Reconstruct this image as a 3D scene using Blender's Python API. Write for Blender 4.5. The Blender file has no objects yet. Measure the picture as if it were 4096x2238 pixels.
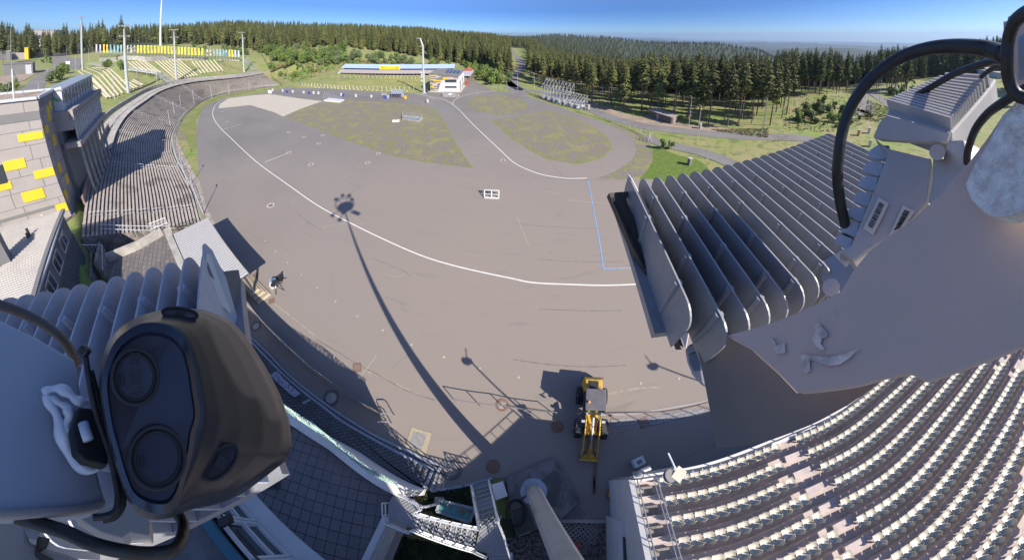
import bpy, bmesh, math, random
from mathutils import Vector, Matrix, noise
R_ = math.radians
rnd = random.Random(7)
SC = bpy.context.scene
COL = SC.collection
H = 25.0                                   # camera height above the arena

# ---------------- camera: wide fisheye looking level, lens axis on the horizon ----------------
K1, K2, K3, K4 = 0.13303412434695766, -0.0011232226362241152, -9.050199421059023e-05, 2.121789303528897e-06
CX, CY = 2100.0, 137.0                      # lens axis in photo pixels (4096 x 2238)
cam = bpy.data.cameras.new("camera")
camo = bpy.data.objects.new("camera", cam)
COL.objects.link(camo)
SC.camera = camo
camo.location = (0, 0, H)
camo.rotation_euler = (R_(90), 0, 0)
cam.type = 'PANO'
cam.panorama_type = 'FISHEYE_LENS_POLYNOMIAL'
cam.sensor_width = 36
cam.fisheye_fov = R_(320)
cam.fisheye_polynomial_k0 = 0
cam.fisheye_polynomial_k1 = -K1
cam.fisheye_polynomial_k2 = -K2
cam.fisheye_polynomial_k3 = -K3
cam.fisheye_polynomial_k4 = -K4
cam.shift_x = (2048 - CX) / 4096
cam.shift_y = -(1119 - CY) / 2238
cam.clip_start = 0.02
cam.clip_end = 60000

# ---------------- sky and sun ----------------
SUN_EL, SUN_AZ = R_(37.0), R_(130.2)        # azimuth from +Y towards +X
wld = bpy.data.worlds.new("World")
SC.world = wld
wld.use_nodes = True
wn, wl = wld.node_tree.nodes, wld.node_tree.links
sky = wn.new('ShaderNodeTexSky')
sky.sky_type = 'NISHITA'
sky.sun_disc = False
sky.sun_elevation = SUN_EL
sky.sun_rotation = SUN_AZ
sky.altitude = 800
sky.air_density = 0.36
sky.dust_density = 0.35
sky.ozone_density = 4.5
tint = wn.new('ShaderNodeMix'); tint.data_type = 'RGBA'; tint.blend_type = 'MULTIPLY'; tint.inputs[0].default_value = 1; tint.inputs[7].default_value = (1.12, 0.92, 0.98, 1)
tc = wn.new('ShaderNodeTexCoord'); sx = wn.new('ShaderNodeSeparateXYZ'); rp = wn.new('ShaderNodeValToRGB')   # clear, deep blue lower sky
wl.new(tc.outputs['Generated'], sx.inputs[0]); wl.new(sx.outputs[2], rp.inputs[0]); wl.new(rp.outputs[0], tint.inputs[7])
rp.color_ramp.elements[0].position = 0.0; rp.color_ramp.elements[0].color = (.24, .25, .225, 1)
rp.color_ramp.elements[1].position = .45; rp.color_ramp.elements[1].color = (1, .90, .86, 1)
_e = rp.color_ramp.elements.new(.11); _e.color = (.21, .27, .32, 1)
wl.new(sky.outputs[0], tint.inputs[6]); wl.new(tint.outputs[2], wn['Background'].inputs[0])
wn['Background'].inputs[1].default_value = 0.215
sl = bpy.data.lights.new("sun", 'SUN')
sl.energy = 3.3
sl.angle = R_(0.5)
sl.color = (1.0, 0.93, 0.82)
so = bpy.data.objects.new("sun", sl)
COL.objects.link(so)
sdir = Vector((math.sin(SUN_AZ) * math.cos(SUN_EL), math.cos(SUN_AZ) * math.cos(SUN_EL), math.sin(SUN_EL)))
so.rotation_euler = (-sdir).to_track_quat('-Z', 'Y').to_euler()
SC.view_settings.view_transform = 'Standard'
SC.view_settings.look = 'None'
SC.view_settings.gamma = 1
SC.view_settings.exposure = 1.32
SC.cycles.use_denoising = True
SC.cycles.max_bounces = 6
SC.cycles.diffuse_bounces = 3
SC.cycles.glossy_bounces = 2
SC.cycles.transmission_bounces = 4
SC.cycles.volume_bounces = 0
SC.cycles.use_fast_gi = False

# ---------------- measuring helpers: what the real camera saw, turned into places ----------------
MM = 36 / 4096
def theta(r):
    x = r * MM
    return ((K4 * x + K3) * x + K2) * x * x + K1 * x
def dirv(x, y):
    X = x - CX; Y = y - CY; r = math.hypot(X, Y) + 1e-9; a = theta(r)
    return Vector((math.sin(a) * X / r, math.cos(a), -math.sin(a) * Y / r))
def G(x, y, z=0.0):
    d = dirv(x, y); s = (z - H) / d.z
    return Vector((d.x * s, d.y * s, z))
def P(x, y, dist):
    return Vector((0, 0, H)) + dirv(x, y) * dist
def px(p):
    d = (Vector(p) - Vector((0, 0, H))).normalized()
    a = math.acos(max(-1, min(1, d.y))); q = math.hypot(d.x, d.z) + 1e-12; lo, hi = 0, 3000
    for _ in range(30):
        m = (lo + hi) / 2
        if theta(m) < a: lo = m
        else: hi = m
    return (CX + lo * d.x / q, CY - lo * d.z / q)
OX = (0, 1024, 2048, 3072); OY = (0, 560, 1120, 1678)
def t(k, zx, zy):
    return (OX[k % 4] + zx / 2.513, OY[k // 4] + zy / 2.513)
def dp(x, y):
    return (x * 1.59, y * 1.59)
def T(k, pts): return [t(k, a, b) for a, b in pts]
def DP(pts): return [dp(a, b) for a, b in pts]
def gz(pts, z=0.0): return [G(a, b, z) for a, b in pts]
def topz(base, y, zmax=60):
    """height at which the vertical line over base is seen at photo row y"""
    best = (1e9, base[2])
    z = base[2]
    while z < zmax:
        e = abs(px((base[0], base[1], z))[1] - y)
        if e < best[0]: best = (e, z)
        z += 0.1
    return best[1]
def crv(pts, n=6, closed=False):
    pts = [Vector(p) for p in pts]; N = len(pts); out = []
    for i in range(N if closed else N - 1):
        if closed: a, b, c, d = pts[i - 1], pts[i], pts[(i + 1) % N], pts[(i + 2) % N]
        else: a, b, c, d = pts[max(i - 1, 0)], pts[i], pts[i + 1], pts[min(i + 2, N - 1)]
        for k in range(n):
            u = k / n
            out.append(0.5 * ((2 * b) + (c - a) * u + (2 * a - 5 * b + 4 * c - d) * u * u + (3 * b - a - 3 * c + d) * u ** 3))
    if not closed: out.append(pts[-1])
    return out
def resample(pts, n):
    L = [0]
    for a, b in zip(pts, pts[1:]): L.append(L[-1] + (b - a).length)
    out = []; j = 0
    for i in range(n):
        s = L[-1] * i / (n - 1)
        while j < len(L) - 2 and L[j + 1] < s: j += 1
        u = (s - L[j]) / max(L[j + 1] - L[j], 1e-9)
        out.append(pts[j].lerp(pts[j + 1], min(1, u)))
    return out
def lerp_table(v, xs, ys):
    if v <= xs[0]: return ys[0]
    for i in range(1, len(xs)):
        if v <= xs[i]:
            u = (v - xs[i - 1]) / (xs[i] - xs[i - 1])
            return ys[i - 1] * (1 - u) + ys[i] * u
    return ys[-1]

# ---------------- mesh builder ----------------
class MB:
    def __init__(s): s.v = []; s.f = []; s.m = []; s.cur = 0
    def add(s, vs, fs):
        o = len(s.v); s.v.extend([tuple(p) for p in vs]); s.f.extend([tuple(o + i for i in f) for f in fs]); s.m.extend([s.cur] * len(fs)); return s
    def box(s, c, size, rz=0.0, M=None):
        hx, hy, hz = size[0] / 2, size[1] / 2, size[2] / 2
        q = [Vector((a * hx, b * hy, d * hz)) for a in (-1, 1) for b in (-1, 1) for d in (-1, 1)]
        if M is None: M = Matrix.Rotation(rz, 3, 'Z')
        q = [M @ p + Vector(c) for p in q]
        return s.add(q, [(0, 1, 3, 2), (4, 6, 7, 5), (0, 4, 5, 1), (2, 3, 7, 6), (0, 2, 6, 4), (1, 5, 7, 3)])
    def beam(s, a, b, w, h=None, up=(0, 0, 1)):
        a = Vector(a); b = Vector(b); h = h or w; d = (b - a)
        if d.length < 1e-6: return s
        d.normalize(); u = Vector(up)
        if abs(d.dot(u)) > 0.98: u = Vector((1, 0, 0))
        x = d.cross(u).normalized(); y = x.cross(d).normalized()
        q = [p + x * (i * w / 2) + y * (j * h / 2) for p in (a, b) for i, j in ((-1, -1), (1, -1), (1, 1), (-1, 1))]
        return s.add(q, [(0, 3, 2, 1), (4, 5, 6, 7), (0, 1, 5, 4), (1, 2, 6, 5), (2, 3, 7, 6), (3, 0, 4, 7)])
    def tube(s, a, b, r0, r1=None, n=8, cap=True):
        a = Vector(a); b = Vector(b); r1 = r0 if r1 is None else r1; d = (b - a).normalized()
        u = Vector((0, 0, 1)) if abs(d.z) < 0.9 else Vector((1, 0, 0))
        x = d.cross(u).normalized(); y = x.cross(d)
        q = [a + (x * math.cos(k * 2 * math.pi / n) + y * math.sin(k * 2 * math.pi / n)) * r0 for k in range(n)]
        q += [b + (x * math.cos(k * 2 * math.pi / n) + y * math.sin(k * 2 * math.pi / n)) * r1 for k in range(n)]
        f = [(k, (k + 1) % n, n + (k + 1) % n, n + k) for k in range(n)]
        if cap: f += [tuple(range(n - 1, -1, -1)), tuple(range(n, 2 * n))]
        return s.add(q, f)
    def path(s, pts, r, n=10, closed=False, rr=None):
        pts = [Vector(p) for p in pts]; N = len(pts); q = []; prev = None
        for i, p in enumerate(pts):
            d = (pts[(i + 1) % N] - pts[i - 1]) if closed else (pts[min(i + 1, N - 1)] - pts[max(i - 1, 0)])
            d.normalize()
            if prev is None:
                u = Vector((0, 0, 1)) if abs(d.z) < 0.9 else Vector((1, 0, 0))
                x = d.cross(u).normalized()
            else:
                x = (prev - d * prev.dot(d)).normalized()
            prev = x; y = d.cross(x); ra = rr(i / (N - 1)) if rr else r
            q += [p + (x * math.cos(k * 2 * math.pi / n) + y * math.sin(k * 2 * math.pi / n)) * ra for k in range(n)]
        f = []
        for i in range(N if closed else N - 1):
            j = (i + 1) % N
            f += [(i * n + k, i * n + (k + 1) % n, j * n + (k + 1) % n, j * n + k) for k in range(n)]
        if not closed: f += [tuple(range(n - 1, -1, -1)), tuple((N - 1) * n + k for k in range(n))]
        return s.add(q, f)
    def prism(s, pts, v):
        """closed solid: polygon pts swept by v"""
        n = len(pts); v = Vector(v); q = [Vector(p) for p in pts] + [Vector(p) + v for p in pts]
        return s.add(q, [tuple(range(n - 1, -1, -1)), tuple(range(n, 2 * n))] + [(k, (k + 1) % n, n + (k + 1) % n, n + k) for k in range(n)])
    def sheet(s, pts):
        return s.add(pts, [tuple(range(len(pts)))])
    def ribbon(s, pts, w, dz=0.0):
        pts = [Vector(p) for p in pts]; N = len(pts); q = []
        for i, p in enumerate(pts):
            d = pts[min(i + 1, N - 1)] - pts[max(i - 1, 0)]; d.z = 0; d.normalize(); nn = Vector((-d.y, d.x, 0)); ww = w(i / (N - 1)) if callable(w) else w
            q += [p - nn * ww / 2 + Vector((0, 0, dz)), p + nn * ww / 2 + Vector((0, 0, dz))]
        return s.add(q, [(2 * i, 2 * i + 2, 2 * i + 3, 2 * i + 1) for i in range(N - 1)])
    def wall(s, pts, h, th, base=None):
        """thick wall along a polyline; h number or function of u"""
        pts = [Vector(p) for p in pts]; N = len(pts); q = []
        for i, p in enumerate(pts):
            d = pts[min(i + 1, N - 1)] - pts[max(i - 1, 0)]; d.z = 0; d.normalize(); nn = Vector((-d.y, d.x, 0)) * th / 2
            hh = h(i / (N - 1)) if callable(h) else h; z = Vector((0, 0, hh)); b = Vector((0, 0, 0)) if base is None else Vector((0, 0, base))
            q += [p - nn + b, p + nn + b, p + nn + z, p - nn + z]
        f = []
        for i in range(N - 1):
            a = 4 * i; b = a + 4
            f += [(a, b, b + 3, a + 3), (a + 3, b + 3, b + 2, a + 2), (a + 2, b + 2, b + 1, a + 1), (a + 1, b + 1, b, a)]
        f += [(0, 3, 2, 1), (4 * N - 4, 4 * N - 3, 4 * N - 2, 4 * N - 1)]
        return s.add(q, f)
    def loft(s, rings, closed=True, caps=True):
        n = len(rings[0]); q = [p for r in rings for p in r]; f = []
        for i in range(len(rings) - 1):
            for k in range(n if closed else n - 1):
                f.append((i * n + k, i * n + (k + 1) % n, (i + 1) * n + (k + 1) % n, (i + 1) * n + k))
        if caps: f += [tuple(range(n - 1, -1, -1)), tuple((len(rings) - 1) * n + k for k in range(n))]
        return s.add(q, f)
    def disc(s, c, r, n=20, nrm=(0, 0, 1), sy=1.0):
        M = Vector(nrm).to_track_quat('Z', 'Y').to_matrix()
        return s.add([Vector(c) + M @ Vector((r * math.cos(k * 2 * math.pi / n), r * sy * math.sin(k * 2 * math.pi / n), 0)) for k in range(n)], [tuple(range(n))])
    def ring(s, c, r0, r1, n=24, nrm=(0, 0, 1)):
        M = Vector(nrm).to_track_quat('Z', 'Y').to_matrix()
        q = [Vector(c) + M @ Vector((r * math.cos(k * 2 * math.pi / n), r * math.sin(k * 2 * math.pi / n), 0)) for r in (r0, r1) for k in range(n)]
        return s.add(q, [(k, n + k, n + (k + 1) % n, (k + 1) % n) for k in range(n)])
    def mesh(s, name, mats, smooth=False):
        me = bpy.data.meshes.new(name); me.from_pydata(s.v, [], s.f)
        for m in (mats if isinstance(mats, (list, tuple)) else [mats]): me.materials.append(m)
        if any(s.m): me.polygons.foreach_set('material_index', s.m)
        if smooth: me.polygons.foreach_set('use_smooth', [True] * len(me.polygons))
        me.update(); return me
    def build(s, name, mats, parent=None, smooth=False, bevel=0.0, fixn=True):
        me = s.mesh(name, mats, smooth)
        if fixn and len(me.polygons) < 60000:
            bm = bmesh.new(); bm.from_mesh(me); bmesh.ops.recalc_face_normals(bm, faces=bm.faces); bm.to_mesh(me); bm.free()
        o = bpy.data.objects.new(name, me); COL.objects.link(o)
        if parent is not None: put_under(o, parent)
        if bevel:
            b = o.modifiers.new('bevel', 'BEVEL'); b.width = bevel; b.segments = 2; b.limit_method = 'ANGLE'
        return o
def put_under(o, parent):
    """parts are modelled in world coordinates: cancel the thing's own placement"""
    o.parent = parent
    if parent.parent is None:
        o.matrix_parent_inverse = Matrix.LocRotScale(parent.location, parent.rotation_euler, parent.scale).inverted()
def thing(name, label, cat, loc=(0, 0, 0), group=None, rz=0.0):
    o = bpy.data.objects.new(name, None); COL.objects.link(o); o.location = loc; o.rotation_euler = (0, 0, rz)
    o.empty_display_size = 0.2
    return tag(o, label, cat, group)
def tag(o, label, cat, group=None, kind=None):
    o['label'] = label; o['category'] = cat
    if group: o['group'] = group
    if kind: o['kind'] = kind
    return o
def struct(o, label=None, kind='structure'):
    o['kind'] = kind
    if label: o['label'] = label
    return o
def copy_thing(src, loc, rz=0.0, scale=1.0, label=None, group=None):
    c = src.copy(); COL.objects.link(c); c.location = loc; c.rotation_euler = (0, 0, rz); c.scale = (scale,) * 3 if not isinstance(scale, (tuple, list)) else scale
    if label: c['label'] = label
    if group: c['group'] = group
    for ch in src.children:
        d = ch.copy(); COL.objects.link(d); d.parent = c
        for g in ch.children:
            e = g.copy(); COL.objects.link(e); e.parent = d
    return c
def ordn(n):
    return "%d%s" % (n, 'th' if 10 <= n % 100 <= 20 else {1: 'st', 2: 'nd', 3: 'rd'}.get(n % 10, 'th'))

# ---------------- materials ----------------
def mat(name, col, rough=0.7, metal=0.0, var=0.0, scale=1.0, bump=0.0, bscale=None, col2=None, spec=0.5, detail=4.0, coords='pos', rand=0.0, thr=None, trans=0.0):
    m = bpy.data.materials.new(name); m.use_nodes = True
    n, l = m.node_tree.nodes, m.node_tree.links; b = n['Principled BSDF']
    b.inputs['Base Color'].default_value = (*col, 1); b.inputs['Roughness'].default_value = rough; b.inputs['Metallic'].default_value = metal
    b.inputs['Specular IOR Level'].default_value = spec
    if trans: b.inputs['Transmission Weight'].default_value = trans
    if coords == 'pos': src = n.new('ShaderNodeNewGeometry').outputs['Position']
    else: src = n.new('ShaderNodeTexCoord').outputs['Object']
    last = None
    if var or col2 is not None:
        nz = n.new('ShaderNodeTexNoise'); nz.inputs['Scale'].default_value = scale; nz.inputs['Detail'].default_value = detail; nz.inputs['Roughness'].default_value = 0.6
        l.new(src, nz.inputs['Vector'])
        r = n.new('ShaderNodeValToRGB'); c2 = col2 if col2 is not None else tuple(max(0, c * (1 - var)) for c in col); c1 = col if col2 is not None else tuple(min(1, c * (1 + var)) for c in col)
        lo, hi = thr if thr else (0.35, 0.65)
        r.color_ramp.elements[0].position = lo; r.color_ramp.elements[0].color = (*c2, 1)
        r.color_ramp.elements[1].position = hi; r.color_ramp.elements[1].color = (*c1, 1)
        l.new(nz.outputs[0], r.inputs[0]); last = r.outputs[0]
    if rand:
        oi = n.new('ShaderNodeObjectInfo'); hs = n.new('ShaderNodeHueSaturation'); mp = n.new('ShaderNodeMapRange')
        mp.inputs[3].default_value = 1 - rand; mp.inputs[4].default_value = 1 + rand
        l.new(oi.outputs['Random'], mp.inputs[0]); l.new(mp.outputs[0], hs.inputs['Value'])
        mp2 = n.new('ShaderNodeMapRange'); mp2.inputs[3].default_value = 0.5 - rand * 0.05; mp2.inputs[4].default_value = 0.5 + rand * 0.05
        fr = n.new('ShaderNodeMath'); fr.operation = 'FRACT'; ml = n.new('ShaderNodeMath'); ml.operation = 'MULTIPLY'; ml.inputs[1].default_value = 7.3
        l.new(oi.outputs['Random'], ml.inputs[0]); l.new(ml.outputs[0], fr.inputs[0]); l.new(fr.outputs[0], mp2.inputs[0]); l.new(mp2.outputs[0], hs.inputs['Hue'])
        if last: l.new(last, hs.inputs['Color'])
        else: hs.inputs['Color'].default_value = (*col, 1)
        last = hs.outputs[0]
    if last: l.new(last, b.inputs['Base Color'])
    if bump:
        nb = n.new('ShaderNodeTexNoise'); nb.inputs['Scale'].default_value = bscale or scale * 4; nb.inputs['Detail'].default_value = 5
        l.new(src, nb.inputs['Vector']); bp = n.new('ShaderNodeBump'); bp.inputs['Strength'].default_value = min(1, bump); bp.inputs['Distance'].default_value = 0.02
        l.new(nb.outputs[0], bp.inputs['Height']); l.new(bp.outputs[0], b.inputs['Normal'])
    return m
def mixmat(m, col, scale, lo, hi, detail=6.0, dist=0.0, stretch=None, fac=1.0):
    """lay a second procedural colour over material m (stains, weeds, wear)"""
    n, l = m.node_tree.nodes, m.node_tree.links; b = n['Principled BSDF']
    g = n.new('ShaderNodeNewGeometry'); nz = n.new('ShaderNodeTexNoise'); nz.inputs['Scale'].default_value = scale; nz.inputs['Detail'].default_value = detail; nz.inputs['Distortion'].default_value = dist
    v = g.outputs['Position']
    if stretch:
        mp = n.new('ShaderNodeMapping'); mp.inputs['Scale'].default_value = stretch[:3]; mp.inputs['Rotation'].default_value = (0, 0, stretch[3] if len(stretch) > 3 else 0); l.new(v, mp.inputs['Vector']); v = mp.outputs[0]
    l.new(v, nz.inputs['Vector'])
    r = n.new('ShaderNodeMapRange'); r.inputs[1].default_value = lo; r.inputs[2].default_value = hi; r.inputs[4].default_value = fac
    l.new(nz.outputs[0], r.inputs[0])
    mx = n.new('ShaderNodeMix'); mx.data_type = 'RGBA'; l.new(r.outputs[0], mx.inputs[0])
    s = b.inputs['Base Color']
    if s.links: l.new(s.links[0].from_socket, mx.inputs[6])
    else: mx.inputs[6].default_value = s.default_value
    mx.inputs[7].default_value = (*col, 1); l.new(mx.outputs[2], s)
    return m
def brickmat(name, c1, c2, mortar, scale, bw, bh, ms=0.02, rot=0.0, off=0.5, rough=0.85, uv=False):
    m = bpy.data.materials.new(name); m.use_nodes = True
    n, l = m.node_tree.nodes, m.node_tree.links; b = n['Principled BSDF']; b.inputs['Roughness'].default_value = rough
    g = n.new('ShaderNodeNewGeometry'); mp = n.new('ShaderNodeMapping'); mp.inputs['Rotation'].default_value = (0, 0, rot)
    l.new(g.outputs['Position'], mp.inputs['Vector'])
    k = n.new('ShaderNodeTexBrick'); k.inputs['Color1'].default_value = (*c1, 1); k.inputs['Color2'].default_value = (*c2, 1); k.inputs['Mortar'].default_value = (*mortar, 1)
    k.inputs['Scale'].default_value = scale; k.inputs['Brick Width'].default_value = bw; k.inputs['Row Height'].default_value = bh; k.inputs['Mortar Size'].default_value = ms; k.offset = off
    l.new(mp.outputs[0], k.inputs['Vector']); l.new(k.outputs['Color'], b.inputs['Base Color'])
    return m

M = {}
M['asphalt'] = mat('asphalt', (0.162, 0.150, 0.144), 0.9, var=0.10, scale=0.06, bump=0.35, bscale=30)
def _dust(m, col, c, r0, r1):
    n, l = m.node_tree.nodes, m.node_tree.links; b = n['Principled BSDF']; g = n.new('ShaderNodeNewGeometry'); d = n.new('ShaderNodeVectorMath'); d.operation = 'DISTANCE'; d.inputs[1].default_value = c; l.new(g.outputs['Position'], d.inputs[0])
    nz = n.new('ShaderNodeTexNoise'); nz.inputs['Scale'].default_value = .05; nz.inputs['Detail'].default_value = 5; l.new(g.outputs['Position'], nz.inputs['Vector']); ad = n.new('ShaderNodeMath'); ad.operation = 'MULTIPLY_ADD'; ad.inputs[1].default_value = 45; l.new(nz.outputs[0], ad.inputs[0]); l.new(d.outputs['Value'], ad.inputs[2])
    mr = n.new('ShaderNodeMapRange'); mr.interpolation_type = 'SMOOTHSTEP'; mr.inputs[1].default_value = r0; mr.inputs[2].default_value = r1; mr.inputs[3].default_value = 1; mr.inputs[4].default_value = 0; l.new(ad.outputs[0], mr.inputs[0])
    mx = n.new('ShaderNodeMix'); mx.data_type = 'RGBA'; l.new(mr.outputs[0], mx.inputs[0]); s = b.inputs['Base Color']; l.new(s.links[0].from_socket, mx.inputs[6]); mx.inputs[7].default_value = (*col, 1); l.new(mx.outputs[2], s)
_dust(M['asphalt'], (0.238, 0.200, 0.172), (2, 3, 0), 30, 105)
mixmat(M['asphalt'], (0.225, 0.20, 0.178), 0.035, 0.50, 0.74, 5, 0.4, None, .5)
mixmat(M['asphalt'], (0.15, 0.14, 0.135), 0.9, 0.60, 0.75, 8, 1.2, (0.15, 1, 1, 0.5), 0.5)
mixmat(M['asphalt'], (0.36, 0.32, 0.27), 7.0, 0.68, 0.74, 8, 0, None, 0.6)
M['asphalt_seam'] = mat('asphalt_seam', (0.15, 0.135, 0.125), 0.9, var=0.3, scale=2)
M['asphalt_shade'] = mat('asphalt_apron', (0.125, 0.115, 0.11), 0.9, var=0.15, scale=0.5, bump=0.3, bscale=30)
M['road'] = mat('road', (0.17, 0.158, 0.15), 0.9, var=0.12, scale=0.2, bump=0.2, bscale=20)
M['gravel'] = mat('gravel', (0.175, 0.145, 0.13), 0.95, var=0.35, scale=3.0, bump=0.8, bscale=14, detail=8)
mixmat(M['gravel'], (0.165, 0.175, 0.055), 0.55, 0.46, 0.66, 9, 0.6, None, 0.8)
mixmat(M['gravel'], (0.14, 0.20, 0.04), 1.1, 0.57, 0.65, 9, 0.5, None, 0.8)
mixmat(M['gravel'], (0.24, 0.225, 0.07), 0.28, 0.50, 0.68, 9, 1.0, None, 0.6)
M['pale_gravel'] = mat('pale_gravel', (0.40, 0.36, 0.30), 0.95, var=0.15, scale=2.0, bump=0.5, bscale=12, detail=8)
M['grass'] = mat('grass', (0.12, 0.16, 0.04), 0.95, col2=(0.20, 0.19, 0.07), scale=0.25, bump=1.0, bscale=5, detail=8)
M['lawn'] = mat('lawn', (0.23, 0.235, 0.065), 0.95, col2=(0.30, 0.27, 0.10), scale=0.1, bump=0.6, bscale=5, detail=6)
mixmat(M['lawn'], (0.17, 0.19, 0.05), 0.35, 0.45, 0.62, 6, 0.3, (0.25, 1.2, 1, 0.55), 0.8)
M['bright_grass'] = mat('bright_grass', (0.12, 0.17, 0.02), 0.95, col2=(0.07, 0.115, 0.02), scale=1.5, bump=1.0, bscale=6, detail=8)
M['wild_grass'] = mat('wild_grass', (0.16, 0.22, 0.045), 0.95, col2=(0.26, 0.22, 0.11), scale=0.12, bump=1.0, bscale=3, detail=9)
mixmat(M['wild_grass'], (0.09, 0.13, 0.03), 0.5, 0.52, 0.66, 8, 0.8, None, 0.8)
M['dirt'] = mat('dirt', (0.34, 0.25, 0.19), 0.95, col2=(0.22, 0.18, 0.14), scale=0.4, bump=0.8, bscale=6, detail=8)
M['forest_floor'] = mat('forest_floor', (0.045, 0.065, 0.02), 0.95, col2=(0.07, 0.055, 0.035), scale=0.15, bump=1.0, bscale=2, detail=8)
M['white_paint'] = mat('white_paint', (0.62, 0.60, 0.56), 0.7, var=0.1, scale=3)
M['ring_paint'] = mat('ring_paint', (0.42, 0.40, 0.37), 0.8, var=0.3, scale=4)
M['blue_paint'] = mat('blue_paint', (0.16, 0.34, 0.62), 0.7, var=0.2, scale=3)
M['concrete'] = mat('concrete', (0.33, 0.31, 0.28), 0.9, var=0.2, scale=0.8, bump=0.3, bscale=12)
M['old_concrete'] = mat('old_concrete', (0.26, 0.23, 0.20), 0.9, var=0.35, scale=1.0, bump=0.5, bscale=8)
M['dark_concrete'] = mat('dark_concrete', (0.12, 0.115, 0.115), 0.9, var=0.25, scale=1.0, bump=0.4, bscale=10)
M['plank'] = mat('plank', (0.34, 0.30, 0.26), 0.85, var=0.15, scale=2.0)
M['pale_plank'] = mat('pale_plank', (0.55, 0.50, 0.36), 0.85, var=0.12, scale=2.0)
M['steel'] = mat('steel', (0.42, 0.44, 0.46), 0.45, 0.6, var=0.1, scale=4)
M['galv'] = mat('galvanised', (0.50, 0.51, 0.53), 0.5, 0.3, var=0.12, scale=5)
M['pole'] = mat('pole_steel', (0.42, 0.44, 0.44), 0.55, 0.2, var=0.1, scale=2.5, bump=0.2, bscale=9)
M['white'] = mat('white_render', (0.58, 0.57, 0.56), 0.8, var=0.05, scale=1)
M['light_grey'] = mat('light_grey_panel', (0.30, 0.268, 0.255), 0.75, var=0.05, scale=0.6)
M['mid_grey'] = mat('mid_grey_panel', (0.16, 0.155, 0.155), 0.7, var=0.06, scale=0.6)
M['yellow'] = mat('yellow_panel', (0.66, 0.44, 0.02), 0.6)
M['yellow2'] = mat('yellow_paint', (0.52, 0.31, 0.04), 0.55, var=0.25, scale=4)
M['orange'] = mat('orange_wall', (0.75, 0.35, 0.04), .8)
M['teal'] = mat('teal_panel', (0.03, 0.12, 0.16), .5)
M['black'] = mat('black', (0.02, 0.02, 0.022), 0.6)
M['dark'] = mat('dark_metal', (0.05, 0.05, 0.055), 0.5, 0.3)
M['glass'] = mat('window_glass', (0.03, 0.04, 0.05), 0.08, spec=0.8)
M['glass2'] = mat('pale_glass', (0.22, 0.26, 0.28), 0.1, spec=0.8)
M['blue'] = mat('blue_panel', (0.16, 0.27, 0.50), 0.6, var=0.08, scale=1)
M['blue_roof'] = mat('blue_roof', (0.33, 0.42, 0.66), 0.6, var=0.05, scale=1)
M['blue_bin'] = mat('blue_plastic', (0.01, 0.05, 0.38), 0.5)
M['red'] = mat('red', (0.40, 0.05, 0.03), 0.6)
M['rust'] = mat('rust', (0.19, 0.105, 0.075), 0.9, var=0.3, scale=12)
M['wood'] = mat('weathered_wood', (0.21, 0.165, 0.13), 0.9, var=0.25, scale=3)
M['roof_grey'] = mat('roof_felt', (0.16, 0.15, 0.145), 0.9, var=0.15, scale=1)
M['bark'] = mat('bark', (0.17, 0.125, 0.10), 0.95, var=0.3, scale=3)
M['spruce'] = mat('spruce_needles', (0.130, 0.138, 0.036), 0.85, col2=(0.055, 0.068, 0.022), scale=0.45, rand=0.35, detail=5, thr=(0.38, 0.6))
M['far_spruce'] = M['spruce']
M['leaf'] = mat('leaves', (0.14, 0.20, 0.038), 0.8, col2=(0.075, 0.12, 0.024), scale=0.8, rand=0.3, thr=(0.35, 0.6))
M['leaf_pale'] = mat('pale_leaves', (0.15, 0.19, 0.075), 0.8, col2=(0.09, 0.12, 0.045), scale=0.8, rand=0.2)
M['seat'] = mat('seat_plastic', (0.56, 0.50, 0.37), 0.5, var=0.14, scale=1.7, rand=0.12)
M['stand_floor'] = mat('stand_floor', (0.44, 0.365, 0.335), 0.9, var=0.15, scale=1.5, bump=0.2, bscale=15)

def text(s, pos, right, up, size, m, parent, name='lettering', ext=0.01, align='CENTER', bold=0.0):
    cu = bpy.data.curves.new(name, 'FONT'); cu.body = s; cu.size = size; cu.extrude = ext; cu.align_x = align; cu.align_y = 'CENTER'; cu.materials.append(m); cu.offset = bold
    o = bpy.data.objects.new(name, cu); COL.objects.link(o); bpy.context.view_layer.update()
    me = bpy.data.meshes.new_from_object(o); bpy.data.objects.remove(o); bpy.data.curves.remove(cu)
    o = bpy.data.objects.new(name, me); COL.objects.link(o)
    r = Vector(right).normalized(); u = Vector(up).normalized(); n_ = r.cross(u).normalized(); u = n_.cross(r)
    Mx = Matrix((r, u, n_)).transposed().to_4x4(); Mx.translation = Vector(pos)
    o.parent = parent
    if parent.parent is None: o.matrix_parent_inverse = Matrix.LocRotScale(parent.location, parent.rotation_euler, parent.scale).inverted()
    o.matrix_basis = Mx
    return o

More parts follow.
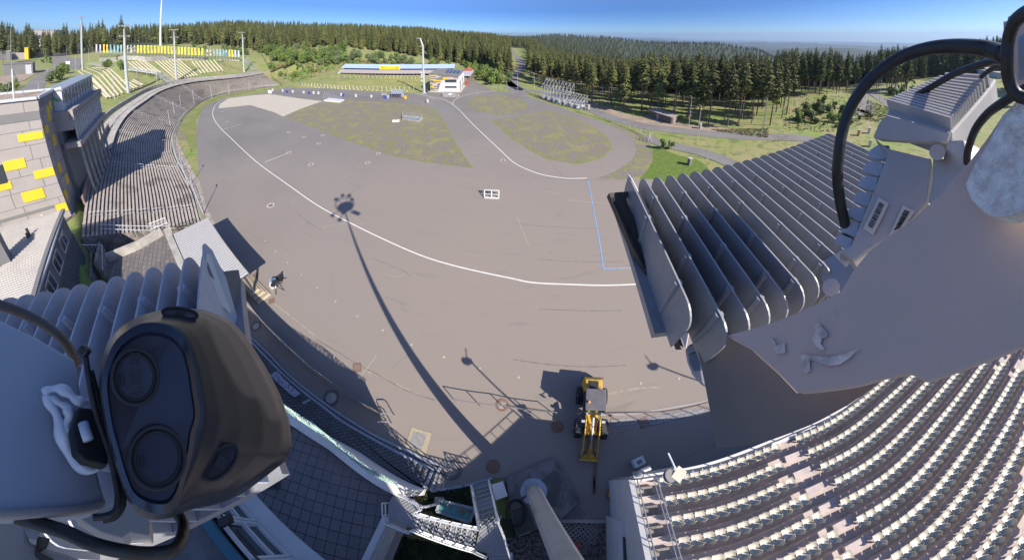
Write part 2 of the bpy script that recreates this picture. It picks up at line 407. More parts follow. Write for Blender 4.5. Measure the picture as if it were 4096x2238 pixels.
def split_islands(names, lo=2, hi=60):
    for o in list(COL.objects):
        if o.type != 'MESH' or o.parent is None or o.get('kind') or o.name.split('.')[0] not in names or o.data.users > 1: continue
        me = o.data; n = len(me.vertices); par = list(range(n))
        def find(a):
            while par[a] != a: par[a] = par[par[a]]; a = par[a]
            return a
        for p in me.polygons:
            v = p.vertices; r = find(v[0])
            for k in v[1:]: par[find(k)] = r
        roots = {}
        for p in me.polygons: roots.setdefault(find(p.vertices[0]), []).append(p.index)
        if not lo <= len(roots) <= hi: continue
        for i, (r, fs) in enumerate(roots.items()):
            if i == 0: continue
            idx = {}; vs = []; ff = []
            for f in fs:
                q = []
                for k in me.polygons[f].vertices:
                    if k not in idx: idx[k] = len(vs); vs.append(tuple(me.vertices[k].co))
                    q.append(idx[k])
                ff.append(q)
            m2 = bpy.data.meshes.new(me.name); m2.from_pydata(vs, [], ff)
            for mt in me.materials: m2.materials.append(mt)
            c = o.copy(); c.data = m2; COL.objects.link(c)
        keep = set(list(roots.values())[0]); bm = bmesh.new(); bm.from_mesh(me); bm.faces.ensure_lookup_table()
        bmesh.ops.delete(bm, geom=[f for f in bm.faces if f.index not in keep], context='FACES'); bm.to_mesh(me); bm.free()
# ================= terrain =================
U_D = [((205, 600), 4.2), ((220, 480), 4.2), ((235, 430), 4.2), ((250, 380), 4.4), ((270, 330), 4.6), ((300, 290), 5.0), ((340, 260), 5.4), ((400, 225), 5.8), ((480, 205), 5.8), ((600, 193), 4.4), ((660, 183), 4.0)]
L_D = [(505, 562), (485, 490), (460, 440), (440, 400), (432, 370), (440, 330), (470, 285), (530, 245), (620, 226), (703, 216)]
UP = crv([G(*dp(*p), z) for p, z in U_D], 6)
LO = crv([G(*dp(*p), 0.0) for p in L_D], 6)
TERR_C = Vector((-60, 45))
def upper_side(x, y):
    """(distance outside the terrace crest, crest height) or None"""
    best = (1e9, 0, 0)
    for i in range(0, len(UP) - 1, 2):
        a = UP[i]; b = UP[min(i + 2, len(UP) - 1)]
        dx, dy = b.x - a.x, b.y - a.y; u = ((x - a.x) * dx + (y - a.y) * dy) / (dx * dx + dy * dy + 1e-9); u = max(0, min(1, u))
        qx, qy = a.x + dx * u, a.y + dy * u; d = math.hypot(x - qx, y - qy)
        if d < best[0]:
            cr = dx * (y - a.y) - dy * (x - a.x)
            best = (d, a.z + (b.z - a.z) * u, cr, i)
    return best
AZ = [-180, -125, -95, -80, -66, -55, -45, -30, -15, 0, 8, 20, 32, 45, 55, 62, 70, 80, 95, 125, 180]
DD = [0, 60, 100, 135, 170, 210, 260, 330, 420, 600, 900, 1300, 1800, 2600, 3500, 5000, 8000, 12000, 20000]
def row(*v): return list(v)
TAB = {
 -180: row(0, 0, 0, 0, 0, 0, 0, 0, 0, 0, 0, 0, 0, 0, 0, 0, 0, 0, 0),
 -125: row(0, 0, 2, 4, 5, 6, 7, 8, 8, 8, 8, 8, 8, 8, 8, 8, 8, 8, 8),
 -95: row(0, 0, 3, 5, 7, 8, 9, 9, 9, 9, 9, 9, 8, 8, 8, 8, 8, 8, 8),
 -80: row(0, 0, 3, 4, 7, 10, 12, 15, 18, 20, 18, 10, 10, 10, 10, 10, 8, 8, 8),
 -66: row(0, 0, 0, 0, 4, 9, 13, 19, 26, 30, 28, 20, 10, 10, 10, 10, 8, 8, 8),
 -55: row(0, 0, 0, 0, 3, 7, 12, 19, 26, 30, 28, 20, 10, 10, 10, 10, 8, 8, 8),
 -45: row(0, 0, 0, 0, 1, 7, 14, 20, 25, 28, 26, 20, 10, 5, 0, 0, 0, 0, 0),
 -30: row(0, 0, 0, 0, 0, 6, 14, 18, 21, 22, 20, 15, 5, 0, 0, 0, 0, 0, 0),
 -15: row(0, 0, 0, 0, 0, 3, 9, 11, 12, 10, 5, 0, -20, -40, -60, -80, -90, -90, -90),
 0: row(0, 0, 0, 0, -1, 1, 4, 3, 0, -6, -2, 3, -10, -60, -120, -120, -120, -150, -200),
 8: row(0, 0, -0.5, -3, -6, -9, -13, -18, -24, -30, -18, 14, 3, -60, -150, -150, -150, -200, -260),
 20: row(0, 0, -1, -4, -8, -13, -18, -26, -36, -52, -42, 4, -8, -80, -180, -200, -200, -260, -320),
 32: row(0, 0, -1, -6, -11, -17, -24, -35, -48, -70, -78, -22, -40, -110, -200, -220, -215, -280, -330),
 45: row(0, 0, -1, -6, -12, -18, -28, -42, -58, -85, -95, -26, -60, -150, -210, -300, -225, -420, -560),
 55: row(0, 0, -1, -3, -8, -16, -27, -42, -62, -95, -115, -50, -85, -180, -190, -320, -212, -420, -560),
 62: row(0, 0, 0, -1, -4, -10, -20, -38, -62, -105, -140, -115, -140, -200, -125, -330, -209, -420, -560),
 70: row(0, 0, 0, 0, -3, -8, -17, -32, -55, -95, -150, -170, -190, -210, -125, -330, -228, -420, -560),
 80: row(0, 0, 0, 0, 0, -2, -5, -8, -14, -30, -60, -90, -120, -150, -150, -300, -262, -420, -560),
 95: row(0, 0, 0, 0, 1, 2, 3, 4, 5, 5, 0, -10, -20, -40, -60, -100, -150, -200, -250),
 125: row(0, 0, 0, 0, 1, 2, 3, 4, 5, 5, 0, -10, -20, -40, -60, -100, -150, -200, -250),
 180: row(0, 0, 0, 0, 0, 0, 0, 0, 0, 0, 0, 0, 0, 0, 0, 0, 0, 0, 0)}
def sm(u): return u * u * (3 - 2 * u)
def hgt(x, y):
    D = math.hypot(x, y); az = math.degrees(math.atan2(x, y))
    for i in range(1, len(AZ)):
        if az <= AZ[i]: break
    u = sm((az - AZ[i - 1]) / (AZ[i] - AZ[i - 1]))
    h = lerp_table(D, DD, TAB[AZ[i - 1]]) * (1 - u) + lerp_table(D, DD, TAB[AZ[i]]) * u
    if D > 700:
        h += 22 * (noise.noise(Vector((x * 0.0011, y * 0.0011, 3))) + 0.4 * noise.noise(Vector((x * 0.003, y * 0.003, 7)))) * min(1, (D - 700) / 1200) * (1.0 if D < 3000 else 1.6)
    if D > 2200 and az > 15:
        w2 = min(1, (D - 2200) / 900); h += w2 * 34 * (.8 - abs(noise.noise(Vector((x * 0.0009, y * 0.0009, 11)))) * 3.2)
    if x < -30 and D < 340 and -102 < az < -50:
        d, zc, cr, i = upper_side(x, y)
        w = max(0.0, 1 - max(0, D - 230) / 110.0)
        w *= max(0.0, min(1.0, (-az - 50) / 8.0))
        if cr > 0 or False:
            k = (az + 102) / 20.0
            if d < 6: hh = zc - 0.25
            else:
                far = min(1.0, (d - 6) / 34.0)
                sl_ = 8.0 if az > -85 else max(1.5, 8.0 * (1 - (-85 - az) / 7.0))
                hh = zc - 0.25 + sl_ * far
            h = h * (1 - w) + hh * w if i < len(UP) - 3 else h * 0.5 + hh * 0.5 * w + h * 0.5 * (1 - w)
        else:
            h = h * (1 - w) + (-0.02) * w if d < 30 or D < 150 else h
    return h
def gt(x, y, dz=0.0, smax=9000):
    """where the ray through a photo pixel meets the terrain"""
    d = dirv(x, y); s = 20.0; ps = s
    while s < smax:
        p = Vector((0, 0, H)) + d * s
        if p.z < hgt(p.x, p.y):
            lo, hi = ps, s
            for _ in range(14):
                m = (lo + hi) / 2; q = Vector((0, 0, H)) + d * m
                if q.z < hgt(q.x, q.y): hi = m
                else: lo = m
            q = Vector((0, 0, H)) + d * hi
            return Vector((q.x, q.y, hgt(q.x, q.y) + dz))
        ps = s; s = s * 1.02 + 0.5
    q = Vector((0, 0, H)) + d * 300
    return Vector((q.x, q.y, hgt(q.x, q.y) + dz))
def build_terrain():
    rad = [0, 15, 30, 40]
    while rad[-1] < 260: rad.append(rad[-1] + 3.0)
    while rad[-1] < 25000: rad.append(rad[-1] * 1.045)
    NA = 360; i_split = next(i for i, r in enumerate(rad) if r > 330)
    grid = [[Vector((r * math.sin(a * math.pi / 180), r * math.cos(a * math.pi / 180), hgt(r * math.sin(a * math.pi / 180), r * math.cos(a * math.pi / 180)) - (0.03 if r < 200 else 0))) for a in range(NA)] for r in rad]
    for nm, lo, hi, mt in (('ground', 0, i_split, M['wild_grass']), ('hills', i_split, len(rad) - 1, M['hill'])):
        mb = MB(); 
        for r in grid[lo:hi + 1]: mb.v.extend([tuple(p) for p in r])
        for i in range(hi - lo):
            for a in range(NA):
                b = (a + 1) % NA
                if lo + i == 0:
                    mb.f.append((0, (i + 1) * NA + a, (i + 1) * NA + b)); mb.m.append(0)
                else:
                    mb.f.append((i * NA + a, (i + 1) * NA + a, (i + 1) * NA + b, i * NA + b)); mb.m.append(0)
        o = mb.build(nm, mt, None, smooth=True, fixn=False); struct(o)
        o.data.flip_normals()
M['hill'] = mat('hill_forest_floor', (0.040, 0.055, 0.022), 0.95, col2=(0.028, 0.038, 0.016), scale=0.02, bump=1.0, bscale=0.1, detail=8)
build_terrain()

M['streak'] = mat('dust_streak', (0.29, 0.245, 0.195), .95, var=.2, scale=3)
M['weeds'] = mat('weedy_edge', (0.17, 0.19, 0.045), .95, col2=(.15, .135, .11), scale=1.2, bump=1, bscale=6, thr=(.38, .5))
# ================= arena surfaces =================
def sheet(name, pts, z, m, n=4, closed=True, label=None, kind='structure', smooth_=True):
    P_ = crv([Vector((p[0], p[1], 0)) for p in pts], n, True) if smooth_ else [Vector((p[0], p[1], 0)) for p in pts]
    if smooth_:
        Q_ = P_ + [P_[0]]; L_ = sum((b - a).length for a, b in zip(Q_, Q_[1:])); Q_ = resample(Q_, max(40, int(L_ / .6)))[:-1]; P_ = [p + Vector((noise.noise(p * .9), noise.noise(p * .9 + Vector((9, 9, 0))), 0)) * .16 + Vector((noise.noise(p * 3.1), noise.noise(p * 3.1 + Vector((5, 2, 0))), 0)) * .09 for p in Q_]
    mb = MB(); mb.sheet([(p.x, p.y, z) for p in P_]); o = mb.build(name, m, None, fixn=False)
    if o.data.polygons[0].normal.z < 0: o.data.flip_normals()
    return struct(o, label, kind)
ASPH = DP([(497, 400), (495, 340), (498, 300), (515, 266), (560, 247), (640, 237), (700, 224), (735, 216), (790, 219), (1000, 233), (1058, 235), (1075, 222), (1150, 205), (1165, 185), (1178, 188), (1200, 207), (1240, 228), (1290, 233), (1345, 247), (1400, 266), (1500, 300), (1560, 324), (1592, 345), (1602, 375), (1590, 402), (1545, 432), (1500, 449), (1575, 450), (1640, 450), (1750, 470), (2000, 560), (2330, 720), (2500, 900), (2300, 1000), (2000, 1110), (1800, 1180), (1620, 1215)])
ASPH += T(14, [(1160, 600), (1155, 690), (1055, 690), (1060, 1003), (500, 1000), (440, 1060)]) + T(13, [(2560, 580), (2370, 580), (2160, 640), (1765, 710), (1860, 460), (1500, 298), (1210, 162)])
ASPH += T(9, [(930, 1397), (700, 1242), (500, 1092), (280, 902), (130, 742), (-60, 560), (-250, 330)]) + DP([(560, 700), (560, 600), (520, 520), (500, 450)])
sheet('asphalt_ground', gz(ASPH), 0.0, M['asphalt'], smooth_=False)
sheet('paved_shoulder', gz(DP([(452, 365), (470, 400), (500, 450), (545, 500), (600, 640), (640, 700), (600, 745), (560, 680), (520, 560), (478, 480), (445, 420), (438, 370), (440, 330)])), -0.012, M['old_concrete'])
INFIELD = gz(DP([(718, 292), (752, 277), (805, 260), (860, 252), (930, 255), (1000, 259), (1060, 265), (1090, 276), (1108, 300), (1135, 345), (1160, 385), (1184, 420), (1130, 413), (1050, 402), (1000, 392), (930, 370), (870, 347), (790, 318)]))
sheet('gravel_infield', INFIELD, 0.012, M['gravel'], 1)
sheet('pale_gravel_yard', gz(DP([(549, 272), (552, 262), (575, 247), (640, 239), (680, 236), (745, 246), (812, 254), (760, 272), (712, 293), (690, 282), (630, 264)])), 0.012, M['pale_gravel'], 1)
sheet('gravel_oval', gz(DP([(1180, 255), (1200, 243), (1250, 239), (1300, 247), (1323, 263), (1310, 277), (1265, 287), (1215, 280), (1187, 268)])), 0.012, M['gravel'], 5)
sheet('gravel_island', gz(DP([(1245, 303), (1290, 296), (1345, 285), (1378, 279), (1420, 290), (1470, 310), (1512, 335), (1532, 365), (1515, 390), (1470, 405), (1420, 405), (1370, 392), (1310, 358), (1268, 325)])), 0.012, M['gravel'], 5)
sheet('gravel_shoulder', gz(DP([(1500, 300), (1560, 318), (1612, 336), (1640, 368), (1642, 405), (1622, 436), (1580, 451), (1500, 449), (1545, 432), (1590, 402), (1602, 375), (1592, 345), (1560, 324)])), -0.008, M['gravel'], 1)
sheet('bright_meadow', gz(DP([(1642, 366), (1700, 388), (1760, 403), (1795, 438), (1830, 480), (1700, 520), (1600, 470), (1622, 436), (1640, 405)])), -0.010, M['bright_grass'], 3)
sheet('range_lawn', gz(T(1, [(330, 880), (420, 840), (600, 800), (790, 757), (1300, 757), (1745, 762), (1748, 915), (1640, 932), (1560, 925), (1280, 915), (1000, 903), (700, 888)])), 0.012, M['lawn'], 1)
sheet('grass_verge', gz(T(0, [(1975, 1407), (1970, 1200), (2060, 1060), (2200, 985), (2573, 912), (2573, 900), (2150, 975), (1940, 1070), (1850, 1180), (1820, 1300), (1880, 1407)]) + T(4, [(1890, 60), (1960, 90), (1985, 40)])), 0.010, M['grass'], 1)
sheet('dirt_verge', gz(T(0, [(2573, 905), (2150, 982), (1950, 1075), (1860, 1190), (1840, 1300), (1890, 1407), (1800, 1407), (1740, 1300), (1760, 1200), (1880, 1080), (2100, 980), (2573, 880)])), 0.002, M['gravel'], 1)

for nm_ in ('gravel_infield', 'gravel_oval', 'gravel_island'):
    o_ = bpy.data.objects[nm_]; vs_ = [v.co.copy() for v in o_.data.vertices]; ctr_ = sum(vs_, Vector()) / len(vs_)
    mb = MB(); mb.sheet([(v.x + (v - ctr_).normalized().x * (.55 + .5 * noise.noise(v * .35)), v.y + (v - ctr_).normalized().y * (.55 + .5 * noise.noise(v * .35)), .007) for v in vs_]); o2_ = mb.build('weedy_edge', M['weeds'], None, fixn=False)
    if o2_.data.polygons[0].normal.z < 0: o2_.data.flip_normals()
    struct(o2_)
def line(name, pts, w, m, z=0.022, n=6, label=None):
    mb = MB(); mb.ribbon([(p.x, p.y, 0) for p in crv(pts, n)], w, z); o = mb.build(name, m, None, fixn=False)
    if o.data.polygons[0].normal.z < 0: o.data.flip_normals()
    return struct(o, label)
big = T(0, [(2573, 955), (2300, 985), (2185, 1040), (2140, 1110), (2150, 1190), (2220, 1290), (2335, 1400)]) + T(5, [(0, 213), (300, 432), (620, 655), (950, 832), (1300, 1002), (1700, 1172), (2000, 1262), (2270, 1325), (2560, 1385)]) + T(10, [(190, 20), (570, 40), (900, 50), (1400, 28), (1700, 10)])
line('track_line', gz(big), 0.15, M['white_paint'])
line('track_line', gz(T(1, [(1560, 925), (1700, 958), (1850, 990), (1920, 1015), (1975, 1048), (2050, 1110), (2120, 1185), (2230, 1295), (2345, 1405)]) + T(5, [(2460, 105), (2573, 210)]) + T(6, [(110, 275), (300, 345), (520, 380), (640, 384), (752, 380)])), 0.17, M['white_paint'])
line('track_line', gz(T(1, [(2415, 915), (2250, 925), (2100, 955), (2010, 995), (1978, 1030), (1985, 1050)])), 0.16, M['white_paint'])
line('blue_marking', gz(T(6, [(765, 405), (800, 580), (830, 750), (862, 920), (890, 1080), (918, 1293)])), 0.11, M['blue_paint'], n=1)
line('blue_marking', gz(T(6, [(914, 1290), (1110, 1284), (1400, 1276)])), 0.10, M['blue_paint'], z=0.030, n=1)
line('thin_marking', gz(T(0, [(2235, 1300), (2425, 1250)])), 0.1, M['white_paint'], n=1)
line('thin_marking', gz(T(5, [(90, 220), (316, 132)])), 0.12, M['white_paint'], n=1)
for seg in ([(1040, 1130), (1990, 1195)],): pass
for k, pts in ((5, [(1985, 455), (2080, 470), (2170, 488), (2300, 520)]), (5, [(860, 145), (950, 90), (1050, 40)]), (5, [(930, 550), (1010, 490), (1085, 445), (1110, 458)]), (5, [(300, 640), (420, 735), (560, 850), (660, 900)]), (6, [(265, 1190), (500, 1210), (900, 1222), (1130, 1215)]), (6, [(0, 830), (300, 860), (620, 880), (900, 885)]), (10, [(270, 290), (500, 297), (800, 305), (1100, 300)]), (10, [(0, 790), (300, 835), (700, 865), (1150, 850)]), (9, [(600, 590), (800, 705), (1000, 830), (1250, 960), (1530, 1110), (1800, 1200)]), (5, [(1180, 1185), (1450, 1300), (1560, 1360)]), (6, [(360, 185), (440, 280), (520, 380)]), (6, [(0, 345), (300, 375), (760, 400), (1130, 398)])):
    line('asphalt_joint', gz(T(k, pts)), 0.07, M['asphalt_seam'], z=0.006)
for k, pts in ((9, [(180, 230), (300, 320), (450, 440), (600, 560)]), (9, [(1060, 900), (1250, 960), (1550, 1110), (1700, 1170)]), (5, [(300, 640), (400, 720)]), (6, [(560, 600), (1100, 640)]), (10, [(960, 1140), (1250, 1085), (1500, 1070)])):
    line('dusty_streak', gz(T(k, pts)), 0.13, M['streak'], z=0.004)

for i in range(9):
    a_ = rnd.uniform(0, 6.28); c0 = gz([dp(rnd.uniform(700, 1560), rnd.uniform(430, 900))])[0]; L_ = rnd.uniform(2, 9); k_ = rnd.uniform(-.12, .12)
    pts_ = [c0 + Vector((math.cos(a_ + k_ * j) * L_ * j / 6, math.sin(a_ + k_ * j) * L_ * j / 6, 0)) for j in range(6)]
    line('scuff_mark', pts_, rnd.uniform(.02, .04), M['pale_gravel'] if i % 3 else M['asphalt_seam'], z=.005 + .0003 * i)
# service roads
def road(name, pts, w, m, dz=0.06, n=8):
    P_ = crv(pts, n)
    Q = [Vector((p.x, p.y, hgt(p.x, p.y) + dz)) for p in P_]
    mb = MB(); mb.ribbon(Q, w); o = mb.build(name, m, None, fixn=False)
    if o.data.polygons[0].normal.z < 0: o.data.flip_normals()
    return struct(o)
road('service_road', [gt(*p) for p in T(2, [(-60, 800), (60, 890), (300, 925), (500, 985), (700, 1050), (820, 1110), (1000, 1185), (1300, 1262), (1700, 1315), (2050, 1350)]) + T(3, [(-40, 1375), (400, 1395)]) + T(7, [(700, 80), (900, 130), (1050, 160)])], 4.2, M['road'])
road('service_road', [gt(*p) for p in T(6, [(1330, -30), (1480, 20), (1700, 75), (1900, 120), (2100, 190), (2400, 330)])], 3.6, M['road'])
road('forest_road', [gt(*p) for p in T(2, [(90, 980), (40, 900), (0, 830), (10, 770), (70, 700), (100, 655), (70, 600), (20, 545), (-30, 500)])], 7.0, M['road'])
road('gravel_verge', [gt(*p) for p in T(2, [(700, 1010), (850, 1080), (1150, 1180), (1400, 1240), (1750, 1290), (2100, 1320)]) + T(3, [(0, 1340)])], 5.5, M['dirt'], dz=0.02)
road('valley_path', [gt(*p) for p in T(3, [(760, 790), (850, 850), (1000, 900), (1130, 990), (1290, 1100)])], 5.0, M['road'])
road('valley_path', [gt(*p) for p in T(3, [(1080, 920), (1230, 885), (1330, 860)])], 3.5, M['road'])
# entrance road on the left, above the stand
road('entrance_road', [gt(*p) for p in T(0, [(300, 930), (400, 800), (480, 730), (560, 690), (700, 640), (680, 600), (560, 550), (470, 510), (450, 485)])], 7.5, M['road'])
sheetp = [gt(*p, dz=0.12) for p in T(0, [(450, 500), (700, 545), (830, 600), (800, 690), (560, 700), (520, 640), (540, 600), (470, 560)])]
mb = MB(); mb.sheet(sheetp); struct(mb.build('entrance_yard', M['road'], None))
sheetp = [gt(*p, dz=0.15) for p in T(0, [(0, 490), (300, 500), (330, 530), (120, 540), (60, 600), (0, 600)])]
mb = MB(); mb.sheet(sheetp); struct(mb.build('car_park', M['road'], None))
sheetp = [gt(*p, dz=0.1) for p in T(0, [(0, 770), (340, 730), (400, 720), (240, 810), (0, 860)])]
mb = MB(); mb.sheet(sheetp); struct(mb.build('dirt_patch', M['dirt'], None))
M['forest_floor_patch'] = M['forest_floor']

# manhole covers with painted rings, small studs, rusty drains
def manhole(p, r, label, inner='rust', outer='ring_paint', name='manhole_cover', group=None, cat='manhole cover'):
    th = thing(name, label, cat, (p.x, p.y, 0), group)
    mb = MB(); mb.tube((0, 0, 0.0), (0, 0, 0.030), r * 0.62, n=20); 
    for i in range(6):
        a = i * math.pi / 3; mb.box((r * 0.35 * math.cos(a), r * 0.35 * math.sin(a), 0.034), (r * 0.16, r * 0.05, 0.012), a)
    o = mb.build('cover', M[inner]); o.parent = th
    mb = MB(); mb.ring((0, 0, 0.026), r * 0.66, r, 28); o = mb.build('ring', M[outer]); o.parent = th
    return th
rings = [(5, 330, 125, 0.55, 'joined to a thin white line'), (5, 630, 35, 0.5, 'nearest the left corner of the gravel infield'), (5, 553, 243, 0.55, 'between the thin white line and the mast shadow'), (5, 1232, 135, 0.5, 'closest to the gravel infield edge'), (5, 1123, 228, 0.52, 'just below the one closest to the infield edge'), (5, 147, 655, 0.6, 'left of the big track line, biggest of them'), (5, 2483, 203, 0.5, 'beside the second track line'), (1, 330, 1328, 0.5, 'leftmost of the three near the pale gravel yard'), (1, 485, 1377, 0.5, 'lowest of the three near the pale gravel yard'), (1, 673, 1358, 0.5, 'rightmost of the three near the pale gravel yard'), (0, 2235, 1122, 0.45, 'just inside the white line at the far left bend'), (0, 2280, 1222, 0.5, 'above the short line at the far left bend'), (1, 1740, 980, 0.6, 'left one of the pair before the small white building'), (1, 1777, 992, 0.6, 'right one of the pair before the small white building'), (1, 2220, 940, 0.5, 'on the curved line near the gravel oval'), (1, 2125, 950, 0.5, 'beside the fork of the white lines')]
for k, a, b, r, lab in rings:
    manhole(G(*t(k, a, b)), r, 'white ringed manhole cover ' + lab, group='white ringed manhole covers')
studs = [(9, 92 - 2573 + 2573, 0), ]
st = [(5, 92, 1010), (5, 197, 1116), (5, 318, 1230), (5, 458, 1352), (9, 615, 72), (9, 800, 211), (9, 1021, 358), (9, 1275, 502), (9, 1563, 645), (9, 1890, 770), (9, 2250, 884), (10, 67, 971), (10, 1292, 1032), (10, 1677, 985)]
for i, (k, a, b) in enumerate(st):
    p = G(*t(k, a, b)); mb = MB(); mb.ring((0, 0, 0.02), 0.05, 0.10, 16); mb.tube((0, 0, 0), (0, 0, 0.03), 0.055, n=10)
    o = mb.build('ground_socket', M['pale_gravel']); o.location = (p.x, p.y, 0)
    tag(o, 'small pale round ground socket in the curved row, %s from the left' % ordn(i + 1), 'ground socket', 'ground sockets in a curved row')
def drain(p, s, rz, label):
    th = thing('drain_grate', label, 'drain', (p.x, p.y, 0), 'rusty drain grates', rz)
    mb = MB()
    for s1 in (-1, 1):
        mb.box((s1 * s / 2, 0, 0.02), (0.05, s + 0.05, 0.03)); mb.box((0, s1 * s / 2, 0.02), (s - 0.05, 0.05, 0.03))
    o = mb.build('frame', M['rust']); o.parent = th
    mb = MB()
    for i in range(8): mb.box((-s / 2 + s * (i + 0.7) / 8.4, 0, 0.018), (s * 0.05, s - 0.06, 0.02))
    o = mb.build('bars', M['rust']); o.parent = th
drain(G(*t(9, 1017, 877)), 0.62, 0.5, 'rusty square drain grate in the middle of the asphalt, beside the curved fence')
drain(G(1087, 1202), 0.55, -0.6, 'rusty drain grate just below the pale steps')
drain(G(1024, 1100), 0.55, 0.5, 'rusty drain grate beside the grey canopy post')
drain(G(*t(14, 690, 30)) if False else G(*t(11 + 3, 1322, 25)), 0.6, 0.1, 'drain grate in the paved gutter right of the wheel loader')
for k, a, b, r, i_, o_, lab in ((9, 757, 1180, 0.62, 'concrete', 'dark_concrete', 'large round manhole cover with concrete centre in the shaded lane beside the fence'), (9, 0, 460, 0.5, 'concrete', 'dark_concrete', 'round grey manhole cover in the shaded lane near the lamp fins'), (13, 1960, 487, 0.68, 'old_concrete', 'dark_concrete', 'large round manhole cover in the shade beside the paved corner'), (13, 2385, 465, 0.42, 'rust', 'rust', 'rusty perforated manhole cover at the edge of a sliver of sunlight'), (14, 455, 65, 0.42, 'rust', 'rust', 'rusty perforated manhole cover in the shade left of the wheel loader'), (13, 1827, 655, 0.38, 'old_concrete', 'concrete', 'small round stone manhole cover at the tip of the kerb'), (14, 1010, 745, 0.4, 'yellow2', 'rust', 'yellowish worn manhole cover by the blue bin'), (9, 2475, 1250, 0.45, 'old_concrete', 'rust', 'rusty ornate manhole cover inside the railing shadow')):
    manhole(G(*t(k, a, b)), r, lab, i_, o_)
sheet('plant_bed', gz(T(6, [(0, 0)])) if False else [Vector((-3, -30, 0)), Vector((12, -30, 0)), Vector((6.5, -2.5, 0)), Vector((-2, -2.5, 0))], -0.012, M['forest_floor'], smooth_=False)
# ================= curved standing terrace on the left =================
NR = 30
lo_ = resample(LO, 90)
up_ = resample(UP, 90)
def terr_pt(u, v):
    """u along (0 near end .. 1 far end), v 0 bottom .. 1 crest"""
    i = u * 89; k = min(88, int(i)); f = i - k
    a = lo_[k].lerp(lo_[k + 1], f); b = up_[k].lerp(up_[k + 1], f)
    return a.lerp(b, v)
terr = thing('standing_terrace', 'long curved concrete terrace with rows of weathered bench planks along the left bend', 'terrace', (-80, 8, 0))
mb = MB(); NU = 88
rows_q = []
for r in range(NR):
    v0, v1 = r / NR, (r + 1) / NR
    for vv, lvl in ((v0, r), (v0, r + 1), (v1, r + 1)):
        rows_q.append([Vector((*(terr_pt(i / NU, vv).xy), 0)) + Vector((0, 0, 0.05 + terr_pt(i / NU, 1).z * lvl / NR)) for i in range(NU + 1)])
n = NU + 1
for q in rows_q: mb.v.extend([tuple(p) for p in q])
for j in range(len(rows_q) - 1):
    for i in range(NU): mb.f.append((j * n + i, j * n + i + 1, (j + 1) * n + i + 1, (j + 1) * n + i)); mb.m.append(0)
# end walls
for e in (0, NU):
    base = [rows_q[0][e]] + [q[e] for q in rows_q[1:]] + [Vector((rows_q[-1][e].x, rows_q[-1][e].y, -0.2)), Vector((rows_q[0][e].x, rows_q[0][e].y, -0.2))]
    mb.sheet(base)
mb.build('step_block', mixmat(mat('terrace_concrete', (0.20, 0.17, 0.15), 0.95, var=0.3, scale=1.2), (0.10, 0.09, 0.08), 0.7, 0.5, 0.7, 6), terr, fixn=False)
AISLES = [0.16, 0.30, 0.42, 0.55, 0.68, 0.80, 0.91]
for r in range(NR):
    mb = MB()
    seg = []
    for i in range(0, 353):
        u = i / 352
        a = terr_pt(u, (r + 0.38) / NR); z = 0.05 + terr_pt(u, 1).z * (r + 1) / NR
        seg.append(Vector((a.x, a.y, z + 0.10)))
    if len(seg) > 1: mb.ribbon(seg, 0.30)
    o = mb.build('bench_plank', mixmat(M['plank'].copy(), (0.22, 0.19, 0.16), 0.25, 0.55, 0.62, 6) if r == 0 else bpy.data.objects['bench_plank'].data.materials[0], terr, fixn=False)
    sd = o.modifiers.new('thick', 'SOLIDIFY'); sd.thickness = 0.06; sd.offset = 0
# handrails on the aisles and crush rails
for ai, c in enumerate(AISLES[:5] + [0.03]):
    mb = MB()
    for r in range(1, NR - 2, 4):
        a = terr_pt(c, r / NR); b = terr_pt(c, (r + 3) / NR)
        za = 0.05 + terr_pt(c, 1).z * (r + 1) / NR; zb = 0.05 + terr_pt(c, 1).z * (r + 3) / NR
        A = Vector((a.x, a.y, za)); B = Vector((b.x, b.y, zb))
        mb.tube(A + Vector((0, 0, 1)), B + Vector((0, 0, 1)), 0.03, n=5); mb.tube(A, A + Vector((0, 0, 1)), 0.03, n=5); mb.tube(B, B + Vector((0, 0, 1)), 0.03, n=5); mb.tube(A + Vector((0, 0, .5)), B + Vector((0, 0, .5)), 0.02, n=5)
    mb.build('handrail', M['galv'], terr)
mb = MB()
for j in range(0, 86):
    u0, u1 = j / 86, (j + 1) / 86
    A = terr_pt(u0, -0.02); B = terr_pt(u1, -0.02); A.z = B.z = 0.05
    mb.tube(A + Vector((0, 0, 1.0)), B + Vector((0, 0, 1.0)), 0.035, n=5); mb.tube(A, A + Vector((0, 0, 1.0)), 0.03, n=5); mb.tube(A + Vector((0, 0, .55)), B + Vector((0, 0, .55)), 0.022, n=5)
mb.build('front_rail', M['galv'], terr)
# walkway on the crest and the concrete wall behind it
mb = MB(); mb.ribbon([p + Vector((0, 0, 0.07)) for p in UP[18:]], 4.6); struct(mb.build('crest_walkway', M['concrete'], None))
def off(pts, d):
    out = []
    for i, p in enumerate(pts):
        q = pts[min(i + 1, len(pts) - 1)] - pts[max(i - 1, 0)]; q.z = 0; q.normalize()
        out.append(p + Vector((-q.y, q.x, 0)) * d)
    return out
wl_ = off(UP[22:], 3.0)
th = thing('retaining_wall', 'long grey concrete retaining wall between terrace walkway and bench slope', 'wall', wl_[0])
mb = MB(); mb.wall(wl_, 1.1, 0.3); mb.build('wall', M['concrete'], th)
mb = MB(); mb.wall([p + Vector((0, 0, 1.1)) for p in wl_], 0.06, 0.36); mb.build('coping', M['light_grey'], th)
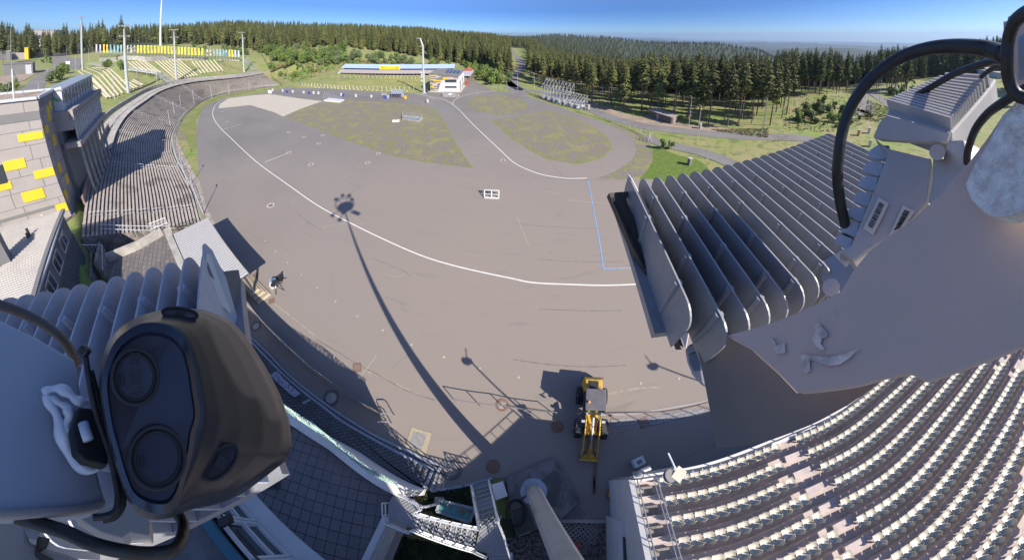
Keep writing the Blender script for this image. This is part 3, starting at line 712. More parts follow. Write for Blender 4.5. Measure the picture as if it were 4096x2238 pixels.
# reddish wall along the crest beside the tall grey building
th = thing('parapet_wall', 'reddish grey parapet wall with railing above the shaded terrace', 'wall', UP[8])
cw = [p + Vector((0, 0, 0)) for p in UP[4:26]]
mb = MB(); mb.wall(cw, 1.1, 0.25); mb.build('wall', mat('reddish_wall', (0.26, 0.18, 0.16), 0.9, var=0.3, scale=1.5), th)
mb = MB(); R2 = off(cw, 0.5)
for i in range(0, len(R2) - 1):
    A, B = R2[i], R2[i + 1]; mb.tube(A + Vector((0, 0, 2)), B + Vector((0, 0, 2)), 0.03, n=5); mb.tube(A + Vector((0, 0, .9)), A + Vector((0, 0, 2)), 0.03, n=5); mb.tube(A + Vector((0, 0, 1.5)), B + Vector((0, 0, 1.5)), 0.02, n=5)
mb.build('railing', M['dark'], th)

# terrace lamp posts and floodlights
def lamp_post(base, h, label, arm=0.8, az=0.0, group='small street lamps', two=False):
    th = thing('street_lamp', label, 'street lamp', base, group, az)
    mb = MB(); mb.tube((0, 0, 0), (0, 0, h), 0.085, 0.05, n=8); mb.tube((0, 0, h), (arm * 0.6, 0, h + 0.1), 0.035, n=6); mb.tube((0, 0, 0), (0, 0, 0.4), 0.12, n=8); o = mb.build('pole', M['galv']); o.parent = th
    mb = MB(); mb.prism([(arm * 0.4, -0.13, h + 0.05), (arm, -0.10, h + 0.08), (arm, 0.10, h + 0.08), (arm * 0.4, 0.13, h + 0.05)], (0, 0, 0.12)); o = mb.build('lamp_head', M['light_grey']); o.parent = th
    return th
def mast(px_base, topy, z0, label, az, heads=4, r0=0.36, straight=0.86, lean=True, base=None):
    b = base if base is not None else G(*px_base, z0)
    zt = topz(b, topy); h = (zt - z0)
    th = thing('floodlight_mast', label, 'floodlight mast', b, 'grey floodlight masts round the arena')
    mb = MB(); c, s_ = math.cos(az), math.sin(az)
    z1 = h * straight; tip = Vector((c * 1.1, s_ * 1.1, h))
    mb.path([(0, 0, 0), (0, 0, z1 * 0.5), (0, 0, z1), tip], r0, n=12, rr=lambda u: r0 * (1 - 0.45 * u))
    mb.tube((0, 0, 0), (0, 0, 0.35), r0 * 1.7, n=12)
    o = mb.build('pole', M['pole'], smooth=False); o.parent = th
    for zz, ctr in ((h, tip), (z1, Vector((0, 0, z1)))):
        mb = MB(); d = Vector((-s_, c, 0)); mb.tube(ctr - d * 1.9, ctr + d * 1.9 + Vector((0, 0, .02)), 0.07, n=6); mb.tube(ctr + Vector((c, s_, 0)) * .1, ctr + Vector((c, s_, 0)) * 1.6, 0.06, n=6)
        o = mb.build('crossarm', M['pole']); o.parent = th
        for q in ((-1.6, -0.6, 0.6, 1.6) if zz == h else (-1.5, 1.5)):
            mb = MB(); pc = ctr + d * q + Vector((c, s_, 0)) * 0.45
            mb.box((0, 0, 0), (0.85, 0.6, 0.16)); 
            for i in range(5): mb.box((-0.3 + i * 0.15, 0, 0.12), (0.03, 0.5, 0.1))
            o = mb.build('floodlight', M['light_grey']); o.parent = th; o.location = pc; o.rotation_euler = (0, R_(18), az)
    return th
MA = mast(t(0, 838, 750), t(0, 850, 172)[1], 5.0, 'tall grey floodlight mast with bent top, leftmost, rising behind the glazed press building', -0.3, base=G(*t(0, 838, 750), 5.0), r0=0.66)
MB_ = mast(t(0, 1295, 965), t(0, 1275, 262)[1], 5.0, 'tall grey floodlight mast with bent top, standing on the terrace walkway, second from the left', -0.2, r0=0.60)
mast(t(0, 1778, 825), t(0, 1755, 300)[1], 5.6, 'grey floodlight mast on the terrace walkway in front of the middle bench slope', -0.4, r0=0.54)
mast(t(0, 2455, 725), t(0, 2440, 325)[1], 4.4, 'grey floodlight mast beside the steel stair at the far end of the terrace', -0.9, r0=0.50)
mast(t(1, 1692, 935), t(1, 1650, 385)[1], 0.0, 'grey floodlight mast with white loudspeakers standing before the small patterned building', 3.4, r0=0.56)
m5 = bpy.data.objects['floodlight_mast.004']
mb = MB()
for z, s1 in ((8.0, -1), (7.0, -1), (5.5, -1), (9.0, -1)): mb.box((-0.65, -0.3, z), (0.6, 0.6, 0.7)); mb.box((-0.3, -0.1, z), (0.5, 0.1, 0.1))
o = mb.build('loudspeaker', M['white']); o.parent = m5
mb = MB(); mb.box((0.9, 0.3, 1.1), (0.9, 0.6, 2.2)); o = mb.build('cabinet', M['dark']); o.parent = m5
mb = MB(); mb.box((0, 0, 0.15), (2.6, 1.8, 0.3)); o = mb.build('plinth', M['concrete']); o.parent = m5
# very tall tapering pylon cut by the top of the picture
b = gt(*t(0, 1615, 456)); b = Vector((b.x, b.y, b.z))
th = thing('radio_mast', 'very tall slim white and grey tapering mast rising above the wood behind the banner row', 'mast', b)
mb = MB(); mb.tube((0, 0, -2), (0, 0, 46), 1.15, 0.55, n=16); o = mb.build('pole', mat('mast_white', (0.62, 0.58, 0.57), 0.6, var=0.06, scale=1)); o.parent = th
mb = MB(); [mb.tube((0, 0, z), (0, 0, z + 0.25), 1.2 - z * 0.0125, n=16) for z in (14, 30)]; o = mb.build('flange', M['galv']); o.parent = th

# small lamp posts along the terrace foot (right of the rows)
TL = [(0, 1222, 1150, 1000), (0, 1162, 1030, 690), (0, 1410, 925, 640), (0, 1585, 880, 625), (0, 1975, 765, 590), (0, 2090, 755, 600), (0, 2232, 735, 590), (0, 1300, 1000, 960)]
for i, (k, x, yb, yt) in enumerate(TL[1:7]):
    b = G(*t(k, x, yb), 5.0); lamp_post(b, max(2.5, min(9, topz(b, t(k, x, yt)[1]) - 5)), 'slim light post on the terrace crest, %s from the left' % ordn(i + 1), 0.9, -0.6, 'slim posts on the terrace crest')
TF = [(0, 2130, 985, 865), (0, 1955, 1055, 910), (0, 1825, 1105, 970), (0, 1760, 1180, 1035), (0, 1720, 1290, 1115), (0, 2305, 945, 830), (0, 2510, 905, 800)]
for i, (k, x, yb, yt) in enumerate(sorted(TF, key=lambda q: q[1])):
    b = G(*t(k, x, yb), 0.0); lamp_post(b, max(2.5, min(8, topz(b, t(k, x, yt)[1]))), 'small white lamp post at the foot of the curved terrace, %s from the left' % ordn(i + 1), 0.9, 2.6, 'lamp posts at the foot of the terrace')
for i, (a, c, e) in enumerate((((4, 1740, 60), (4, 1795, 215), 0), ((4, 1890, 340), (4, 1955, 560), 0), ((4, 1955, 560), (4, 2045, 745), 0))):
    pass
for i, (q, yt) in enumerate((((4, 1795, 250), 85), ((4, 2045, 740), 370), ((4, 1900, 470), 350))):
    b = G(*t(*q), 0.0); th = lamp_post(b, 5.5 if i else 5.0, 'white lamp post leaning over the terrace front rail, %s from the top' % ordn((1, 3, 2)[i]), 1.0, 2.7, 'lamp posts by the front rail')
for i, (k, x, yb, yt, lab) in enumerate(((2, 58, 910, 750, 'grey lamp post beside the forest road'), (2, 223, 885, 752, 'grey lamp post left of the steel frames by the wood'), (2, 533, 830, 775, 'grey lamp post behind the steel frames'), (2, 762, 1060, 958, 'short lamp post at the right end of the steel frames'), (2, 903, 1052, 848, 'white lamp post between steel frames and wooden shed'), (2, 1775, 1268, 968, 'grey lamp post at the wood edge right of the wooden shed'), (2, 1855, 1400, 1062, 'white lamp post standing right of the wooden shed by the road'), (2, 2505, 1365, 985, 'white lamp post on a concrete foot before the thin wood'), (3, 1120, 1005, 808, 'grey lamp post at the fork of the valley path'), (3, 1300, 1030, 830, 'thin post beside the second valley path'))):
    b = gt(*t(k, x, yb)); lamp_post(b, max(3, min(12, topz(b, t(k, x, yt)[1]) - b.z)), lab, 0.6, 2.5, None)
for i, (k, x, yb, yt) in enumerate(((6, 1955, 185, 85), (6, 1395, 10, -60))):
    b = gt(*t(k, x, yb)); lamp_post(b, 2.6, ('short grey post with small camera beside the lower path', 'short pole behind the bright green meadow')[i], 0.3, 0, None)
for i, (x, yb, yt) in enumerate(((390, 900, 835), (480, 740, 715), (553, 715, 630), (438, 570, 470), (372, 540, 470), (895, 610, 480), (765, 720, 560))):
    b = gt(*t(0, x, yb)); lamp_post(b, max(2.5, min(9, topz(b, t(0, x, yt)[1]) - b.z)), 'small lamp post beside the entrance road, %s in order of distance' % ordn((1, 2, 3, 6, 7, 5, 4)[i]), 0.5, 0.3, 'lamp posts by the entrance road')

# ================= grass slope with diagonal benches =================
BL = []
s1 = [((985, 688), (1310, 905)), ((960, 690), (1270, 922)), ((925, 690), (1232, 948)), ((872, 692), (1190, 965)), ((832, 715), (1150, 978)), ((785, 722), (1110, 990)), ((935, 870), (1075, 993)), ((1220, 820), (1352, 900)), ((1252, 815), (1385, 892)), ((1322, 825), (1425, 868)), ((1340, 812), (1440, 862)), ((930, 820), (1095, 985)), ((900, 780), (1060, 930))]
s2 = [((1290, 632), (1400, 722)), ((1325, 628), (1455, 732)), ((1360, 625), (1500, 742)), ((1395, 620), (1555, 748)), ((1420, 612), (1585, 742)), ((1440, 608), (1615, 738))]
s3 = [((1565 + 33 * i, 625 - 2.4 * i), (1770 + 31 * i, 800 - 4.5 * i)) for i in range(8)]
s4 = [((1930 + 36 * i, 625 - 3 * i), (2025 + 36 * i, 746 - 4.5 * i)) for i in range(7)]
for gi, (nm, grp) in enumerate((('nearest', s1), ('second', s2), ('third', s3), ('farthest', s4))):
    for i, (a, c) in enumerate(grp):
        A = gt(*t(0, *a)); B = gt(*t(0, *c)); N_ = 9; th = thing('slope_bench', 'long pale plank bench running down the grass slope, %s in the %s group' % (ordn(i + 1), nm), 'bench', A, 'plank benches on the grass slope')
        pts = []
        for k in range(N_):
            q = A.lerp(B, k / (N_ - 1)); pts.append(Vector((q.x, q.y, hgt(q.x, q.y) + 0.5)))
        mb = MB()
        for k in range(N_ - 1): mb.beam(pts[k], pts[k + 1], 0.62, 0.10)
        mb.build('plank', M['pale_plank'], th)
        mb = MB()
        for k in range(N_): mb.beam(pts[k] - Vector((0, 0, 0.9)), pts[k] - Vector((0, 0, .06)), 0.12)
        mb.build('support', M['concrete'], th)

# ================= banner row =================
FX = [965, 1003, 1040, 1073, 1108, 1145, 1180, 1213, 1247, 1280, 1315, 1350, 1383, 1415, 1450, 1487, 1520, 1555, 1590, 1622, 1655, 1690, 1722, 1757, 1793, 1825, 1858, 1893, 1927, 1960, 1996, 2030, 2080, 2112, 2148, 2180, 2210, 2243, 2272, 2303, 2333, 2362, 2395]
FC = ['w'] * 2 + ['y'] * 2 + ['b'] * 4 + ['g'] * 4 + ['y'] * 20 + ['g'] * 3 + ['b'] * 4 + ['y'] * 2 + ['v'] * 2
FM = {'w': mat('banner_white', (0.62, 0.58, 0.68), 0.8, col2=(0.40, 0.30, 0.50), scale=0.5), 'y': mat('banner_yellow', (0.90, 0.68, 0.02), 0.8), 'b': mat('banner_blue', (0.06, 0.20, 0.34), 0.8, col2=(0.22, 0.42, 0.52), scale=0.4, thr=(0.5, 0.6)), 'g': mat('banner_photo', (0.55, 0.52, 0.50), 0.8, col2=(0.10, 0.09, 0.09), scale=1.1, thr=(0.47, 0.53)), 'v': mat('banner_blue_white', (0.70, 0.72, 0.78), 0.8, col2=(0.30, 0.36, 0.60), scale=0.5)}
FN = {'w': 'white and violet', 'y': 'yellow', 'b': 'blue', 'g': 'grey photo print', 'v': 'white and pale blue'}
flag_z = 11.6
for i, (x, c) in enumerate(zip(FX, FC)):
    yt = 445 + (x - 950) * 0.02 if x < 1500 else 456 + (x - 1500) * 0.055
    yb = yt + 82 - max(0, x - 1200) * 0.014; yp = yb + 52
    if x < 1300: yp = yb + 30
    b = gt(*t(0, x, yp))
    zt = topz(b, t(0, x, yt)[1]); zb = topz(b, t(0, x, yb)[1])
    if zt - b.z > 14 or zt - b.z < 3: zt = b.z + 8; zb = b.z + 3.5
    th = thing('banner_flag', '%s banner on thin pole, %s from the left in the long row' % (FN[c], ordn(i + 1)), 'banner', b, 'banners in the long row above the benches')
    mb = MB(); mb.tube(b - Vector((0, 0, .5)), Vector((b.x, b.y, zt + 0.3)), 0.07, 0.05, n=6); mb.build('pole', M['galv'], th)
    d = Vector((-b.y, b.x, 0)).normalized() * -1.0   # across the line of sight
    w = (33.0 / 2.513) / 1755 * 0.92 * math.hypot(b.x, b.y) * 0.5 * (1 + ((t(0, x, 0)[0] - CX) / 1755) ** 2) ** -1 * 2 * 0.93
    w = min(w, 2.6)
    mb = MB(); N_ = 6
    for s0 in range(N_):
        pass
    q = []
    for iz in range(N_ + 1):
        z = zt + (zb - zt) * iz / N_
        for iw in range(4):
            u = iw / 3; wob = 0.18 * math.sin(iz * 0.9 + i + u * 2.5)
            q.append(Vector((b.x, b.y, z)) + d * (0.08 + w * u) + Vector((-d.y, d.x, 0)) * wob * u)
    mb.add(q, [(r * 4 + k, r * 4 + k + 1, (r + 1) * 4 + k + 1, (r + 1) * 4 + k) for r in range(N_) for k in range(3)])
    bn = mb.build('banner', FM[c], th, fixn=False)
    if c == 'y':
        mb = MB(); nn = Vector((b.x, b.y, 0)).normalized() * -0.12
        cc = Vector((b.x, b.y, (zt * 0.6 + zb * 0.4))) + d * (0.1 + w * 0.5) + nn
        h_ = (zt - zb)
        mb.beam(cc - d * w * 0.32 + Vector((0, 0, h_ * .12)), cc + d * w * 0.1 + Vector((0, 0, h_ * .2)), 0.05, h_ * 0.12)
        mb.beam(cc - d * w * 0.1 - Vector((0, 0, h_ * .02)), cc + d * w * 0.32 + Vector((0, 0, h_ * .02)), 0.05, h_ * 0.10)
        mb.beam(cc - d * w * 0.25 - Vector((0, 0, h_ * .2)), cc + d * w * 0.2 - Vector((0, 0, h_ * .2)), 0.05, h_ * 0.08)
        mb.build('emblem', M['red'] if 'orange' not in M else M['orange'], th)
# low wall with railing under the banners
wp = [gt(*t(0, x, y)) for x, y in ((1000, 612), (1180, 612), (1400, 605), (1700, 600), (1990, 602), (2200, 603), (2410, 612))]
wp = crv(wp, 5); th = thing('slope_wall', 'low pale wall with dark railing below the banner row', 'wall', wp[0])
mb = MB(); mb.wall([Vector((p.x, p.y, hgt(p.x, p.y))) for p in wp], lambda u: 1.9 if u < 0.5 else 0.7, 0.4, -0.5); mb.build('wall', M['concrete'], th)
mb = MB()
for a, c in zip(wp, wp[1:]):
    zz = 1.9 if wp.index(a) / len(wp) < 0.5 else 0.7
    for q in (0.6, 1.2): mb.tube(a + Vector((0, 0, zz + q)), c + Vector((0, 0, zz + q)), 0.04, n=5)
    for k in range(4):
        p = a.lerp(c, k / 4); mb.tube(p + Vector((0, 0, zz)), p + Vector((0, 0, zz + 1.2)), 0.04, n=5)
mb.build('railing', M['dark'], th)
# steel stair at far end and steel stairs in the slope
def steel_stair(a, b, w, label, n=16, name='steel_staircase'):
    th = thing(name, label, 'staircase', a)
    a = Vector(a); b = Vector(b); d = (b - a); h = Vector((-d.y, d.x, 0)).normalized()
    mb = MB()
    for i in range(n): p = a.lerp(b, (i + .5) / n); mb.beam(p - h * w / 2, p + h * w / 2, 0.28, 0.05)
    mb.build('treads', M['galv'], th)
    for s_ in (-1, 1):
        mb = MB(); mb.beam(a + h * s_ * w / 2 - Vector((0, 0, .1)), b + h * s_ * w / 2 - Vector((0, 0, .1)), 0.06, 0.25)
        for q in (0.5, 1.0): mb.tube(a + h * s_ * w / 2 + Vector((0, 0, q)), b + h * s_ * w / 2 + Vector((0, 0, q)), 0.035, n=5)
        for i in range(8): p = a.lerp(b, i / 7) + h * s_ * w / 2; mb.tube(p, p + Vector((0, 0, 1)), 0.03, n=5)
        mb.build('handrail', M['galv'], th)
    mb = MB()
    for i in range(4):
        p = a.lerp(b, i / 3.0)
        for s_ in (-1, 1): mb.tube(p + h * s_ * w / 2, Vector((p.x, p.y, min(p.z - 0.3, hgt(p.x, p.y) - 0.3))) + h * s_ * w / 2, 0.06, n=6)
    mb.build('supports', M['galv'], th)
    return th
a_ = gt(*t(0, 2460, 605)); c_ = gt(*t(0, 2570, 715)); steel_stair(a_ + Vector((0, 0, 1.2)), c_ + Vector((0, 0, .6)), 3.5, 'grey steel staircase at the right end of the bench slope')
a_ = gt(*t(0, 1290, 720)); c_ = gt(*t(0, 1590, 782)); steel_stair(a_ + Vector((0, 0, 1.2)), c_ + Vector((0, 0, 2.0)), 2.2, 'steel walkway crossing the grass slope between bench groups', 20, 'steel_walkway')
a_ = gt(*t(0, 1590, 780)); c_ = gt(*t(0, 1750, 850)); steel_stair(a_ + Vector((0, 0, 2.0)), c_ + Vector((0, 0, .4)), 2.4, 'steel staircase descending to the terrace walkway in mid slope')
a_ = gt(*t(0, 900, 650)); c_ = gt(*t(0, 1250, 700)); steel_stair(a_ + Vector((0, 0, .6)), c_ + Vector((0, 0, .8)), 2.0, 'pale stepped walkway with railing at the top left of the slope')
# ================= tall grey building with yellow panels =================
def unlerp_face(o, ux, uz, quads, mb, push):
    for (u0, u1, v0, v1) in quads:
        mb.add([o + ux * u0 + uz * v0 + push, o + ux * u1 + uz * v0 + push, o + ux * u1 + uz * v1 + push, o + ux * u0 + uz * v1 + push], [(0, 1, 2, 3)])
TZ0, TZ1 = 3.6, 18.1
c0 = G(294, 878, TZ0); corner = Vector((c0.x, c0.y, 0))
# second corner on the shaded side
e1 = G(310, 767, TZ0)
top2 = G(*t(0, 545, 905), TZ1)
dside = Vector((top2.x - corner.x, top2.y - corner.y, 0)); Ls = dside.length; dside.normalize()
dfront = Vector((G(0, 415, TZ1).x - corner.x, G(0, 415, TZ1).y - corner.y, 0)); Lf = dfront.length; dfront.normalize()
dfront = (dfront - dside * dfront.dot(dside) * 0.8).normalized(); Lf = 16.0
zz = Vector((0, 0, 1))
th = thing('office_building', 'tall grey clad building with scattered yellow panels above the corrugated roof', 'building', (corner.x, corner.y, TZ0))
base = [corner, corner + dside * Ls, corner + dside * Ls + dfront * Lf, corner + dfront * Lf]
mb = MB(); mb.prism([p + zz * (TZ0 - 3) for p in base], zz * (TZ1 - TZ0 + 3)); mb.build('wall', M['light_grey'], th)
mb = MB(); 
for a, b in zip(base, base[1:] + base[:1]): mb.beam(a + zz * (TZ1 + .15), b + zz * (TZ1 + .15), 0.45, 0.3)
mb.build('roof_edge', M['galv'], th)
mb = MB(); mb.prism([corner + (dside * .6 + dfront * .6) + zz * (TZ1 + .02), corner + dside * (Ls - .6) + dfront * .6 + zz * (TZ1 + .02), corner + dside * (Ls - .6) + dfront * (Lf - .6) + zz * (TZ1 + .02), corner + dside * .6 + dfront * (Lf - .6) + zz * (TZ1 + .02)], zz * 0.1); mb.build('roof', M['dirt'], th)
HT = TZ1 - TZ0
npf = -dside; nps = -dfront
# front face panels: u from corner along dfront, v height
def facepanels(o, ux, nrm, L, rows, ylist, blist, joint_seed):
    ylist = [(a, b, c * rows / 13, d * rows / 13) for a, b, c, d in ylist]; blist = [(a, b, c * rows / 13, d * rows / 13) for a, b, c, d in blist]
    r2 = random.Random(joint_seed); jm = MB(); ym = MB(); gm = MB(); wm = MB()
    for i in range(1, rows):
        z = HT * i / rows
        jm.beam(o + zz * (TZ0 + z), o + ux * L + zz * (TZ0 + z), 0.045, 0.05)
    for i in range(rows):
        u = r2.uniform(0.6, 2.4)
        while u < L:
            jm.beam(o + ux * u + zz * (TZ0 + HT * i / rows), o + ux * u + zz * (TZ0 + HT * (i + 1) / rows), 0.06, 0.05); u += r2.uniform(2.6, 4.4)
    for (u0, u1, i0, i1) in ylist:
        ym.prism([o + ux * u0 + zz * (TZ0 + HT * i0 / rows + .03), o + ux * u1 + zz * (TZ0 + HT * i0 / rows + .03), o + ux * u1 + zz * (TZ0 + HT * i1 / rows - .03), o + ux * u0 + zz * (TZ0 + HT * i1 / rows - .03)], nrm * 0.07)
    for (u0, u1, i0, i1) in blist:
        gm.prism([o + ux * u0 + zz * (TZ0 + HT * i0 / rows + .03), o + ux * u1 + zz * (TZ0 + HT * i0 / rows + .03), o + ux * u1 + zz * (TZ0 + HT * i1 / rows - .03), o + ux * u0 + zz * (TZ0 + HT * i1 / rows - .03)], nrm * 0.055)
    jm.build('panel_joints', M['mid_grey'], th); ym.build('yellow_panels', M['yellow'], th); gm.build('grey_band', M['mid_grey'], th)
facepanels(corner, dfront, npf, Lf, 9, [(0.15, 3.0, 6, 7), (0.1, 2.6, 9.0, 9.8), (3.0, 6.2, 7.3, 8.3), (1.7, 4.6, 3, 4.1), (0.0, 1.2, 1, 2), (5.6, 8.4, 5, 6), (3.2, 6.0, 10.0, 11)][:0] + [(0.1, 2.9, 9.1, 9.9), (0.0, 2.3, 5.2, 6.1), (2.8, 5.2, 6.6, 7.6), (1.9, 4.4, 3.2, 4.3), (0.0, 1.3, 1.2, 2.2), (5.0, 8.0, 4.9, 5.7), (5.6, 8.6, 8.0, 8.9), (6.5, 9, 10.6, 11.4)], [(0.0, Lf, 11.0, 11.9), (0, Lf, 1.9, 2.25)], 3)
facepanels(corner, dside, nps, Ls, 9, [(0.5, 1.6, 9.3, 10.2), (2.2, 3.2, 7.6, 8.8), (2.3, 3.2, 10.2, 11.8), (0.4, 1.4, 2.2, 3.2), (2.6, 3.6, 3.0, 4.2), (1.4, 2.3, 4.8, 6.0), (3.4, 4.2, 11.3, 12.2)], [(0.0, Ls * .9, 12.0, 12.9)], 5)
mb = MB()
for u0, u1, v0, v1 in ((5.3, 8.2, 6.2, 8.2), (9.5, 11.5, 9, 11)):
    mb.prism([corner + dfront * u0 + zz * (TZ0 + v0), corner + dfront * u1 + zz * (TZ0 + v0), corner + dfront * u1 + zz * (TZ0 + v1), corner + dfront * u0 + zz * (TZ0 + v1)], npf * 0.09)
w_ = mb.build('window', M['glass'], th)
mb = MB(); lp = corner + dfront * 3.0 + zz * (TZ0 + 1.6) + npf * 0.3; mb.tube(lp, lp + npf * 0.12, 0.33, n=16); mb.build('round_lamp', M['seat'], th)
# antenna tripod on the roof
ar = corner + dfront * 3.2 + dside * 2.0 + zz * TZ1
mb = MB(); mb.tube(ar, ar + zz * 7.5, 0.05, 0.02, n=6)
for k in range(3):
    a = k * 2.1; mb.tube(ar + Vector((math.cos(a) * 1.2, math.sin(a) * 1.2, 0)), ar + zz * 3.2, 0.035, n=5)
ant = mb.build('antenna', M['steel'], th)

# ================= glazed press building alongside =================
# outline from the photo: eave line of the grey fascia
pz = 15.6
A0 = G(*t(0, 640, 1160), pz); A1 = G(*t(0, 985, 905), pz)
pd = Vector((A1.x - A0.x, A1.y - A0.y, 0)); PL = pd.length; pd.normalize(); pn = Vector((pd.y, -pd.x, 0))
if pn.dot(-A0) < 0: pn = -pn     # towards the arena
A0 = Vector((A0.x, A0.y, 0)) ; W_ = 3.4
A0 = A0 + pd * 2.6; PL = PL - 2.0
pb = thing('press_building', 'long grey press building with glazed upper storey and white cabins on its roof', 'building', (A0.x, A0.y, 4))
PL = min(PL, 60); print('press length', PL)
z0, z1, z2 = 8.2, 13.2, 15.6
back = -pn * W_
mb = MB(); mb.prism([A0 + zz * z1, A0 + pd * PL + zz * z1, A0 + pd * PL + back + zz * z1, A0 + back + zz * z1], zz * (z2 - z1)); mb.build('wall', M['light_grey'], pb)
mb = MB(); mb.prism([A0 + pn * .35 + zz * (z2 - 1.2), A0 + pd * (PL + .3) + pn * .35 + zz * (z2 - 1.2), A0 + pd * (PL + .3) - pn * .2 + zz * (z2 - 1.2), A0 - pn * .2 + zz * (z2 - 1.2)], zz * 1.3); mb.build('fascia', M['light_grey'], pb)
mb = MB()
for i in range(1, 12):
    p = A0 + pd * (PL * i / 12) + pn * .36; mb.beam(p + zz * (z2 - 1.2), p + zz * (z2 + .1), 0.05, 0.03)
mb.beam(A0 + pn * .37 + zz * (z2 - .5), A0 + pd * PL + pn * .37 + zz * (z2 - .5), 0.03, 0.04)
mb.build('fascia_joints', M['dark'], pb)
mb = MB(); mb.prism([A0 + pn * .02 + pd * 1 + zz * (z1 - 1.6), A0 + pn * .02 + pd * (PL - .5) + zz * (z1 - 1.6), A0 + pn * .02 + pd * (PL - .5) + zz * (z2 - 1.25), A0 + pn * .02 + pd * 1 + zz * (z2 - 1.25)], -pn * 0.1); g_ = mb.build('window_band', M['glass2'], pb)
mb = MB()
for i in range(0, 15):
    p = A0 + pd * (1 + (PL - 1.5) * i / 14) + pn * 0.06; mb.beam(p + zz * (z1 - 1.6), p + zz * (z2 - 1.25), 0.14, 0.10)
mb.build('mullion', M['galv'], pb)
mb = MB(); mb.prism([A0 + pn * .5 + zz * (z1 - 2.3), A0 + pd * PL + pn * .5 + zz * (z1 - 2.3), A0 + pd * PL - pn * 2.6 + zz * (z1 - 2.3), A0 - pn * 2.6 + zz * (z1 - 2.3)], zz * .7); mb.build('balcony', M['light_grey'], pb)
mb = MB(); mb.prism([A0 + pn * (-1.6) + zz * 3, A0 + pd * PL + pn * (-1.6) + zz * 3, A0 + pd * PL + back + zz * 3, A0 + back + zz * 3], zz * (z1 - 3)); mb.build('lower_wall', M['mid_grey'], pb)
mb = MB()
for i in range(7):
    p = A0 + pd * (1.5 + (PL - 3) * i / 6); mb.beam(p + zz * 3.8, p + zz * (z1 - 2.2), 0.35)
mb.build('column', M['concrete'], pb)
# white cabins with windows on the roof
q0 = A0 + pd * 1.0 - pn * 1.0; CLn = PL * 0.95; CH = max(1.5, min(3.0, topz(Vector((q0.x, q0.y, z2)), t(0, 625, 905)[1]) - z2)); print('CH', CH)
mb = MB(); mb.prism([q0 + zz * z2, q0 + pd * CLn + zz * z2, q0 + pd * CLn - pn * 2.2 + zz * z2, q0 - pn * 2.2 + zz * z2], zz * CH); mb.build('roof_cabin', M['galv'], pb)
mb = MB(); mb.prism([q0 + pn * .2 - pd * .2 + zz * (z2 + CH), q0 + pn * .2 + pd * (CLn + .2) + zz * (z2 + CH), q0 + pd * (CLn + .2) - pn * 2.4 + zz * (z2 + CH), q0 - pd * .2 - pn * 2.4 + zz * (z2 + CH)], zz * .18); mb.build('cabin_roof', M['steel'], pb)
for i in range(10):
    u = CLn * (i + .18) / 10; w = CLn / 10 * 0.6; mb = MB()
    mb.prism([q0 + pd * u + zz * (z2 + CH * .3), q0 + pd * (u + w) + zz * (z2 + CH * .3), q0 + pd * (u + w) + zz * (z2 + CH * .84), q0 + pd * u + zz * (z2 + CH * .84)], pn * 0.06)
    f_ = mb.build('window', M['glass'], pb)
    mb = MB()
    for p1, p2 in (((u, CH * .3), (u + w, CH * .3)), ((u + w, CH * .3), (u + w, CH * .84)), ((u + w, CH * .84), (u, CH * .84)), ((u, CH * .84), (u, CH * .3))):
        mb.beam(q0 + pd * p1[0] + zz * (z2 + p1[1]) + pn * .08, q0 + pd * p2[0] + zz * (z2 + p2[1]) + pn * .08, 0.08)
    mb.build('frame', M['white'], f_)
mb = MB()
for i in range(1, 10):
    p = q0 + pd * (CLn * i / 10) + pn * .03; mb.beam(p + zz * z2, p + zz * (z2 + CH), 0.06)
mb.build('cabin_joints', M['mid_grey'], pb)
mb = MB(); p = q0 - pd * 0.02; mb.prism([p + zz * z2, p - pn * 2.2 + zz * z2, p - pn * 2.2 + zz * (z2 + CH), p + zz * (z2 + 3)], -pd * .05); mb.build('end_wall', M['white'], pb)
mb = MB(); p = q0 - pd * 0.1; mb.beam(p - pn * .4 + zz * (z2 + 1.2), p - pn * 1.8 + zz * (z2 + CH * .8), 0.05, 0.3); mb.build('green_stripe', mat('green', (0.1, 0.45, 0.08)), pb)

# ================= building with corrugated roof, lower left =================
RZ = 8.6
rp = [G(a, b_, RZ) for a, b_ in ((-60, 965), (0, 938), (262, 842), (235, 925), (200, 1040), (150, 1190), (110, 1330), (-60, 1330))]
hb = thing('corrugated_roof_building', 'low building with sunlit pale corrugated metal roof and dark wall, lower left', 'building', (rp[2].x, rp[2].y, 3))
mb = MB(); mb.prism(rp, zz * 0.15)
mb.build('roof', M['galv'], hb)
e = (rp[5] - rp[2]); e.z = 0; eL = e.length; e.normalize(); f = Vector((-e.y, e.x, 0));
if f.x > 0: f = -f
mb = MB(); r0 = rp[2]
k = 0
while k * 0.30 < eL + 4:
    a = r0 + e * (k * 0.30 + .15); mb.beam(a + f * .35 + zz * .19, a + f * 9.6 + zz * .19, 0.13, 0.09); k += 1
mb.build('corrugation', mat('roof_sheet', (0.42, 0.39, 0.36), 0.5, 0.2, var=0.08, scale=0.5), hb)
mb = MB(); mb.prism([r0 + zz * .14, r0 + e * (eL + 4) + zz * .14, r0 + e * (eL + 4) + f * .35 + zz * .14, r0 + f * .35 + zz * .14], zz * .14); mb.build('gutter', M['mid_grey'], hb)
mb = MB(); a = Vector((r0.x, r0.y, 3.2)) + f * .35; mb.prism([a, a + e * (eL + 4), a + e * (eL + 4) + zz * (RZ - 3.2), a + zz * (RZ - 3.2)], f * .3); mb.build('wall', mat('blue_grey_cladding', (0.10, 0.11, 0.13), 0.7), hb)
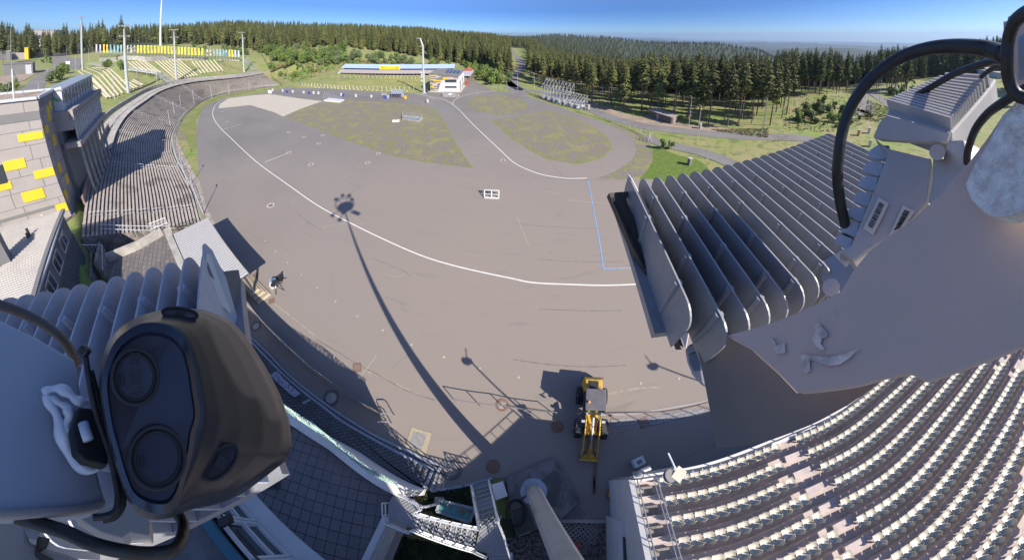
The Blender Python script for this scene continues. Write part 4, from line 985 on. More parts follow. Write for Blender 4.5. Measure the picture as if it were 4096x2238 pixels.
for i in range(4):
    u = 2.0 + i * 3.2; p = a + e * u - f * .05; mb = MB(); mb.prism([p + zz * 3.3, p + e * 2 + zz * 3.3, p + e * 2 + zz * 4.6, p + zz * 4.6], f * .1); w_ = mb.build('window', M['glass'], hb)
    mb = MB()
    for q1, q2 in (((0, 3.3), (2, 3.3)), ((2, 3.3), (2, 4.6)), ((2, 4.6), (0, 4.6)), ((0, 4.6), (0, 3.3)), ((1, 3.3), (1, 4.6))): mb.beam(p + e * q1[0] + zz * q1[1], p + e * q2[0] + zz * q2[1], 0.09)
    mb.build('frame', M['galv'], w_)
mb = MB()
k = 0
while k * .5 < eL + 4: mb.beam(a + e * k * .5 - f * .02, a + e * k * .5 - f * .02 + zz * 3.0, 0.05); k += 1
mb.build('cladding_joints', M['black'], hb)
cp = G(*t(4, 50, 1210), RZ + .2); mb = MB(); mb.prism([cp + Vector(q) for q in ((-.6, -.5, 0), (.6, -.5, 0), (.6, .5, 0), (-.6, .5, 0))], zz * 2.2); mb.build('chimney', M['mid_grey'], hb)
cp = G(*t(4, 300, 960), RZ + .2); mb = MB(); mb.tube(cp, cp + zz * .7, 0.12, n=8); mb.tube(cp + e * .4, cp + e * .4 + zz * .5, 0.1, n=8); mb.build('vent_pipe', M['dark'], hb)

# ================= area between: stair, ramp, dark paving, low walls =================
pv = [G(*t(4, a, b), 3.0) for a, b in ((1100, 1210), (1400, 1080), (1660, 960), (1700, 960), (1830, 1260), (1900, 1407), (1850, 1500), (1090, 1500), (1080, 1300))]
mb = MB(); mb.prism([p - zz * 2.9 for p in pv], zz * 2.9); struct(mb.build('raised_paving', brickmat('dark_setts', (0.17, 0.15, 0.14), (0.12, 0.11, 0.11), (0.05, 0.05, 0.05), 1.0, 0.7, 0.5, 0.03, 0.4), None))
th = thing('stone_wall', 'pale cornered wall with sunlit coping beside the canopy roof', 'wall', G(*t(4, 1690, 870), 3))
mb = MB(); mb.wall([G(*t(4, a, b), 3.0) for a, b in ((1100, 1215), (1420, 1080), (1640, 950))], 0.9, 0.35); mb.wall([G(*t(4, a, b), 3.0) for a, b in ((1690, 925), (1760, 1090), (1850, 1290), (1890, 1420))], 0.6, 0.7); mb.build('wall', M['concrete'], th)
mb = MB(); A_, B_, C_ = [G(*t(4, a, b), 3.9) for a, b in ((1530, 915), (1690, 850), (1730, 930))]
for q in (0.3, 1.0): mb.tube(A_ + zz * q, B_ + zz * q, 0.04, n=5); mb.tube(B_ + zz * q, C_ + zz * q, 0.04, n=5)
for i in range(13): p = A_.lerp(B_, i / 12); mb.tube(p + zz * .3, p + zz, 0.02, n=5)
for i in range(5): p = B_.lerp(C_, i / 4); mb.tube(p, p + zz, 0.03, n=5)
mb.build('railing', M['white'], th)
ws = [G(*t(4, a, b), 0.5) for a, b in ((760, 1180), (870, 1165), (1010, 1170), (1010, 1480), (760, 1480))]
th = thing('basement_stair', 'dark concrete stairwell with glass roofs beside the corrugated building', 'stairwell', ws[0])
mb = MB(); mb.prism(ws, zz * 0.3); mb.build('floor', M['dark_concrete'], th)
mb = MB()
for i, x in enumerate((765, 870, 985)): mb.wall([G(*t(4, x, 1150), 1.0), G(*t(4, x + 10, 1500), 1.0)], 1.6, 0.25)
mb.wall([G(*t(4, 1040, 1060), 1.0), G(*t(4, 1090, 1200), 1.0), G(*t(4, 1060, 1400), 1.0)], 2.2, 0.3)
mb.build('side_wall', M['old_concrete'], th)
for (a, b) in (((810, 1060), (850, 1150)), ((910, 1060), (960, 1150)), ((1000, 1080), (1030, 1150))):
    p, q = G(*t(4, *a), 2.6), G(*t(4, *b), 2.6); w = Vector((1.2, 0.2, 0)); mb = MB(); mb.prism([p - w, p + w, q + w, q - w], zz * .05); g_ = mb.build('glass_roof', M['glass2'], th)
    mb = MB(); mb.beam(p - w, q - w, .1); mb.beam(p + w, q + w, .1); mb.beam(p - w, p + w, .1); mb.beam(q - w, q + w, .1); mb.build('frame', M['steel'], g_)
# wall closing the near end of the terrace
th = thing('end_wall', 'stained concrete wall with pipe railing closing the near end of the terrace', 'wall', G(*t(4, 820, 1020), 2))
mb = MB(); mb.wall([G(*t(4, a, b), 0) for a, b in ((815, 1060), (1430, 1100))], 1.7, 0.3); mb.wall([G(*t(4, a, b), 3.2) for a, b in ((640, 830), (700, 870), (780, 800))], 1.0, .3); mb.build('wall', M['old_concrete'], th)
mb = MB()
for k, pts in enumerate(([(720, 1085), (800, 1050), (1025, 1050), (1030, 1300)], [(800, 835), (1100, 850), (1690, 862)], [(820, 880), (1100, 890), (1600, 905)])):
    Q = [G(*t(4, a, b), 3.8) for a, b in pts]
    for a, b in zip(Q, Q[1:]):
        mb.tube(a, b, 0.045, n=6)
        for i in range(6): p = a.lerp(b, i / 6); mb.tube(p, p - zz * 1.0, 0.03, n=5)
mb.build('railing', M['galv'], th)

# ================= canopy with steps =================
CZ = 3.6
cr = [G(*q, CZ) for q in (t(4, 1775, 905), t(4, 2085, 790), (990, 1094), (950, 1122))]
c_d = (cr[2] - cr[1]); c_d.z = 0; cL = c_d.length; c_d.normalize(); c_w = (cr[0] - cr[1]); c_w.z = 0; cW = c_w.length; c_w = (c_w - c_d * c_w.dot(c_d)).normalized()
cv = thing('platform_canopy', 'open shelter with pale corrugated roof and two grey posts over stone steps', 'shelter', (cr[1].x, cr[1].y, 0))
cW = 4.2; o_ = cr[1]; print('canopy', cL, cW)
mb = MB(); mb.prism([o_, o_ + c_d * cL, o_ + c_d * cL + c_w * cW, o_ + c_w * cW], zz * .12); mb.build('roof', M['galv'], cv)
mb = MB(); k = 0
while k * .33 < cL: a = o_ + c_d * (k * .33 + .1) + zz * .16; mb.beam(a, a + c_w * cW, 0.14, 0.08); k += 1
mb.build('corrugation', mat('canopy_sheet', (0.34, 0.33, 0.33), 0.5, 0.2), cv)
mb = MB(); mb.beam(o_ - c_w * .06 + zz * .05, o_ - c_w * .06 + c_d * cL + zz * .05, .12, .3); mb.build('gutter', M['concrete'], cv)
for u, w in ((.4, .3), (cL - 1.0, .3), (cL * .5, .3), (.4, cW - .4), (cL - 1.0, cW - .4)):
    mb = MB(); p = o_ + c_d * u + c_w * w; mb.beam(Vector((p.x, p.y, 0)), Vector((p.x, p.y, CZ)), 0.2); mb.build('post', mat('anthracite', (0.05, 0.055, 0.08), .5) if 'anthracite' not in bpy.data.materials else bpy.data.materials['anthracite'], cv)
Z5 = lambda a, b: (900 + a / 9.2, 1080 + b / 9.2)
s0 = [G(*Z5(*p), 0) for p in ((1690, 890), (1240, 1240), (560, 530), (620, 200), (1000, 190))]
stp = thing('stone_steps', 'three pale stone steps wrapping a brick platform below the canopy', 'steps', s0[0])
cx_ = G(*Z5(600, 560), 0)
for i in range(3):
    k = 0.155 * i; ring = [p.lerp(cx_, k * (1.0)) for p in s0]
    mb = MB(); mb.prism([Vector((p.x, p.y, 0.16 * i)) for p in ring], zz * 0.16); mb.build('step', mat('pale_stone', (0.46, 0.41, 0.30), 0.9, var=.1, scale=2) if i == 0 else bpy.data.materials['pale_stone'], stp)
    ring2 = [p.lerp(cx_, 0.02) for p in ring]; mb = MB(); mb.prism([Vector((p.x, p.y, 0.16 * (i + 1))) for p in [q.lerp(cx_, .045) for q in ring]], zz * .006); mb.build('paving', brickmat('step_bricks%d' % i, (0.36, 0.29, 0.19), (0.28, 0.22, 0.15), (0.2, 0.17, 0.12), 3, .5, .25, .02, .7) if i == 0 else bpy.data.materials['step_bricks0'], stp)

# ================= equipment on the asphalt by the steps =================
cp = G(*Z5(1960, 740), 0)
eq = thing('camera_tripod', 'dark tripod with folded legs and head lying beside a white case below the canopy', 'tripod', cp)
mb = MB()
for a, l in ((0.5, 1.1), (2.4, 1.0), (-1.2, 0.9)): mb.tube(cp + zz * 1.0, cp + Vector((math.cos(a) * l * .6, math.sin(a) * l * .6, 0)), 0.05, 0.035, n=6)
mb.build('leg', M['dark'], eq)
mb = MB(); mb.box(cp + zz * 1.15, (0.35, 0.7, 0.25), 0.5); mb.tube(cp + zz * 1.2, cp + Vector((.9, .5, 1.3)), .05, n=6); mb.build('head', M['black'], eq)
cb = G(*Z5(1830, 540), 0)
eq = thing('equipment_case', 'open white case with blue screen standing beside the dark tripod', 'case', cb)
mb = MB(); mb.box(cb + zz * .3, (0.9, 0.65, 0.6), -0.8); mb.build('body', M['white'], eq, bevel=.03)
mb = MB(); mb.box(cb + Vector((-.12, .1, .62)), (0.45, 0.45, 0.04), -0.8); mb.build('screen', mat('screen_blue', (0.10, 0.17, 0.33), .2), eq)
mb = MB(); mb.box(cb + Vector((.2, .75, .35)), (0.5, 0.35, 0.5), .4); mb.tube(cb + Vector((.2, .75, .6)), cb + Vector((.45, .8, 1.0)), .12, n=8); mb.build('camera', M['black'], eq)

# ================= white hurdle on the asphalt =================
hp = [G(*t(5, a, b), 0) for a, b in ((2298, 582), (2440, 588), (2447, 545), (2300, 540))]
hu = thing('white_barrier_frame', 'low white folding frame standing alone on the open asphalt', 'barrier', hp[0])
mb = MB(); hz_ = 1.1; tp0 = hp[3].lerp(hp[0], .35) + zz * hz_; tp1 = hp[2].lerp(hp[1], .35) + zz * hz_
mb.beam(tp0, tp1, .14); mb.beam(hp[0] + zz * .12, hp[1] + zz * .12, .2, .15)
for u in (0, .5, 1): mb.beam(hp[0].lerp(hp[1], u) + zz * .05, tp0.lerp(tp1, u), .11); mb.beam(hp[3].lerp(hp[2], u) + zz * .05, tp0.lerp(tp1, u), .09)
mb.beam(hp[0].lerp(tp0, .5), hp[1].lerp(tp1, .5), .08); mb.build('frame', M['white'], hu)
mb = MB(); mb.beam(tp0 + zz * .09, tp1 + zz * .09, .18, .04); mb.build('slotted_rail', M['galv'], hu)

# ================= shooting range =================
def rowposts(name, lab, grp, pts, h, w, m, cat):
    for i, p in enumerate(pts):
        th = thing(name, lab % ordn(i + 1), cat, p, grp)
        mb = MB(); mb.beam((0, 0, 0), (0, 0, h), w, w * .5); mb.beam((0, 0, h), (0, 0, h + .08), w * 1.4, w); o = mb.build('post', m) if i == 0 else bpy.data.objects.new('post', bpy.data.meshes[grp]); 
        if i == 0: o.data.name = grp
        else: COL.objects.link(o)
        o.parent = th
R1 = [(770 + 0, 778), (828, 780), (888, 780), (945, 782), (1000, 782), (1040, 783), (1085, 784), (1130, 785), (1175, 786), (1215, 786), (1258, 787), (1300, 788), (1345, 788), (1385, 789), (1420, 790), (1455, 790), (1490, 791), (1525, 792), (1562, 793), (1602, 794), (1640, 795), (1720, 797)]
R2_ = [(465, 862), (495, 865), (525, 867), (558, 869), (590, 870), (622, 872), (655, 874), (690, 876), (722, 879), (756, 882), (792, 884), (828, 886), (865, 889), (901, 890), (940, 888), (977, 886), (1016, 888), (1056, 890), (1096, 892), (1137, 894), (1178, 896), (1222, 898), (1266, 899), (1311, 900), (1356, 900), (1400, 901), (1445, 901), (1492, 901), (1540, 901), (1585, 901), (1634, 900)]
R3 = [(600, 880), (635, 882), (680, 884), (722, 886), (760, 888), (795, 890), (830, 892), (870, 896), (905, 898), (945, 900), (985, 900), (1025, 903), (1065, 906), (1120, 908), (1170, 910), (1215, 912), (1265, 914), (1315, 915), (1365, 916), (1415, 917), (1465, 918), (1520, 920)]
rowposts('lane_post', 'white lane post in the upper row on the mown range, %s from the left', 'upper lane posts', gz(T(1, R1)), 1.3, .19, M['white'], 'lane post')
rowposts('lane_post', 'white lane post in the lower row on the mown range, %s from the left', 'lower lane posts', gz(T(1, R2_)), 1.4, .19, M['white'], 'lane post')
rowposts('lane_marker', 'low white marker at the asphalt edge of the range, %s from the left', 'low lane markers', gz(T(1, R3)), .3, .45, M['white'], 'lane marker')
# target building with long blue roof
sz = 0
B0 = G(*t(1, 845, 752), 0); B1 = G(*t(1, 1975, 757), 0); bd = (B1 - B0); BLn = bd.length; bd.normalize(); bn = Vector((bd.y, -bd.x, 0))
if bn.y > 0: bn = -bn
tb = thing('target_building', 'long target shelter with pale blue roof, blue wall and yellow name sign', 'building', B0)
print('target bld', BLn, B0)
zr = topz(B0, t(1, 845, 672)[1]) ; print('zr', zr)
zr = zr
mb = MB(); mb.prism([B0 + zz * 1.2 - bn * 5, B1 + zz * 1.2 - bn * 5, B1 + zz * (zr - .3) - bn * 5, B0 + zz * (zr - .3) - bn * 5], -bn * .3); mb.build('back_wall', M['blue'], tb)
mb = MB(); mb.prism([B0 + zz * (zr - 1.1) - bn * 3.4 - bd * 1, B1 + zz * (zr - 1.1) - bn * 3.4 + bd * 1, B1 + zz * (zr + .6) - bn * 9 + bd * 1, B0 + zz * (zr + .6) - bn * 9 - bd * 1], zz * .25); mb.build('roof', M['blue_roof'], tb)
mb = MB(); mb.prism([B0 + zz * 1.35, B1 + zz * 1.35, B1 + zz * 2.9 - bn * 3.6, B0 + zz * 2.9 - bn * 3.6], zz * .15); mb.build('apron_roof', M['light_grey'], tb)
mb = MB()
for i in range(0, 61): p = B0.lerp(B1, i / 60); mb.beam(p + zz * 1.53, p + zz * 3.08 - bn * 3.6, .05, .05)
mb.build('roof_ribs', M['mid_grey'], tb)
mb = MB(); mb.prism([B0 + zz * .1 - bn * 1.2, B1 + zz * .1 - bn * 1.2, B1 + zz * 1.3 - bn * 1.2, B0 + zz * 1.3 - bn * 1.2], -bn * .2); mb.build('target_slot', M['black'], tb)
mb = MB()
for i in range(0, 31):
    p = B0.lerp(B1, i / 30) - bn * .6; mb.beam(p, p + zz * 1.35, .22)
mb.build('slot_posts', M['light_grey'], tb)
mb = MB(); mb.beam(B0 + zz * .08 - bn * .2, B1 + zz * .08 - bn * .2, .6, .2); mb.build('kerb', M['pale_gravel'], tb)
# yellow sign with lettering
S0 = G(*t(1, 1242, 690), 0); u0 = ((S0 - B0).dot(bd)); 
def at_b(px_, dz): return B0 + bd * px_ + zz * dz
def ub(xz):   # parameter along building seen at tile-1 column xz
    best = min((abs(px(B0 + bd * (BLn * i / 400) + zz * zr - bn * 3.4)[0] - t(1, xz, 0)[0]), i) for i in range(401)); return BLn * best[1] / 400
ua, uc = ub(1242), ub(1447); 
mb = MB(); fr = -bn * 3.3
mb.prism([at_b(ua, zr - 1.6) + fr, at_b(uc, zr - 1.6) + fr, at_b(uc, zr + .5) + fr, at_b(ua, zr + .5) + fr], bn * .12); mb.build('sign', mat('sign_yellow', (0.90, 0.66, 0.02), .6), tb)
mb = MB(); fr2 = -bn * 4.7; ub0, ub1 = ub(1256), ub(1462)
mb.prism([at_b(ub0, zr - 3.2) + fr2, at_b(ub1, zr - 3.2) + fr2, at_b(ub1, zr - 1.2) + fr2, at_b(ub0, zr - 1.2) + fr2], bn * .12); mb.build('lower_sign', mat('sign_yellow2', (0.75, 0.62, 0.05), .6), tb)
M['sign_red'] = mat('sign_red', (0.65, 0.06, 0.01), .6); M['sign_dark'] = mat('sign_dark', (0.10, 0.04, 0.02), .6)
um = (ua + uc) / 2; ln = uc - ua
text('ARENA am Rennsteig', at_b(um, zr - .75) + fr + bn * .15, bd, zz, 1.25, M['sign_red'], tb, bold=.02)
text('LOTTO', at_b(ua + ln * .10, zr - .2) + fr + bn * .15, bd, zz, 1.0, M['sign_red'], tb, bold=.02)
text('LOTTO', at_b(uc - ln * .10, zr - .2) + fr + bn * .15, bd, zz, 1.0, M['sign_red'], tb, bold=.02)
text('OBERHOF', at_b((ub0 + ub1) / 2, zr - 2.4) + fr2 + bn * .15, bd, zz, 1.7, M['sign_dark'], tb, bold=.03)
for nm, uu in (('end_screen', -1.2), ('end_screen', BLn + 1.0)):
    mb = MB(); mb.prism([at_b(uu, .1) + bn * .5, at_b(uu, .1) - bn * 4, at_b(uu, 2.6) - bn * 4, at_b(uu, 1.2) + bn * .5], bd * .3); mb.build(nm, M['white'], tb)
# ================= small patterned building by the range =================
def plane_hit(o, n_, q):
    d = dirv(*q); c = Vector((0, 0, H)); s = (Vector(o) - c).dot(n_) / d.dot(n_)
    return c + d * s
Z6 = lambda a, b: (1380 + a / 4.954, 240 + b / 4.954)
b0 = G(*Z6(1690, 620)); b1 = G(*Z6(2262, 628)); 
u_ = (b1 - b0); Lw = u_.length; u_.normalize(); nf = Vector((u_.y, -u_.x, 0))
if nf.y > 0: nf = -nf
b2 = G(*Z6(2345, 490)); dd = (b2 - b1); dep = dd.dot(-nf); dep = max(7, min(14, dep)); print('range bld', Lw, dep)
f3 = lambda zx, zy: plane_hit(b0, nf, Z6(zx, zy))
tl, tr = f3(1680, 275), f3(2245, 320)
rb = thing('range_building', 'small white and dark grey building with yellow stripes and solar panels on its roof', 'building', b0)
h0, h1 = tl.z, tr.z; bk = -nf * dep
mb = MB(); mb.add([b0, b1, b1 + bk, b0 + bk, b0 + zz * h0, b1 + zz * h1, b1 + bk + zz * (h1 + .3), b0 + bk + zz * (h0 + .3)], [(0, 1, 5, 4), (1, 2, 6, 5), (2, 3, 7, 6), (3, 0, 4, 7), (4, 5, 6, 7), (0, 3, 2, 1)]); mb.build('wall', M['white'], rb)
def fpoly(pts, th_, m, nm): mb = MB(); mb.prism([f3(*p) + nf * 0.02 for p in pts], nf * th_); return mb.build(nm, m, rb)
fpoly([(1684, 277), (2244, 322), (2248, 378), (1985, 380), (1910, 400), (1885, 470), (1850, 605), (1690, 612)], .05, M['mid_grey'], 'grey_cladding')
ylw = [(1682, 295, 1828, 315), (1685, 375, 1800, 393), (1750, 395, 1905, 417), (1690, 455, 1850, 473), (1690, 516, 1755, 537), (1735, 538, 1832, 554), (1760, 579, 1858, 595), (1950, 338, 2150, 353), (1930, 356, 2030, 378)]
wht = [(1805, 315, 1903, 335), (1682, 337, 1850, 353), (1690, 435, 1705, 450), (1803, 435, 1905, 455), (1730, 475, 1830, 512), (1692, 597, 1740, 612), (2030, 356, 2240, 376)]
for nm, lst, m in (('yellow_strip', ylw, M['yellow']), ('pale_strip', wht, mat('pale_pinkish_panel', (0.45, 0.38, 0.40), .7))):
    for (x0, y0, x1, y1) in lst: fpoly([(x0, y0), (x1, y0), (x1, y1), (x0, y1)], .09, m, nm)
for (x0, y0, x1, y1) in ((1985, 385, 2210, 435), (1988, 516, 2210, 545)):
    fpoly([(x0 - 6, y0 - 6), (x1 + 6, y0 - 6), (x1 + 6, y1 + 6), (x0 - 6, y1 + 6)], .10, M['galv'], 'window_frame'); fpoly([(x0, y0), (x1, y0), (x1, y1), (x0, y1)], .13, M['glass'], 'window')
mb = MB(); mb.prism([b0 + nf * 1.2 - u_ * .3, b1 + nf * 1.2 + u_ * 1.0, b1 + bk + u_ * 1.0, b0 + bk - u_ * .3], zz * .12); mb.build('plinth', M['pale_gravel'], rb)
mb = MB(); o2 = b1 + u_ * .03
for (v0, v1, z_0, z_1) in ((1.5, 2.6, 2.6, 4.2), (5, 6, 3.0, 4.6), (1.5, 2.6, .2, 2.2), (4.5, 5.5, .2, 2.2), (7, 8, .2, 2.2)):
    v0 *= dep / 9; v1 *= dep / 9; mb.prism([o2 - nf * v0 + zz * z_0, o2 - nf * v1 + zz * z_0, o2 - nf * v1 + zz * z_1, o2 - nf * v0 + zz * z_1], u_ * .05)
mb.build('side_windows', M['mid_grey'], rb)
for i in range(4):
    a = b0 + u_ * (Lw * (.45 + .13 * i)) + bk * .35 + zz * (h0 + (h1 - h0) * (.5 + .13 * i) + .35); mb = MB(); mb.prism([a, a + u_ * Lw * .09, a + u_ * Lw * .07 + bk * .45 + zz * .35, a - u_ * Lw * .02 + bk * .45 + zz * .35], zz * .06); mb.build('solar_panel', mat('solar', (0.03, 0.05, 0.12), .15) if 'solar' not in bpy.data.materials else bpy.data.materials['solar'], rb)
mb = MB(); 
tops = [b0 + zz * h0, b1 + zz * h1, b1 + bk + zz * (h1 + .3), b0 + bk + zz * (h0 + .3)]
for a, c in zip(tops, tops[1:] + tops[:1]): mb.beam(a + zz * .1, c + zz * .1, .35, .3)
mb.build('roof_edge', M['mid_grey'], rb)
mb = MB(); mb.prism([p + zz * .03 for p in tops], zz * .05); mb.build('roof', M['roof_grey'], rb)
# rear annex with porch roof
an = thing('annex_shed', 'low annex with flat porch roof and red tiled gable behind the patterned building', 'shed', b1 + bk)
q0 = b1 + bk * 1.0 + u_ * .6 - nf * .5
mb = MB(); mb.prism([q0 - u_ * 4 + zz * 4.4, q0 + u_ * 2.5 + zz * 4.4, q0 + u_ * 2.5 - nf * 14 + zz * 4.4, q0 - u_ * 4 - nf * 14 + zz * 4.4], zz * .4); mb.build('porch_roof', M['galv'], an)
mb = MB(); mb.prism([q0 - u_ * 4 - nf * 1 , q0 + u_ * .5 - nf * 1, q0 + u_ * .5 - nf * 13, q0 - u_ * 4 - nf * 13], zz * 4.4); mb.build('wall', M['wood'], an)
for k in range(4): mb = MB(); p = q0 + u_ * 2.2 - nf * (1 + k * 4); mb.beam(p, p + zz * 4.4, .25); mb.build('post', M['wood'], an)
mb = MB(); p = q0 - u_ * 1 - nf * 12; mb.add([p + zz * 4.4 - u_ * 3, p + zz * 4.4 + u_ * 3, p + zz * 6.6, p + zz * 4.4 - u_ * 3 - nf * 6, p + zz * 4.4 + u_ * 3 - nf * 6, p + zz * 6.6 - nf * 6], [(0, 1, 2), (5, 4, 3), (0, 2, 5, 3), (1, 4, 5, 2), (0, 3, 4, 1)]); mb.build('red_roof', mat('red_tiles', (0.30, 0.09, 0.05), .8), an)
mb = MB(); mb.box(q0 + u_ * .6 + nf * 1.5 + zz * 1.1, (.7, .7, 2.2)); o = mb.build('vending_machine', M['red'], None); tag(o, 'red machine standing at the corner of the white building', 'machine')

# ---------- railings, shelters and small things on the range forecourt ----------
def rail(name, pts, h, label, m='galv', posts=None, r=0.04, mid=(0.5,), cat='railing', sp=2.0, fill=None, z=None):
    P_ = [Vector(p) for p in pts]; L = sum((b - a).length for a, b in zip(P_, P_[1:])); n = max(2, min(95, int(L / sp) + 1)); Q = resample(P_, n)
    if z is None: Q = [Vector((p.x, p.y, max(0, hgt(p.x, p.y)))) for p in Q]
    th = thing(name, label, cat, Q[0])
    mb = MB(); mb.path([p + zz * h for p in Q], r, 5)
    mb.build('top_rail', M[m], th)
    for q in mid: mb = MB(); mb.path([p + zz * h * q for p in Q], r * .7, 4); mb.build('rail', M[m], th)
    for p in Q: mb = MB(); mb.tube(p, p + zz * h, r, n=5); mb.build('post', M[m], th)
    if fill:
        mb = MB(); W = resample(P_, int(L / fill) + 1)
        for p in W: mb.beam((p.x, p.y, (p.z if z is not None else 0) + .06), (p.x, p.y, (p.z if z is not None else 0) + h - .03), .018)
        o = mb.build('mesh_bars', M[m], th); o['kind'] = 'stuff'
    return th
rail('forecourt_railing', gz(T(1, [(85, 908), (300, 915), (560, 938), (860, 960), (1160, 978), (1500, 1000)])), 1.1, 'long dark tubular railing crossing the forecourt, far line', 'mid_grey', sp=2.2)
rail('forecourt_railing', gz(T(1, [(85, 922), (300, 935), (560, 955), (760, 968), (1000, 985), (1300, 998), (1550, 985), (1700, 1005), (1725, 1045)])), 1.1, 'long dark tubular railing crossing the forecourt, near line ending at the white post', 'mid_grey', sp=2.2)
def small_box(name, q, size, m, label, cat, rz=0.0, z=0.0, grp=None):
    b = G(*q, z) if z == 0 else q; th = thing(name, label, cat, b, grp)
    mb = MB(); mb.box((b.x, b.y, b.z + size[2] / 2), size, rz); mb.build('body', M[m], th, bevel=0.03)
    mb = MB(); mb.box((b.x, b.y, b.z + size[2] + .03), (size[0] * 1.06, size[1] * 1.06, .06), rz); mb.build('lid', M[m], th)
    return th
for i, (x, y, m, w) in enumerate(((168, 915, 'white', .6), (268, 920, 'white', .5), (312, 930, 'blue_bin', .7), (370, 930, 'white', .6), (480, 938, 'white', .6), (533, 944, 'blue_bin', .7), (580, 942, 'white', .6), (628, 945, 'white', .6), (858, 962, 'white', .6), (878, 967, 'blue_bin', .7), (1005, 972, 'white', .6), (1160, 978, 'white', .6), (1305, 988, 'blue_bin', .8), (1500, 990, 'yellow', .9), (1328, 985, 'white', .6), (1725, 1028, 'white', .6))):
    small_box('waste_bin' if m != 'white' else 'score_box', t(1, x, y), (w, w, 1.0), m, '%s box on the forecourt railing, %s from the left' % ({'white': 'white', 'blue_bin': 'blue', 'yellow': 'yellow'}[m], ordn(i + 1)), 'bin' if m != 'white' else 'box', grp='boxes along the forecourt railing')
sb = G(*t(1, 143, 950)); th = thing('notice_board', 'white board on short posts at the left end of the forecourt', 'sign', sb)
mb = MB(); mb.box(sb + zz * 1.2, (2.4, .1, 1.4), .15); mb.build('board', M['white'], th); mb = MB(); [mb.beam(sb + Vector((k, 0, 0)), sb + Vector((k, 0, 1.2)), .1) for k in (-.9, .9)]; mb.build('posts', M['steel'], th)
# hoop shelter
hp_ = gz(T(1, [(680, 1015), (845, 1032), (888, 1008), (730, 990)])); hs = thing('hoop_shelter', 'row of steel hoops over a white base beside the gravel infield', 'rack', hp_[0])
mb = MB(); mb.prism(hp_, zz * .35); mb.build('base', M['white'], hs)
for i in range(10):
    a = hp_[0].lerp(hp_[1], i / 9); c = hp_[3].lerp(hp_[2], i / 9); hh = 3.0 - i * .22; mb = MB(); Q = [a.lerp(c, .5 - .5 * math.cos(k * math.pi / 8)) + zz * (.3 + hh * math.sin(k * math.pi / 8)) for k in range(9)]; mb.path(Q, .06, 5); mb.build('hoop', M['steel'], hs)
# glazed shelter
g0 = gz([Z6(930, 765), Z6(1150, 770), Z6(1165, 720), Z6(950, 715)]); gs = thing('glass_shelter', 'small shelter with sloping glass roof behind the forecourt railing', 'shelter', g0[0])
mb = MB(); mb.prism([g0[0] + zz * 2.0, g0[1] + zz * 2.0, g0[2] + zz * 2.9, g0[3] + zz * 2.9], zz * .08); mb.build('roof', M['glass2'], gs)
mb = MB()
for i in range(6): mb.beam(g0[0].lerp(g0[1], i / 5) + zz * 2.1, g0[3].lerp(g0[2], i / 5) + zz * 3.0, .1)
mb.build('roof_bars', M['galv'], gs)
for p, h_ in ((g0[0], 2), (g0[1], 2), (g0[2], 2.9), (g0[3], 2.9)): mb = MB(); mb.beam(p, p + zz * h_, .12); mb.build('post', M['steel'], gs)
mb = MB(); mb.prism([g0[3], g0[2], g0[2] + zz * 1.3, g0[3] + zz * 1.3], nf * .08); mb.build('back_panel', M['galv'], gs)
g0 = gz([Z6(735, 740), Z6(825, 742), Z6(825, 712), Z6(740, 710)]); gs = thing('low_rack', 'low white framed rack left of the glass shelter', 'rack', g0[0])
mb = MB()
for a, c in zip(g0, g0[1:] + g0[:1]): mb.beam(a + zz * 1.2, c + zz * 1.2, .1); mb.beam(a, a + zz * 1.2, .1)
mb.build('frame', M['white'], gs); mb = MB(); mb.prism([p + zz * .7 for p in g0], zz * .05); mb.build('shelf', M['mid_grey'], gs)
# railed pits
def pit(pts, label, h=1.0, extra=True):
    g = gz(pts); th = thing('railed_pit', label, 'pit', g[0]); c = sum(g, Vector()) / len(g)
    mb = MB()
    for a, b in zip(g, g[1:] + g[:1]): mb.wall([a, b], .35, .3)
    mb.build('kerb', M['concrete'], th)
    mb = MB(); mb.prism([p.lerp(c, .12) for p in g], zz * .12); mb.build('grating', M['steel'], th)
    mb = MB()
    for a, b in zip(g, g[1:] + g[:1]):
        for q in (.5, 1.0): mb.tube(a + zz * (.35 + h * q), b + zz * (.35 + h * q), .04, n=5)
        for k in range(5): p = a.lerp(b, k / 5); mb.tube(p, p + zz * (.35 + h), .04, n=5)
    mb.build('railing', M['steel'], th); return th
pit(T(1, [(1475, 1200), (1640, 1225), (1675, 1185), (1480, 1165)]), 'railed concrete pit with grating in the middle of the gravel infield')
pit(T(1, [(1875, 968), (2020, 975), (2045, 955), (1880, 948)]), 'railed concrete pit before the small white building')
for q, lab in (((1, 1408, 1222), 'pale stone block beside the railed pit on the infield'), ((1, 1958, 950), 'white box inside the railed pit by the small building')):
    b = G(*t(*q)); th = thing('utility_block', lab, 'block', b); mb = MB(); mb.box(b + zz * .3, (2.0, 1.0, .5), .4); mb.build('body', M['white'], th, bevel=.06); mb = MB(); mb.box(b + zz * .6 + Vector((.2, 0, 0)), (.9, .6, .2), .4); mb.build('cap', M['concrete'], th)

